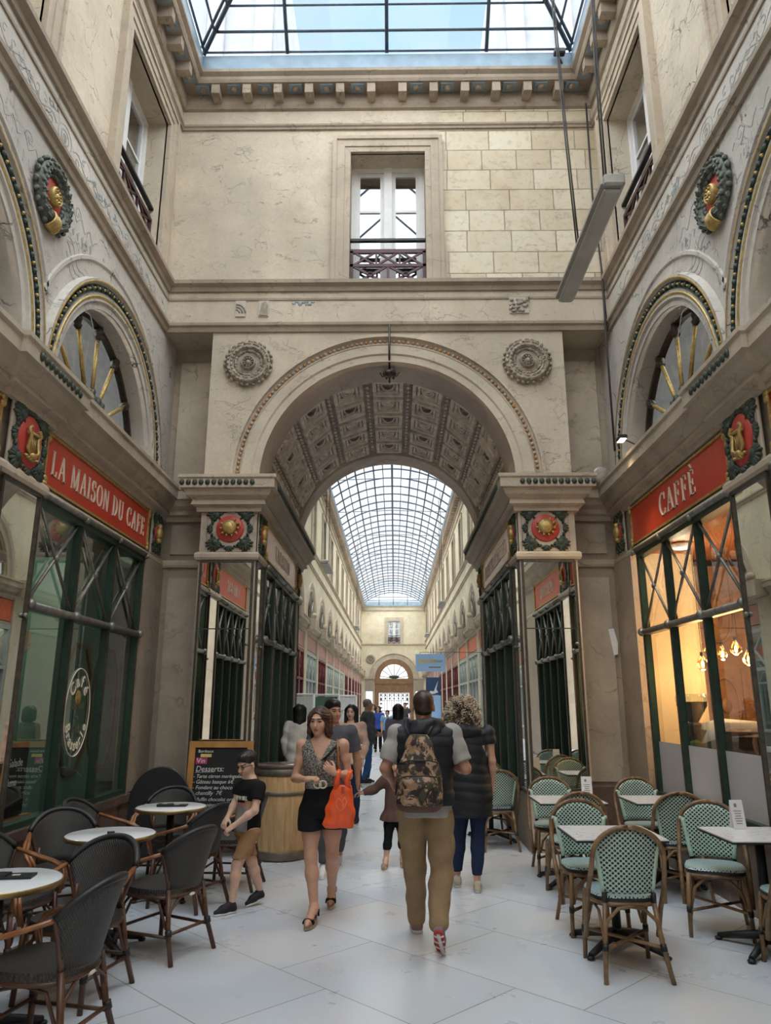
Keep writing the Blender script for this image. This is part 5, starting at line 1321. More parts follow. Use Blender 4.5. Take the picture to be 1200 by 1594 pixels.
# end wall of the long gallery
fE=front(YF); w=MB(); w.m=0
w.wallzone(-W,W,3.9,7.1,[('a',.05,1.75,3.9)],fE,0,32); w.wallzone(-W,W,7.1,10.66,[('r',-.5,.62,7.1,9.25)],fE)
for (a,b) in ((-W,-2.55),(-1.95,-1.7),(1.8,2.05),(2.65,W)): w.box((a,YF,0),(b,YF+.3,3.9))
w.box((-2.56,YF,2.75),(-1.9,YF+.3,3.9)); w.box((2.0,YF,2.75),(2.66,YF+.3,3.9))
struct(w,'wall_10',[X['farplaster']],'cream end wall of the long gallery')
t=MB(); t.arch(.05,3.9,[(1.75,0),(1.78,-.05),(2.2,-.05),(2.25,-.12),(2.3,-.12),(2.32,0)],fE,n=32)
for z in (7.0,10.2,3.85): t.box((-W,YF-.1,z),(W if z>5 else -1.75,YF,z+.1))
t.box((1.85,YF-.1,3.85),(W,YF,3.95))
for (x0,x1) in ((-.8,-.5),(.62,.92)): t.box((x0,YF-.08,7.1),(x1,YF,9.25))
t.box((-.8,YF-.08,9.25),(.92,YF,9.55)); trim(t,X['trim'],'mouldings on the far end wall')
t=MB()
for s in (-1,1): t.box((s*2.3+.05-.42,YF-.06,2.75),(s*2.3+.05+.42,YF,3.75))
trim(t,X['stonewreath'],'grey carved panels beside the far gate')
t=MB(); t.arch(.05,3.9,[(1.3,.15),(1.3,-.06),(1.75,-.06),(1.75,.15)],fE,n=32); t.box((-1.75,YF-.1,3.4),(1.85,YF+.1,3.9)); t.box((-1.75,YF-.05,2.6),(1.85,YF+.1,3.4))
for x in (-1.75,1.45): t.box((x,YF-.08,0),(x+.4,YF+.1,2.6))
tag(t.build('door_1',X['endwood']),None,None,None,'structure')
casement(fE,-.5,.62,7.1,9.25,.2,'casement window in the far end wall'); railing(fE,-.5,.62,7.1,.05,'small dark window railing in the far end wall')
wreath(fE,-2.15,5.65,.42,'small grey roundel on the far end wall',False)
r=thing('fanlight','bright fanlight in the brown arch at the far end of the gallery','fanlight',(.05,YF+.1,3.9))
for a in (10,35,60,90,120,145,170): m=MB(); q=rad(a); m.tube([(0.2*math.cos(q),0,.2*math.sin(q)),(1.3*math.cos(q),0,1.3*math.sin(q))],.03,5); m.build('rod',X['bronze'],r)
m=MB(); m.blob((0,0,.15),(.5,.1,.16),None,10,6); m.build('palmette',X['leaf'],r)
r=thing('iron_gate','white-lit iron gate with rows of dots at the far end of the gallery','gate',(.05,YF,0))
m=MB()
for k in range(13): x=-1.3+k*2.6/12; m.tube([(x,0,0),(x,0,2.55)],.022,5)
for z in (.1,1.0,1.9,2.3,2.55): m.tube([(-1.35,0,z),(1.35,0,z)],.025,5)
m.build('bar',X['gatewhite'],r)
m=MB()
for k in range(7):
    for z in (2.1,2.42): m.blob((-1.2+k*.4,0,z),(.085,.04,.085),None,8,5)
for k in range(6):
    for x in (-1.2,1.2): m.blob((x,0,.2+k*.36),(.085,.04,.085),None,8,5)
m.build('iron_boss',X['gatewhite'],r)
m=MB(); m.box((-6,YF+14,0),(6,YF+15,9)); tag(m.build('street_house',X['facade']),'pale house across the street beyond the far gate','building')
# neighbouring upper storeys seen through the near skylight
for s,nm in ((-1,'left'),(1,'right')):
    r=thing('neighbour_building','pale upper storeys rising above the roof at %s, seen through the skylight'%nm,'building',(s*6.2,15.5,10.7))
    m=MB(); m.box((-s*3.2,0,0),(s*3,14,12)); m.build('wall',X['facade'],r)
    m=MB()
    for z in (3.2,6.4,9.8): m.box((-s*3.4,-.25,z),(s*3,0,z+.35))
    m.build('cornice',X['facade'],r)
    for k in range(4):
        m=MB(); x=-s*(2.9-k*1.25); m.tube([(x,-.06,0),(x,-.06,9.8)],.24,10); m.build('column',X['facade'],r)
    for k in range(3):
        m=MB(); x=-s*(2.25-k*1.25); m.box((x-.3,-.04,3.9),(x+.3,.0,6)); m.build('window_opening',X['curb'],r)
# hanging signs, lamps, racks
r=thing('hanging_sign','pale blue hanging sign with yellow and grey lettering on the right of the gallery','sign',(1.14,22,2.81))
m=MB(); m.box((-.43,-.02,-.25),(.43,.02,.25)); m.build('board',X['bluesign'],r)
fs_=lambda u,z,d:(u,-.021-d,z)
m=MB(); text_into(m,'BOOK',.17,lambda u,z,d:fs_(u-.34,z-.01,d),0,.004,'LEFT',0,1,.006); m.build('yellow_lettering',X['yellow'],r)
m=MB(); text_into(m,'CORNER',.09,lambda u,z,d:fs_(u+.0,z+.01,d),0,.004,'LEFT',0,1,.003); m.bar((-.05,-.13),(.3,-.13),.04,lambda u,z,d:fs_(u,z,d),0,.003); m.build('grey_lettering',X['cofferbg'],r)
m=MB(); m.tube([(-.3,0,.3),(1.9,0,.3)],.007,6); m.tube([(-.3,0,.25),(-.3,0,.3)],.01,5); m.tube([(.3,0,.25),(.3,0,.3)],.01,5); m.build('bracket',X['black'],r)
r=thing('banner_sign','navy banner with a white sweep over pale blue, right of the far arch','sign',(1.62,30,0))
m=MB(); m.box((-.28,-.02,1.98),(.28,.02,2.66)); m.build('panel',X['navy'],r); m=MB(); m.box((-.3,-.02,.0),(.3,.02,1.96)); m.build('lower_panel',X['bluesign'],r)
m=MB(); m.prism([(-.26,2.02),(-.1,2.14),(.02,2.12),(.2,2.55),(.12,2.2),(.2,2.08),(.0,2.02)],lambda u,z,d:(u,-.021-d,z),0,.004); m.build('sweep_emblem',X['white'],r)
for k,(x,y) in enumerate(((-2.0,22.5),(-2.0,41.5),(2.1,31.5),(2.1,46))):
    r=thing('gallery_lamp','grey fluorescent lamp hung high on the %s of the long gallery, %s'%('left' if x<0 else 'right','nearer one' if k in(0,2) else 'farther one'),'lamp',(x,y,5.75),0,'lamps of the long gallery')
    m=MB(); m.bbox((0,0,0),(.24,1.9,.12),None,.03); m.build('housing',X['lampgrey'],r)
    for q in (-.6,.6): m=MB(); m.tube([(0,q,0),(0,q,4.8)],.012,5); m.build('suspension_cable',X['cable'],r)
for k,(x,y) in enumerate(((-2.05,17.2),(-1.55,18.2),(-1.25,20.5))):
    r=thing('display_rack','white framed display rack outside the left shops, %s'%('nearest of three','middle of three','farthest of three')[k],'rack',(x,y,0),0,'white display racks')
    m=MB(); 
    for q in (-.3,.3): m.tube([(q,0,0),(q,0,1.85)],.03,6)
    for z in (.4,1.1,1.5,1.85): m.tube([(-.3,0,z),(.3,0,z)],.03,6)
    m.build('rack_frame',X['white'],r)
    for z in (.45,1.13,1.53): m=MB(); m.box((-.26,-.02,z),(.26,.02,z+.28)); m.build('printed_card',X[('white','fargreen','white')[k]],r)
# ------------------------------------------------------------------ people (signed distance fields -> one continuous surface)
class SDF:
    def __init__(s,lo,hi,h):
        s.h=h; s.lo=np.array(lo,float); n=[int(math.ceil((hi[i]-lo[i])/h))+1 for i in range(3)]
        s.ax=[(lo[i]+h*np.arange(n[i])).astype(np.float32) for i in range(3)]; s.f=np.full(n,.09,np.float32)
    def put(s,fn,lo,hi,k=.02,op='u'):
        m=k+3*s.h; sl=[]
        for i in range(3):
            a=max(0,int((lo[i]-m-s.lo[i])/s.h)); b=min(len(s.ax[i]),int((hi[i]+m-s.lo[i])/s.h)+2)
            if a>=b: return s
            sl.append(slice(a,b))
        sl=tuple(sl); x=s.ax[0][sl[0]][:,None,None]; y=s.ax[1][sl[1]][None,:,None]; z=s.ax[2][sl[2]][None,None,:]
        d=fn(x,y,z); c=s.f[sl]
        if op=='s':
            d=-d; h=np.maximum(k-np.abs(c-d),0)/k; s.f[sl]=np.maximum(c,d)+h*h*k*.25
        else:
            h=np.maximum(k-np.abs(c-d),0)/k; s.f[sl]=np.minimum(c,d)-h*h*k*.25
        return s
    def cap(s,a,b,ra,rb,k=.02,op='u'):
        a=np.array(a,float);b=np.array(b,float);ab=b-a;L=max(float(ab@ab),1e-9)
        def fn(x,y,z):
            t=np.clip(((x-a[0])*ab[0]+(y-a[1])*ab[1]+(z-a[2])*ab[2])/L,0,1)
            return np.sqrt((x-a[0]-t*ab[0])**2+(y-a[1]-t*ab[1])**2+(z-a[2]-t*ab[2])**2)-(ra+(rb-ra)*t)
        r=max(ra,rb); return s.put(fn,np.minimum(a,b)-r,np.maximum(a,b)+r,k,op)
    def limb(s,P,R,k=.02,infl=0):
        for i in range(len(P)-1): s.cap(P[i],P[i+1],R[i]+infl,R[i+1]+infl,k)
        return s
    def ell(s,c,r,M=None,k=.02,op='u'):
        c=np.array(c,float); r=np.array(r,float); A=np.array(M) if M is not None else np.eye(3)
        def fn(x,y,z):
            X_,Y_,Z_=x-c[0],y-c[1],z-c[2]
            p=[A[0][j]*X_+A[1][j]*Y_+A[2][j]*Z_ for j in range(3)]
            k0=np.sqrt((p[0]/r[0])**2+(p[1]/r[1])**2+(p[2]/r[2])**2); k1=np.sqrt((p[0]/r[0]**2)**2+(p[1]/r[1]**2)**2+(p[2]/r[2]**2)**2)
            return k0*(k0-1)/np.maximum(k1,1e-6)
        e=r.max(); return s.put(fn,c-e,c+e,k,op)
    def loft(s,rows,th=0,infl=0,k=.02,zlo=None,zhi=None,fold=None):
        R=np.array(rows,float); c,sn=math.cos(th),math.sin(th); z0=R[0,0] if zlo is None else zlo; z1=R[-1,0] if zhi is None else zhi
        def fn(x,y,z):
            ox=np.interp(z,R[:,0],R[:,1]);oy=np.interp(z,R[:,0],R[:,2]);rx=np.interp(z,R[:,0],R[:,3])+infl;ry=np.interp(z,R[:,0],R[:,4])+infl
            X_,Y_=x-ox,y-oy; u=c*X_+sn*Y_; v=-sn*X_+c*Y_
            if fold: q=1+fold[0]*np.cos(fold[1]*np.arctan2(v/ry,u/rx))*np.clip((fold[2]-z)/fold[3],0,1); rx=rx*q; ry=ry*q
            p=np.sqrt((u/rx)**2+(v/ry)**2); g=np.sqrt((u/rx**2)**2+(v/ry**2)**2)
            d=p*(p-1)/np.maximum(g,1e-4)
            return np.maximum(np.maximum(d,z-z1),z0-z)
        m=float(np.max(R[:,3:5]))+infl+.02; lo=(R[:,1].min()-m,R[:,2].min()-m,z0); hi=(R[:,1].max()+m,R[:,2].max()+m,z1)
        return s.put(fn,lo,hi,k)
    def grid(s): return s.ax[0][:,None,None],s.ax[1][None,:,None],s.ax[2][None,None,:]
    def keep(s,fn): x,y,z=s.grid(); s.f=np.maximum(s.f,fn(x,y,z)).astype(np.float32); return s   # intersect with fn<0
    def disp(s,fn): x,y,z=s.grid(); s.f=(s.f+np.where(np.abs(s.f)<.04,fn(x,y,z),0)).astype(np.float32); return s
    def wrinkle(s,amp,fr,seed=0):
        r=random.Random(seed); q=[[r.uniform(-1,1)*fr for _ in range(3)]+[r.uniform(0,6)] for _ in range(4)]
        return s.disp(lambda x,y,z: amp*sum(np.sin(a*x+b*y+c*1.6*z+d) for a,b,c,d in q)/2)
    def mesh(s):
        f=s.f; f[0]=f[-1]=.05; f[:,0]=f[:,-1]=.05; f[:,:,0]=f[:,:,-1]=.05
        I=f<0; cnt=np.zeros([n-1 for n in f.shape],np.int8)
        for a in(0,1):
            for b in(0,1):
                for c in(0,1): cnt+=I[a:f.shape[0]-1+a,b:f.shape[1]-1+b,c:f.shape[2]-1+c]
        ii,jj,kk=np.nonzero((cnt>0)&(cnt<8)); N=len(ii); acc=np.zeros((N,3));w=np.zeros(N)
        C=[(a,b,c) for a in(0,1) for b in(0,1) for c in(0,1)]; val={c:f[ii+c[0],jj+c[1],kk+c[2]] for c in C}
        for c0 in C:
            for ax in range(3):
                if c0[ax]==0:
                    c1=tuple(1 if q==ax else c0[q] for q in range(3)); a,b=val[c0],val[c1]; m=(a<0)!=(b<0)
                    t=np.where(m,a/np.where(a==b,1,a-b),0)
                    for q in range(3): acc[:,q]+=np.where(m,c0[q]+(t if q==ax else 0),0)
                    w+=m
        V=(acc/w[:,None]+np.stack([ii,jj,kk],1))*s.h+s.lo
        idm=np.full(cnt.shape,-1,np.int32); idm[ii,jj,kk]=np.arange(N); F=[]
        for ax in range(3):
            sl0=[slice(1,-1)]*3; sl0[ax]=slice(0,-1); sl1=list(sl0); sl1[ax]=slice(1,None)
            A,B=I[tuple(sl0)],I[tuple(sl1)]
            for flip,m in ((0,A&~B),(1,~A&B)):
                p=np.array(np.nonzero(m)).T
                if not len(p): continue
                p=p+np.array([0 if q==ax else 1 for q in range(3)]); o=[q for q in range(3) if q!=ax]
                def at(d0,d1):
                    r=p.copy(); r[:,o[0]]-=d0; r[:,o[1]]-=d1; return idm[r[:,0],r[:,1],r[:,2]]
                Q=np.stack([at(0,0),at(1,0),at(1,1),at(0,1)],1)
                if flip^(ax==1): Q=Q[:,::-1]
                F.append(Q)
        return V,np.concatenate(F) if F else np.zeros((0,4),int)
    def obj(s,name,mats,parent,matfn=None,label=None,smooth=1):
        V,F=s.mesh()
        for _ in range(smooth):
            acc=np.zeros_like(V);n=np.zeros(len(V))
            for a in range(4):
                b=(a+1)%4; np.add.at(acc,F[:,a],V[F[:,b]]); np.add.at(n,F[:,a],1); np.add.at(acc,F[:,b],V[F[:,a]]); np.add.at(n,F[:,b],1)
            V=V*.5+.5*acc/np.maximum(n,1)[:,None]
        me=bpy.data.meshes.new(name); me.from_pydata(V.tolist(),[],F.tolist())
        if not isinstance(mats,(list,tuple)): mats=[mats]
        for m in mats: me.materials.append(m)
        if matfn is not None: me.polygons.foreach_set('material_index',matfn(V[F].mean(1)).astype(np.int32))
        me.polygons.foreach_set('use_smooth',np.ones(len(F),bool)); me.update()
        o=bpy.data.objects.new(name,me); COL.objects.link(o); o.parent=parent
        if label: o['label']=label
        return o
def vec(*a): return np.array(a,float)
def unit(v): v=np.array(v,float); return v/max(np.linalg.norm(v),1e-9)
def Rz(t): c,s=math.cos(t),math.sin(t); return np.array([[c,-s,0],[s,c,0],[0,0,1]])
def Rx(t): c,s=math.cos(t),math.sin(t); return np.array([[1,0,0],[0,c,-s],[0,s,c]])
def Ry(t): c,s=math.cos(t),math.sin(t); return np.array([[c,0,s],[0,1,0],[-s,0,c]])
MALE=[(.49,.085,.062),(.54,.092,.068),(.60,.083,.06),(.66,.083,.06),(.72,.094,.066),(.77,.102,.066),(.81,.092,.056),(.835,.06,.045),(.855,.035,.034)]
FEM=[(.47,.092,.064),(.52,.097,.07),(.58,.082,.06),(.64,.072,.055),(.70,.082,.068),(.75,.088,.066),(.80,.084,.05),(.83,.056,.04),(.85,.031,.031)]
KID=[(.46,.085,.062),(.52,.088,.066),(.60,.082,.062),(.68,.084,.064),(.74,.088,.064),(.78,.078,.052),(.80,.05,.042),(.82,.032,.034)]
class Person:
    def __init__(s,label,loc,th,H,sex,skin,J,h=.006,cat='person'):
        s.root=thing('person',label,cat,(loc[0],loc[1],0)); s.th=th; s.H=H; s.J=J; s.h=h; s.skin=skin; s.sex=sex
        pz,nz=.5*H,.84*H; pe,nk=vec(*J.get('pel',(0,0))),vec(*J.get('nk',(0,0)))
        s.rows=[]
        for (z,rx,ry) in {'m':MALE,'f':FEM,'k':KID}[sex]:
            t=(z*H-pz)/(nz-pz); o=pe+(nk-pe)*t; s.rows.append((z*H,o[0],o[1],rx*H,ry*H))
        s.arms=J['arms']; s.legs=J['legs']; s.sc=H/1.75 if sex!='k' else H/1.5
        s.hs=J.get('hs',1.0)*(1.0 if sex=='m' else .95 if sex=='f' else .90); s.hc=vec(*J['hd']); s.Mh=Rz(th+J.get('hyaw',0))@Rx(J.get('hpit',0))@Ry(J.get('hroll',0))
        a=1.0 if sex=='m' else .84 if sex=='f' else .9
        s.ar=[.052*a*s.sc,.046*a*s.sc,.038*a*s.sc,.040*a*s.sc,.026*a*s.sc]
        b=1.0 if sex=='m' else 1.0 if sex=='f' else .92
        s.lr=[.088*b*s.sc,.074*b*s.sc,.052*b*s.sc,.054*b*s.sc,.034*b*s.sc]
        P=[s.hc]+[vec(*q) for A in s.arms for q in A[:3]]+[vec(*q) for L in s.legs for q in L]
        P=np.array(P); s.lo=P.min(0)-.24; s.hi=P.max(0)+.24; s.lo[2]=-.02
        w=max(r[3] for r in s.rows)+.1; s.lo[:2]=np.minimum(s.lo[:2],-w); s.hi[:2]=np.maximum(s.hi[:2],w)
    def hp(s,x,y,z): return s.hc+s.Mh@vec(x,y,z)*s.hs
    def armpts(s,A):
        sh,el,wr=[vec(*q) for q in A[:3]]; return [sh,sh*.55+el*.45,el,el*.68+wr*.32,wr]
    def legpts(s,L):
        hi,kn,an=[vec(*q) for q in L[:3]]; return [hi,hi*.5+kn*.5,kn,kn*.66+an*.34,an]
    def grid(s,lo=None,hi=None,h=None): return SDF(s.lo if lo is None else lo,s.hi if hi is None else hi,h or s.h)
    def hand(s,g,A):
        wr=vec(*A[2]); d=unit(A[3]); n=vec(*A[4]); n=unit(n-d*(n@d)); u=np.cross(d,n)*A[6]; curl=A[5]; q=s.sc*(.95 if s.sex!='m' else 1.0)
        M=np.stack([d,u,n],1)
        g.ell(wr+d*.048*q,(.052*q,.040*q,.018*q),M,.012); g.cap(wr,wr+d*.03*q,.024*q,.024*q,.012)
        for o,l,cc in ((.030,.068,.0),(.010,.078,.05),(-.011,.072,.1),(-.030,.056,.2)):
            p=wr+d*.088*q+u*o*q; a=0
            for i,f in enumerate((.46,.32,.24)):
                a+=(curl+cc)*(.75 if i==0 else 1.0); p2=p+(d*math.cos(a)+n*math.sin(a))*l*f*q; g.cap(p,p2,(.0092-.0009*i)*q,(.0086-.0009*i)*q,.004); p=p2
        p=wr+d*.022*q+u*.026*q+n*.006*q
        for i,(l,du,dn) in enumerate(((.038,.75,.35),(.030,.25,.45),(.024,.0,.5))):
            p2=p+unit(d*.8+u*du+n*dn*(.5+curl))*l*q; g.cap(p,p2,(.0125-.0015*i)*q,(.011-.0015*i)*q,.006); p=p2
    def head(s,g):
        E=lambda c,r,k=.02,op='u': g.ell(s.hp(*c),vec(*r)*s.hs,s.Mh,k,op)
        f=s.sex=='f'; kd=s.sex=='k'
        E((0,-.018,.034),(.074,.094,.083)); E((0,.026,-.038),(.056 if f else .06,.064,.074),.03); E((0,.06,-.09),(.02,.02,.018),.025)
        for q in(-1,1): E((q*.034,.055,-.026),(.024,.026,.026),.025); E((q*.076,-.006,-.006),(.010,.019,.031),.008)
        E((0,.080,.026),(.046,.014,.012),.02)
        for q in(-1,1): E((q*.031,.094,.006),(.017,.012,.010),.012,'s')
        for q in(-1,1): E((q*.031,.076,.004),(.0135,.0125,.0115),.004)
        n=.8 if (f or kd) else 1.0
        g.cap(s.hp(0,.083,.012),s.hp(0,.094+.014*n,-.030),.0075*s.hs,.0115*s.hs,.010); E((0,.096,-.034),(.017*n,.010,.008),.008)
        E((0,.084,-.058),(.022,.010,.0062),.006); E((0,.082,-.068),(.019,.010,.0068),.006)
        nk=vec(s.rows[-1][1],s.rows[-1][2],s.rows[-2][0]); r=.058 if s.sex=='m' else .046 if f else .040
        g.cap(s.hp(0,-.022,-.06),nk,r*s.sc**.5*.95,r*s.sc**.5*1.12,.03)
    def body(s,feet=True):
        g=s.grid(); g.loft(s.rows,s.th,0,.03); s.head(g)
        for A in s.arms:
            P=s.armpts(A); g.limb(P,s.ar,.025); g.cap(P[0],P[0]*.4+vec(s.rows[-4][1],s.rows[-4][2],s.rows[-4][0])*.6,s.ar[0]*1.05,s.ar[0]*1.1,.05); s.hand(g,A)
        for L in s.legs:
            P=s.legpts(L); g.limb(P,s.lr,.03)
            if feet and len(L)>4:
                heel,toe=vec(*L[4]),vec(*L[3]); an=P[-1]; q=s.sc; d=unit(toe-heel)
                g.cap(an,heel+vec(0,0,.03*q),.034*q,.03*q,.02); g.cap(an+d*.02,heel+(toe-heel)*.68+vec(0,0,.02*q),.034*q,.032*q,.03); g.cap(heel+(toe-heel)*.68+vec(0,0,.02*q),toe-d*.02+vec(0,0,.013*q),.034*q,.018*q,.02)
        def mf(C):
            p=(C-s.hc)@s.Mh/s.hs; m=np.zeros(len(C),int); x,y,z=np.abs(p[:,0]),p[:,1],p[:,2]
            m[(y>.05)&(((x/.021)**2+((z+.063)/.0115)**2)<1)]=1
            m[(y>.055)&((((x-.031)/.0155)**2+((z-.005)/.0062)**2)<1)]=2
            m[(y>.05)&(np.abs(x-.033)<.020)&(np.abs(z-.028+.1*np.abs(x-.03))<.0042)]=3
            return m
        return g.obj('body',[s.skin,X['lip'],X['eye'],X['brow']],s.root,mf)
    # garments
    def top(s,mat,hem,infl,sleeve,collar=None,cut=None,wr=.003,name='shirt',rows=None,fold=None,ribs=None,mats=None,matfn=None,label=None,arminfl=None,shcut=None,hi=None):
        rows=rows or s.rows; zt=collar or s.rows[-2][0]+.01*s.sc
        g=s.grid(h=max(s.h,.007)); g.loft(rows,s.th,infl,.03,hem,zt,fold)
        ai=arminfl or infl
        for A in s.arms:
            P=s.armpts(A); ch=vec(s.rows[-4][1],s.rows[-4][2],s.rows[-4][0])
            g.cap(P[0]+vec(0,0,-.002),P[0]*.35+ch*.65,s.ar[0]+ai,s.ar[0]+ai*1.1,.05)
            if sleeve>0:
                if sleeve<=1: e=P[0]+(P[2]-P[0])*sleeve; g.limb([P[0],P[0]*.5+e*.5,e],[s.ar[0],s.ar[1]+.004,s.ar[1]+.006],.03,ai)
                else: e=P[2]+(P[4]-P[2])*(sleeve-1); g.limb([P[0],P[1],P[2],P[3],e],s.ar,.03,ai)
                dd=unit(e-(P[0] if sleeve<=1 else P[2])); ee=e+dd*.002
                lo=e-.12; hi_=e+.12
                g.keep(lambda x,y,z:np.where((x-ee[0])**2+(y-ee[1])**2+(z-ee[2])**2<.0144,(x-ee[0])*dd[0]+(y-ee[1])*dd[1]+(z-ee[2])*dd[2],-1))
        g.keep(lambda x,y,z:hem-z+0*x+0*y)
        nk=vec(s.rows[-1][1],s.rows[-1][2]); 
        g.put(lambda x,y,z:np.sqrt((x-nk[0])**2+(y-nk[1])**2+0*z)-.058*s.sc,(nk[0]-.1,nk[1]-.1,zt-.02),(nk[0]+.1,nk[1]+.1,zt+.1),.02,'s')
        if cut: g.keep(cut)
        if wr: g.wrinkle(wr,26,7)
        if ribs: g.disp(lambda x,y,z:-ribs[0]*np.abs(np.sin((z+.012*np.sin(11*x))*PI/ribs[1]))+0*x)
        return g.obj(name,mats or mat,s.root,matfn,label)
    def pants(s,mat,waist,bot,infl,R=None,cut=None,wr=.004,name='trousers',binfl=None,matfn=None,mats=None,label=None):
        g=s.grid(h=max(s.h,.007)); g.loft(s.rows,s.th,infl*.8,.03,s.rows[0][0]-.01,waist)
        for L in s.legs:
            P=s.legpts(L); RR=R or s.lr
            g.limb(P,RR,.015,infl)
        th=s.th
        g.keep(lambda x,y,z:np.maximum(z-waist,bot-z)+0*x+0*y)
        if cut: g.keep(cut)
        if wr: g.wrinkle(wr,22,3)
        return g.obj(name,mats or mat,s.root,matfn,label)
    def shoe(s,L,mat,solemat,length=.28,high=.09,name='shoe',h=.006):
        heel,toe=vec(*L[4]),vec(*L[3]); f=unit(toe-heel); sd=unit(np.cross(f,vec(0,0,1))); up=np.cross(sd,f); l=np.linalg.norm(toe-heel); q=l/.27
        P=lambda a,b,c: heel+f*a*q+sd*b*q+up*c*q
        lo=np.minimum(heel,toe)-.14; hi=np.maximum(heel,toe)+.16
        g=SDF(lo,hi,h); g.cap(P(.035,0,.045),P(.15,0,.042),.038*q,.042*q); g.cap(P(.15,0,.04),P(.235,0,.030),.043*q,.030*q); g.cap(P(.04,0,.05),P(.05,0,high),.038*q,.040*q,.03); g.cap(P(.06,0,.085),P(.16,0,.055),.034*q,.034*q,.03)
        U=lambda x,y,z:(x-heel[0])*up[0]+(y-heel[1])*up[1]+(z-heel[2])*up[2]
        g.keep(lambda x,y,z:.016*q-U(x,y,z)); o=g.obj(name,mat,s.root)
        g=SDF(lo,hi,h); g.cap(P(.035,0,.012),P(.15,0,.012),.042*q,.047*q,.01); g.cap(P(.15,0,.012),P(.232,0,.014),.047*q,.034*q,.01)
        g.keep(lambda x,y,z:np.maximum(U(x,y,z)-.026*q,-U(x,y,z)))
        g.obj('sole',solemat,o); return o
    def hair_short(s,mat,top=.0,name='hair'):
        c=s.hc; g=SDF(c-.16,c+.16,max(.005,s.h*.9)); g.ell(s.hp(0,-.02,.04+top),vec(.081,.102,.086)*s.hs,s.Mh,.01); g.ell(s.hp(0,-.055,-.02),vec(.07,.055,.06)*s.hs,s.Mh,.02)
        if top: g.ell(s.hp(0,.035,.085),vec(.06,.06,.04)*s.hs,s.Mh,.02)
        M=s.Mh; 
        def loc(x,y,z,j): return ((x-c[0])*M[0][j]+(y-c[1])*M[1][j]+(z-c[2])*M[2][j])/s.hs
        g.keep(lambda x,y,z:(.004+.68*loc(x,y,z,1)-loc(x,y,z,2))*.8)
        g.disp(lambda x,y,z:.0022*np.sin(230*x+40*z)*np.sin(210*y)); return g.obj(name,mat,s.root)
    def hair_long(s,mat,length=.14,face=True,name='hair',wide=1.0,back=.0):
        c=s.hc; lo=c-.22; lo[2]-=length; g=SDF(lo,c+.2,max(.005,s.h*.9)); E=lambda p,r,k=.02,op='u':g.ell(s.hp(*p),vec(*r)*s.hs,s.Mh,k,op)
        E((0,-.022,.038),(.086,.106,.090)); 
        for q in(-1,1):
            g.cap(s.hp(q*.070,.0,.03),s.hp(q*.082*wide,.012,-length),(.030 if wide<1 else .036)*s.hs,(.024 if wide<1 else .03)*s.hs,.03); g.cap(s.hp(q*.05,-.05,.02),s.hp(q*.06*wide,-.05-back,-length-.01),.055*s.hs,.045*s.hs,.04)
        g.cap(s.hp(0,-.06,.0),s.hp(0,-.07-back,-length),.06*s.hs,.05*s.hs,.04)
        if face: E((.004,.10,-.035),(.062,.085,.112),.012,'s'); E((0,.0,-.15),(.05,.07,.08),.02,'s')
        g.disp(lambda x,y,z:.003*np.sin(140*x+30*np.sin(12*z))*np.cos(120*y+18*z)); return g.obj(name,mat,s.root)
def arm(sh,el,wr,hd=None,pn=(0,0,0),curl=.35,side=1):
    if hd is None: hd=tuple(vec(*wr)-vec(*el))
    return (sh,el,wr,hd,pn,curl,side)

# ---- woman with the orange bag
p=Person('woman in a speckled sleeveless top and black shorts, carrying an orange bag',(-.51,6.40),PI,1.63,'f',X['skin'],dict(
    hd=(-.035,-.02,1.505),nk=(-.02,0),hyaw=rad(-12),hpit=rad(-3),hs=1.04,
    arms=[arm((-.168,0,1.315),(-.225,.0,1.055),(-.115,-.19,1.065),(.75,-.25,.12),(0,.3,-1),1.0,1),arm((.165,0,1.315),(.215,.01,1.075),(.115,-.19,1.11),(-.62,-.12,.5),(-.25,1,.2),.75,-1)],
    legs=[((-.085,0,.80),(-.075,-.05,.47),(-.035,-.10,.115),(-.075,-.29,.022),(-.03,-.075,.055)),((.085,.02,.80),(.085,.09,.455),(.065,.35,.15),(.06,.27,.03),(.065,.42,.115))]),.005)
p.body()
vc=lambda x,y,z:np.where((y<0)&(z>1.17),.0+( (z-1.19)*.52-np.abs(x+.015)),-1.0)
p.top(X['speck'],.98,.012,0,1.36,vc,.0015,'sleeveless_top',arminfl=.008)
b=MB()
for k in range(2):
    for w in range(1): b.tube([(.135-.0-.014*k,-.09,1.32),(.075-.016*k,-.125,1.255),(.02-.016*k,-.135,1.205)],.005,5)
b.build('neckline_strap',X['blackcloth'],p.root)
p.pants(X['blackcloth'],1.03,.665,.012,[.094,.092,.094,.06,.04],None,.003,'shorts')
p.hair_long(X['hairred'],.088,True,'hair',.98)
b=MB()
for q in(-1,1): b.tube([(-.005+q*.022+.028*math.cos(a),-.125,1.02+.028*math.sin(a)) for a in [2*PI*k/16 for k in range(16)]],.0065,6,True)
b.build('belt_buckle',X['cream'],p.root)
b=MB(); b.tube([(.115,.06,1.35),(.125,-.06,1.365),(.13,-.11,1.30),(.14,-.13,1.18),(.17,-.10,1.05),(.2,.0,.98)],.010,6,squash=.5); b.build('brown_bag_strap',X['armwood'],p.root)
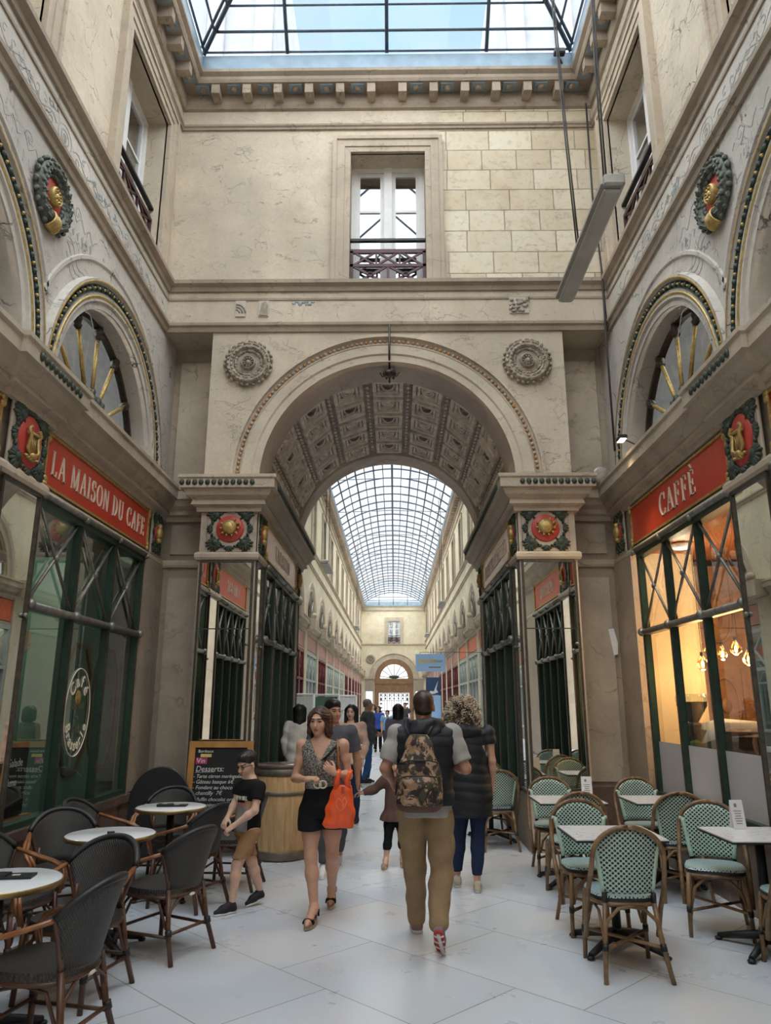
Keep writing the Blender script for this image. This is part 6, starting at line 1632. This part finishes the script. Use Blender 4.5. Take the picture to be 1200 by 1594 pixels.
for L in p.legs:
    heel,toe=vec(*L[4]),vec(*L[3]); f=unit(toe-heel); sd=unit(np.cross(f,vec(0,0,1))); up=np.cross(sd,f); Pq=lambda a,b,c:tuple(heel+f*a+sd*b+up*c)
    l=np.linalg.norm(toe-heel); b=MB(); n=14
    o=[(l*(.5-.54*math.cos(t)),.038*math.sin(t)*(1+.1*math.cos(t))) for t in [2*PI*k/n for k in range(n)]]
    vs=[Pq(a,w,.004) for a,w in o]+[Pq(a,w,-.055+.04*min(1,max(0,a/l))) for a,w in o]
    b.add(vs,[tuple(range(n)),tuple(range(2*n-1,n-1,-1))]+[(i,(i+1)%n,n+(i+1)%n,n+i) for i in range(n)],True)
    so=b.build('wedge_sandal',X['cork'],p.root); b=MB()
    for a,j in ((.70,-1),(.70,0),(.70,1)): b.tube([Pq(l*a+.012*j,.040*math.cos(t),.040*math.sin(t)+.004) for t in [PI*k/10 for k in range(11)]],.006,5)
    an=vec(*L[2]); b.tube([tuple(an+vec(.036*math.cos(t),.036*math.sin(t),-.01)) for t in [2*PI*k/14 for k in range(14)]],.007,5,True); b.tube([Pq(.0,-.03,.0),Pq(.01,-.036,.05)],.008,5); b.tube([Pq(.0,.03,.0),Pq(.01,.036,.05)],.008,5)
    b.build('sandal_strap',X['blackcloth'],so)
# orange carrier bag on her forearm
r=thing('carrier_bag','bright orange plastic carrier bag hanging from the woman\'s forearm','bag',(-.36,6.24,.70))
g=SDF((-.2,-.12,-.02),(.2,.12,.36),.006); g.loft([(.0,.0,0,.105,.022),(.03,.0,0,.122,.040),(.14,.01,0,.115,.042),(.26,.02,0,.085,.032),(.315,.03,0,.07,.02)],0,0,.02,fold=(.05,9,.4,.4)); g.wrinkle(.004,40,5); g.obj('bag_body',X['orangebag'],r)
b=MB()
for (x,w) in ((-.018,-.012),(.075,.012)):
    for y in(-.012,.012): b.tube([(x,y,.29),(x+(.0 if x<0 else -.012),y*2.2,.36),(x+.012,y*2.4,.41),(x+.02,0,.435)],[.028,.022,.018,.016],7,squash=.35)
b.build('bag_handle',X['orangebag'],r)
b=MB(); fb=lambda u,z,d:(u,-.046-d+.05*max(0,z-.14),z)
pts=[(0,.19),(.03,.235),(.045,.2),(.03,.16),(.0,.13),(-.03,.155),(-.04,.195),(-.02,.225),(0,.21),(.018,.19),(.01,.165)]
for i in range(len(pts)-1): b.bar((pts[i][0]+.02,pts[i][1]),(pts[i+1][0]+.02,pts[i+1][1]),.007,fb,0,.002)
b.build('pale_print',X['bagink'],r); b=MB(); 
for (a,c) in ((.02,.045),): b.bar((a,.285),(c,.285),.05,lambda u,z,d:(u+.0,-.036-d,z),0,.002)
b.build('dark_print',X['bagink2'],r)

# ---- boy
p=Person('boy with glasses in a black and grey T-shirt and tan shorts',(-1.17,6.72),rad(140),1.27,'k',X['skin3'],dict(
    hd=(-.025,-.01,1.135),nk=(.01,.0),hpit=rad(-16),hs=1.0,hyaw=rad(2),
    arms=[arm((-.085,.085,.955),(-.125,.06,.82),(-.165,-.045,.715),None,(.3,.3,-1),.9,1),arm((.10,-.085,.955),(.085,-.155,.785),(-.075,-.20,.675),None,(.2,.5,-1),1.0,-1)],
    legs=[((-.05,.045,.60),(.035,.07,.355),(.10,.145,.115),(.0,.055,.0),(.135,.18,.045)),((.05,-.05,.60),(-.055,-.095,.36),(-.075,-.125,.09),(-.20,-.235,.0),(-.05,-.095,.0))]),.005)
p.body(False)
def tee(C):
    z=C[:,2]; u=C[:,0]*math.cos(p.th)+C[:,1]*math.sin(p.th); v=-C[:,0]*math.sin(p.th)+C[:,1]*math.cos(p.th)
    m=np.zeros(len(C),int); fr=(v>.0)&(np.abs(u)<.085); m[fr&(z<.815)]=1; m[fr&(z>=.815)&(z<.835)]=2; return m
p.top(None,.605,.016,.55,None,None,.002,'t_shirt',mats=[X['blackcloth'],X['greyp'],X['redpale']],matfn=tee,arminfl=.014)
F_=vec(-math.sin(p.th),math.cos(p.th),0); R_=vec(math.cos(p.th),math.sin(p.th),0)
b=MB()
def bf(u,z,d): return tuple(vec(.005,.005,.86+z)+R_*(-u)+F_*(.108+d-1.9*u*u))
text_into(b,'PLAN W BILL',.03,lambda u,z,d:bf(u*1.0,z*1.5,d),0,.004,'CENTER',0,1,.001); b.build('shirt_print',X['cream'],p.root)
p.pants(X['tan'],.66,.405,.004,[.066,.060,.055,.05,.04],None,.003,'shorts')
for L in p.legs: p.shoe(L,X['shoedk'],X['sole'],.2,.085)
p.hair_short(X['hairblk'],.012)
b=MB()
for q in(-1,1): b.tube([tuple(p.hp(q*.033+.024*math.cos(a),.100-.012*abs(math.cos(a)),.004+.017*math.sin(a))) for a in [2*PI*k/16 for k in range(16)]],.0024,5,True); b.tube([tuple(p.hp(q*.056,.086,.010)),tuple(p.hp(q*.080,.03,.012)),tuple(p.hp(q*.082,-.01,.0))],.0032,5)
b.tube([tuple(p.hp(-.01,.103,.008)),tuple(p.hp(.01,.103,.008))],.003,5); b.build('glasses',X['black'],p.root)

# ---- man with the camouflage backpack
p=Person('man seen from behind in khaki trousers and black quilted vest, wearing a backpack',(.31,5.80),0,1.76,'m',X['skin2'],dict(
    hd=(-.005,.02,1.625),nk=(0,.0),hs=1.04,hpit=rad(-4),
    arms=[arm((-.205,0,1.425),(-.295,-.045,1.185),(-.245,.11,1.085),(.1,.9,-.35),(1,0,-.2),.7,1),arm((.205,0,1.425),(.30,-.045,1.185),(.19,.13,1.205),(-.6,.6,.2),(-.5,-.4,-.6),.7,-1)],
    legs=[((-.095,0,.88),(-.085,.10,.50),(-.06,.30,.10),(-.075,.52,0),(-.06,.25,0)),((.095,0,.88),(.115,-.02,.50),(.065,-.25,.215),(.085,-.215,.0),(.06,-.345,.175))]),.006)
p.body(False)
p.top(X['greytee'],.855,.040,.80,None,None,.004,'t_shirt',arminfl=.020)
vest=lambda x,y,z:np.abs(x+0*y+0*z)-.205
p.top(X['navyvest'],.935,.058,0,1.50,vest,.003,'quilted_vest',ribs=(.007,.075),arminfl=.022)
g=SDF((-.25,-.25,1.36),(.25,.25,1.62),.007)
ring=[(.115*math.cos(a),.0+.11*math.sin(a),1.485+.022*math.sin(a)*-1) for a in [2*PI*k/16 for k in range(17)]]
for i in range(16): g.cap(ring[i],ring[i+1],.036,.036,.02)
g.ell((0,-.115,1.435),(.125,.045,.065),None,.03); g.wrinkle(.008,40,2); g.obj('hood',X['navyvest'],p.root)
p.pants(X['khaki'],.90,.06,.012,[.098,.088,.072,.068,.056],None,.007,'trousers')
g=SDF((.1,-.12,.5),(.3,.14,.82),.007); g.ell((.185,-.015,.66),(.028,.07,.085),None,.01); g.obj('cargo_pocket',X['khaki'],p.root)
for k,L in enumerate(p.legs): p.shoe(L,X['shoegrey'],X['shoered' if k else 'sole'],.29,.095)
b=MB(); L=p.legs[1]; he,to=vec(*L[4]),vec(*L[3]); f=unit(to-he); sd=unit(np.cross(f,vec(0,0,1))); up=np.cross(sd,f)
for k in range(5): q=he+f*(.03+.05*k)-up*.004; b.tube([tuple(q-sd*.035),tuple(q+f*.02),tuple(q+sd*.035)],.006,5)
b.tube([tuple(he+f*.02-up*.004),tuple(he+f*.12+sd*.01-up*.005),tuple(he+f*.24+sd*.02-up*.004)],.014,6,squash=.4); b.build('sole_tread',X['sole'],p.root)
g=SDF(p.hc-.16,p.hc+.16,.005); g.ell(p.hp(0,-.02,.036),vec(.077,.098,.085)*p.hs,p.Mh,.01); g.ell(p.hp(0,-.05,-.02),vec(.066,.056,.05)*p.hs,p.Mh,.02)
c0=p.hc; g.keep(lambda x,y,z:(-.03+c0[2]+.4*(y-c0[1])-z)+0*x); g.disp(lambda x,y,z:.0008*np.sin(300*x)*np.sin(310*y)*np.sin(290*z)); g.obj('hair',X['hairdk'],p.root)
# backpack
r=thing('backpack','camouflage backpack on the back of the man in khaki trousers','bag',(.26,5.565,.93))
g=SDF((-.24,-.2,-.03),(.24,.2,.56),.006); g.loft([(.0,0,0,.135,.06),(.04,0,0,.163,.085),(.2,0,0,.165,.095),(.33,0,.01,.135,.085),(.44,.0,.02,.095,.065),(.50,.0,.03,.06,.045)],0,0,.03); g.wrinkle(.006,24,9); g.obj('main_bag',X['camo'],r)
g=SDF((-.2,-.22,-.02),(.2,.0,.3),.006); g.loft([(.03,0,-.075,.12,.05),(.06,0,-.08,.135,.058),(.18,0,-.08,.13,.055),(.225,0,-.07,.105,.04)],0,0,.02); g.wrinkle(.004,30,4); g.obj('front_pocket',X['camo'],r)
b=MB(); b.tube([(-.12,-.125,.222),(-.05,-.145,.232),(.05,-.145,.232),(.12,-.12,.222)],.006,6); b.build('zip',X['black'],r)
b=MB(); b.tube([(-.145,-.03,.305),(-.07,-.085,.33),(.07,-.085,.33),(.14,-.03,.31)],.006,6); b.build('zip',X['black'],r)
g=SDF((-.24,-.2,-.05),(.24,.2,.08),.007); g.loft([(-.02,0,0,.12,.07),(.0,0,0,.15,.085),(.035,0,0,.17,.097)],0,0,.02); g.obj('base_panel',X['browndress'],r)
for q in(-1,1):
    b=MB(); b.tube([(q*.05,.06,.47),(q*.085+.0,.09,.545),(q*.11+.03,.19,.60),(q*.13+.04,.30,.56),(q*.15+.04,.36,.42),(q*.17+.04,.33,.25),(q*.19+.03,.18,.08)],.024,8,squash=.4); b.build('strap',X['navyvest'],r)

# ---- curly haired woman
p=Person('woman seen from behind with curly blond hair, black padded coat and navy jeans',(.80,7.42),0,1.70,'f',X['skin'],dict(
    hd=(-.06,.02,1.585),nk=(-.03,0),hs=1.02,
    arms=[arm((-.185,0,1.385),(-.235,.09,1.14),(-.12,.24,1.10),(.8,.4,0),(0,-.5,-1),.6,1),arm((.185,0,1.385),(.215,-.03,1.12),(.215,.03,.90),None,(-1,0,0),.35,-1)],
    legs=[((-.085,0,.84),(-.11,.05,.46),(-.135,.11,.10),(-.155,.27,0),(-.13,.045,0)),((.085,0,.84),(.06,.0,.46),(.03,-.09,.10),(.055,.05,0),(.025,-.15,.0))]),.007)
p.body(False)
rows=[(.62,.0,0,.185,.15),(.75,.0,0,.20,.165),(.9,0,0,.195,.16),(1.02,0,0,.175,.14),(1.15,0,0,.17,.135),(1.28,0,0,.175,.13),(1.36,-.01,0,.165,.11),(1.42,-.02,0,.11,.085),(1.47,-.03,0,.07,.07)]
p.top(X['navyvest'],.64,.008,.42,1.47,None,.003,'padded_coat',rows=rows,ribs=(.007,.085),arminfl=.016)
g=SDF((-.25,-.25,1.28),(.2,.2,1.56),.008); g.ell((-.03,-.10,1.40),(.14,.06,.075),None,.03); g.cap((-.13,0,1.45),(.07,0,1.45),.05,.05); g.wrinkle(.008,40,3); g.obj('hood',X['navyvest'],p.root)
p.pants(X['jean'],.80,.135,.012,None,None,.003,'jeans')
for L in p.legs: p.shoe(L,X['sneaker'],X['sole'],.25,.085,'sneaker')
g=SDF(p.hc-.26,p.hc+.26,.008); E=lambda c,r:g.ell(p.hp(*c),r,p.Mh,.04); E((0,-.025,.03),(.112,.12,.105)); E((0,-.04,-.08),(.145,.10,.13)); 
for q in(-1,1): E((q*.10,-.02,-.08),(.07,.085,.13))
g.disp(lambda x,y,z:.012*np.sin(70*x+8*np.sin(40*z))*np.sin(65*y+3)*np.sin(60*z+2)); g.obj('hair_mass',X['curldk'],p.root)
b=MB(); rn=random.Random(4)
for k in range(620):
    a=rn.uniform(0,2*PI); v=rn.uniform(-1.35,1); q=math.sqrt(max(0,1-max(v,-.7)**2*.8)); w=1.0+.45*max(0,min(1,-v+.2))
    base=vec(.118*q*math.cos(a)*w,-.03+.118*q*math.sin(a),.02+.12*v); 
    if base[1]>.075 and base[2]<.06: continue
    o=unit(base-vec(0,-.03,0)); l=rn.uniform(.05,.085); ra=rn.uniform(.008,.014); ph=rn.uniform(0,6); d=unit(o*.5+vec(rn.uniform(-.5,.5),rn.uniform(-.5,.5),-.8)); e1=unit(np.cross(d,vec(.3,.9,.1))); e2=np.cross(d,e1)
    b.m=0 if rn.random()<(.88 if abs(math.cos(a))>.55 or v>.55 else .5) else 1
    b.tube([tuple(p.hc+base+o*.012+d*l*t/11+e1*ra*math.cos(ph+t*1.25)+e2*ra*math.sin(ph+t*1.25)) for t in range(12)],[.0045]*10+[.003,.0015],4)
b.build('hair',[X['curl'],X['curldk']],p.root)

# ---- girl in brown, hand in hand with the man behind
p=Person('girl in a brown knit dress and black leggings, holding a man\'s hand',(.09,8.36),PI,1.13,'k',X['skin3'],dict(
    hd=(0,0,1.01),nk=(0,0),arms=[arm((-.115,0,.855),(-.22,.0,.765),(-.345,-.03,.73),(-1,-.05,-.1),(0,0,-1),.6,1),arm((.115,0,.855),(.145,0,.69),(.15,-.03,.54),None,(-1,0,0),.35,-1)],
    legs=[((-.055,0,.52),(-.075,-.02,.30),(-.10,-.05,.07),(-.13,-.17,0),(-.10,-.02,0)),((.055,0,.52),(.07,.0,.30),(.075,.04,.07),(.085,-.08,0),(.075,.07,0))]),.007)
p.body(True)
rows=[(.45,0,0,.155,.125),(.50,0,0,.145,.115),(.56,0,0,.115,.09),(.62,0,0,.105,.08),(.75,0,0,.10,.076),(.83,0,0,.105,.072),(.88,0,0,.07,.055),(.92,0,0,.04,.04)]
p.top(X['browndress'],.455,.008,1.95,.92,None,.002,'dress',rows=rows,fold=(.06,11,.58,.12),arminfl=.016)
p.pants(X['blackcloth'],.56,.175,.008,None,None,.001,'leggings')
p.hair_long(X['hairdk'],.16,True); 
for L in p.legs: p.shoe(L,X['cork'],X['cork'],.16,.05,'ballet_shoe')
# ---- man in the slate polo
p=Person('dark haired man in a slate grey polo shirt walking behind the woman',(-.57,8.15),PI,1.69,'m',X['skin2'],dict(
    hd=(-.0,-.02,1.565),nk=(0,0),hyaw=rad(35),hs=1.02,
    arms=[arm((-.19,0,1.36),(-.24,.03,1.1),(-.22,-.05,.86),None,(1,0,0),.35,1),arm((.19,0,1.36),(.255,.02,1.10),(.265,.06,.86),(.0,.25,-1),(.9,0,.3),.7,-1)],
    legs=[((-.09,0,.84),(-.08,-.12,.47),(-.05,-.20,.09),(-.06,-.40,0),(-.05,-.14,0)),((.09,0,.84),(.09,.1,.47),(.06,.36,.13),(.06,.28,0),(.06,.46,.06))]),.007)
p.body(False); p.top(X['polo'],.82,.03,.75,None,None,.004,'polo_shirt',arminfl=.02); p.pants(X['greyjk'],.88,.12,.016,None,None,.004,'trousers'); p.hair_short(X['hairblk'],.01)
for L in p.legs: p.shoe(L,X['sole'],X['sole'],.28,.09,'sneaker')
b=MB(); b.tube([(-.06,.03,1.42),(-.055,-.06,1.41),(0,-.085,1.385),(.055,-.06,1.41),(.06,.03,1.42)],.016,7,squash=1.6); b.build('collar',X['polo'],p.root)

# ---- people farther down the gallery
def passer(label,loc,th,H,sex,skin,topm,botm,hair,long=0,coat=0,sleeve=1.9,dress=None,bend=0,shoe='shoedk'):
    sh=.108*H if sex!='f' else .10*H; R=Rz(th); q=lambda x,y,z:tuple(R@vec(x,y,z))
    A=[arm(q(-sh,0,.81*H),q(-sh-.05,.0-.02,.66*H),q(-sh-.02-bend*-.08,.05+bend*.22,(.52+.12*bend)*H),q(0,.2+bend,-1+bend),q(1,0,0),.4,1),arm(q(sh,0,.81*H),q(sh+.05,-.02,.66*H),q(sh+.02-bend*.08,.05+bend*.22,(.52+.12*bend)*H),q(0,.2+bend,-1+bend),q(-1,0,0),.4,-1)]
    s=H/1.7; Lg=[(q(-.085*s,0,.5*H),q(-.09*s,.05*s,.27*H),q(-.085*s,.02*s,.09*s),q(-.1*s,.19*s,0),q(-.085*s,-.06*s,0)),(q(.085*s,0,.5*H),q(.09*s,.0,.27*H),q(.085*s,-.10*s,.09*s),q(.1*s,.07*s,0),q(.085*s,-.18*s,0))]
    P=Person(label,loc,th,H,sex,skin,dict(hd=q(0,.01,.925*H if sex!='k' else .90*H),nk=(0,0),arms=A,legs=Lg),.011)
    P.body(False)
    rows=None
    if coat: rows=[(coat*H,0,0,.112*H,.092*H)]+[(z,a,b_,max(rx,.088*H) if z<.79*H else rx,max(ry,.07*H) if z<.79*H else ry) for z,a,b_,rx,ry in P.rows if z>coat*H+.03]
    P.top(topm,(coat or .49)*H,.040 if coat else .026,sleeve,None,None,.006,'dress' if dress else ('coat' if coat else 'shirt'),rows=rows,arminfl=.016)
    P.pants(botm,.54*H,.06*H if not dress else .25*H,.012,None,None,.003,'trousers')
    if long: P.hair_long(hair,long,True,'hair',1.0,.02)
    else: P.hair_short(hair)
    for L in Lg: P.shoe(L,X[shoe],X['sole'],.26,.085,'shoe',.011)
    return P
passer('grey haired man in a dark jacket and blue jeans standing in profile',(-.50,16.6),rad(-75),1.76,'m',X['skin2'],X['greyjk'],X['bluejean'],X['hairgrey'],0,.46,1.95,None,.6)
passer('woman with very long dark hair and lavender coat walking away',(.15,14.0),0,1.66,'f',X['skin'],X['lav'],X['jean'],X['hairblk'],.42,.42)
passer('black haired woman in a pale pink top behind the man in the polo',(-.55,11.2),rad(170),1.65,'f',X['skin3'],X['pink'],X['jean'],X['hairblk'],.2)
passer('woman in ivory with a dark ponytail at the left shops',(-1.36,11.6),rad(8),1.66,'f',X['skin3'],X['ivory'],X['tan'],X['hairblk'],.34,.40)
for k,(x,y,a,H,sx,tp,lab) in enumerate(((-.50,27,180,1.58,'f','bluesh','child in a blue sports shirt in the group far down the gallery'),(-.16,26,170,1.48,'k','sky','child in a pale blue shirt in the group far down the gallery'),(-.75,29,200,1.65,'f','ivory','person in white in the group far down the gallery'),(1.05,25,190,1.62,'f','pink','person in pale pink walking near the right shops far off'),(.55,34,175,1.70,'m','greyjk','person in dark clothes in the middle of the far gallery'),(1.75,20.5,185,1.6,'f','redpale','person in faded red by the right shopfronts'))):
    passer(lab,(x,y),rad(a),H,sx,X['skin3'],X[tp],X['shoedk' if False else ('blackcloth' if k%2==0 else 'jean')],X['hairdk'],.1 if sx=='f' else 0,0,.5)
# ------------------------------------------------------------------ daylight and camera
wd=bpy.data.worlds.new('sky'); SC.world=wd; wd.use_nodes=True; t=wd.node_tree; t.nodes.clear()
out=t.nodes.new('ShaderNodeOutputWorld'); bg=t.nodes.new('ShaderNodeBackground'); tc=t.nodes.new('ShaderNodeTexCoord')
mp=t.nodes.new('ShaderNodeMapping'); mp.inputs['Scale'].default_value=(1,1,1.6)
nz=t.nodes.new('ShaderNodeTexNoise'); nz.inputs['Scale'].default_value=1.7; nz.inputs['Detail'].default_value=6; nz.inputs['Roughness'].default_value=.55
mr=t.nodes.new('ShaderNodeMapRange'); mr.inputs['From Min'].default_value=.40; mr.inputs['From Max'].default_value=.66
mx=t.nodes.new('ShaderNodeMixRGB'); mx.inputs['Color1'].default_value=(.50,.79,1.0,1); mx.inputs['Color2'].default_value=(.96,.98,1.0,1)
t.links.new(tc.outputs['Generated'],mp.inputs['Vector']); t.links.new(mp.outputs[0],nz.inputs['Vector']); t.links.new(nz.outputs[0],mr.inputs['Value']); 
sp=t.nodes.new('ShaderNodeSeparateXYZ'); t.links.new(tc.outputs['Generated'],sp.inputs[0])
hz=t.nodes.new('ShaderNodeMapRange'); hz.inputs['From Min'].default_value=.35; hz.inputs['From Max'].default_value=.74; hz.inputs['To Min'].default_value=1.0; hz.inputs['To Max'].default_value=0; t.links.new(sp.outputs[2],hz.inputs['Value'])
ad=t.nodes.new('ShaderNodeMath'); ad.operation='MAXIMUM'; t.links.new(mr.outputs[0],ad.inputs[0]); t.links.new(hz.outputs[0],ad.inputs[1])
t.links.new(ad.outputs[0],mx.inputs['Fac']); t.links.new(mx.outputs[0],bg.inputs['Color'])
bg.inputs['Strength'].default_value=SKY; t.links.new(bg.outputs[0],out.inputs['Surface'])
L=bpy.data.lights.new('overcast_sun','SUN'); L.energy=SUN; L.angle=rad(150); L.color=(1,.975,.94); o=bpy.data.objects.new('overcast_sun',L); o.rotation_euler=(rad(14),rad(-6),0); COL.objects.link(o)
cam=bpy.data.cameras.new('camera'); co=bpy.data.objects.new('camera',cam); COL.objects.link(co)
cam.sensor_fit='VERTICAL'; cam.sensor_height=24; cam.sensor_width=24*1200/1594; cam.lens=24*1145/1594; cam.clip_end=300; cam.clip_start=.05
co.location=(.085,0,1.65); co.rotation_euler=(rad(104.6),0,rad(.68)); SC.camera=co
vs=SC.view_settings; vs.view_transform='Standard'; vs.look='None'; vs.gamma=1; vs.use_curve_mapping=False; vs.exposure=EXPO
c=SC.cycles
c.max_bounces=10; c.diffuse_bounces=6; c.glossy_bounces=5; c.transparent_max_bounces=16; c.transmission_bounces=4
c.caustics_reflective=False; c.caustics_refractive=False; c.sample_clamp_indirect=6; c.use_denoising=True
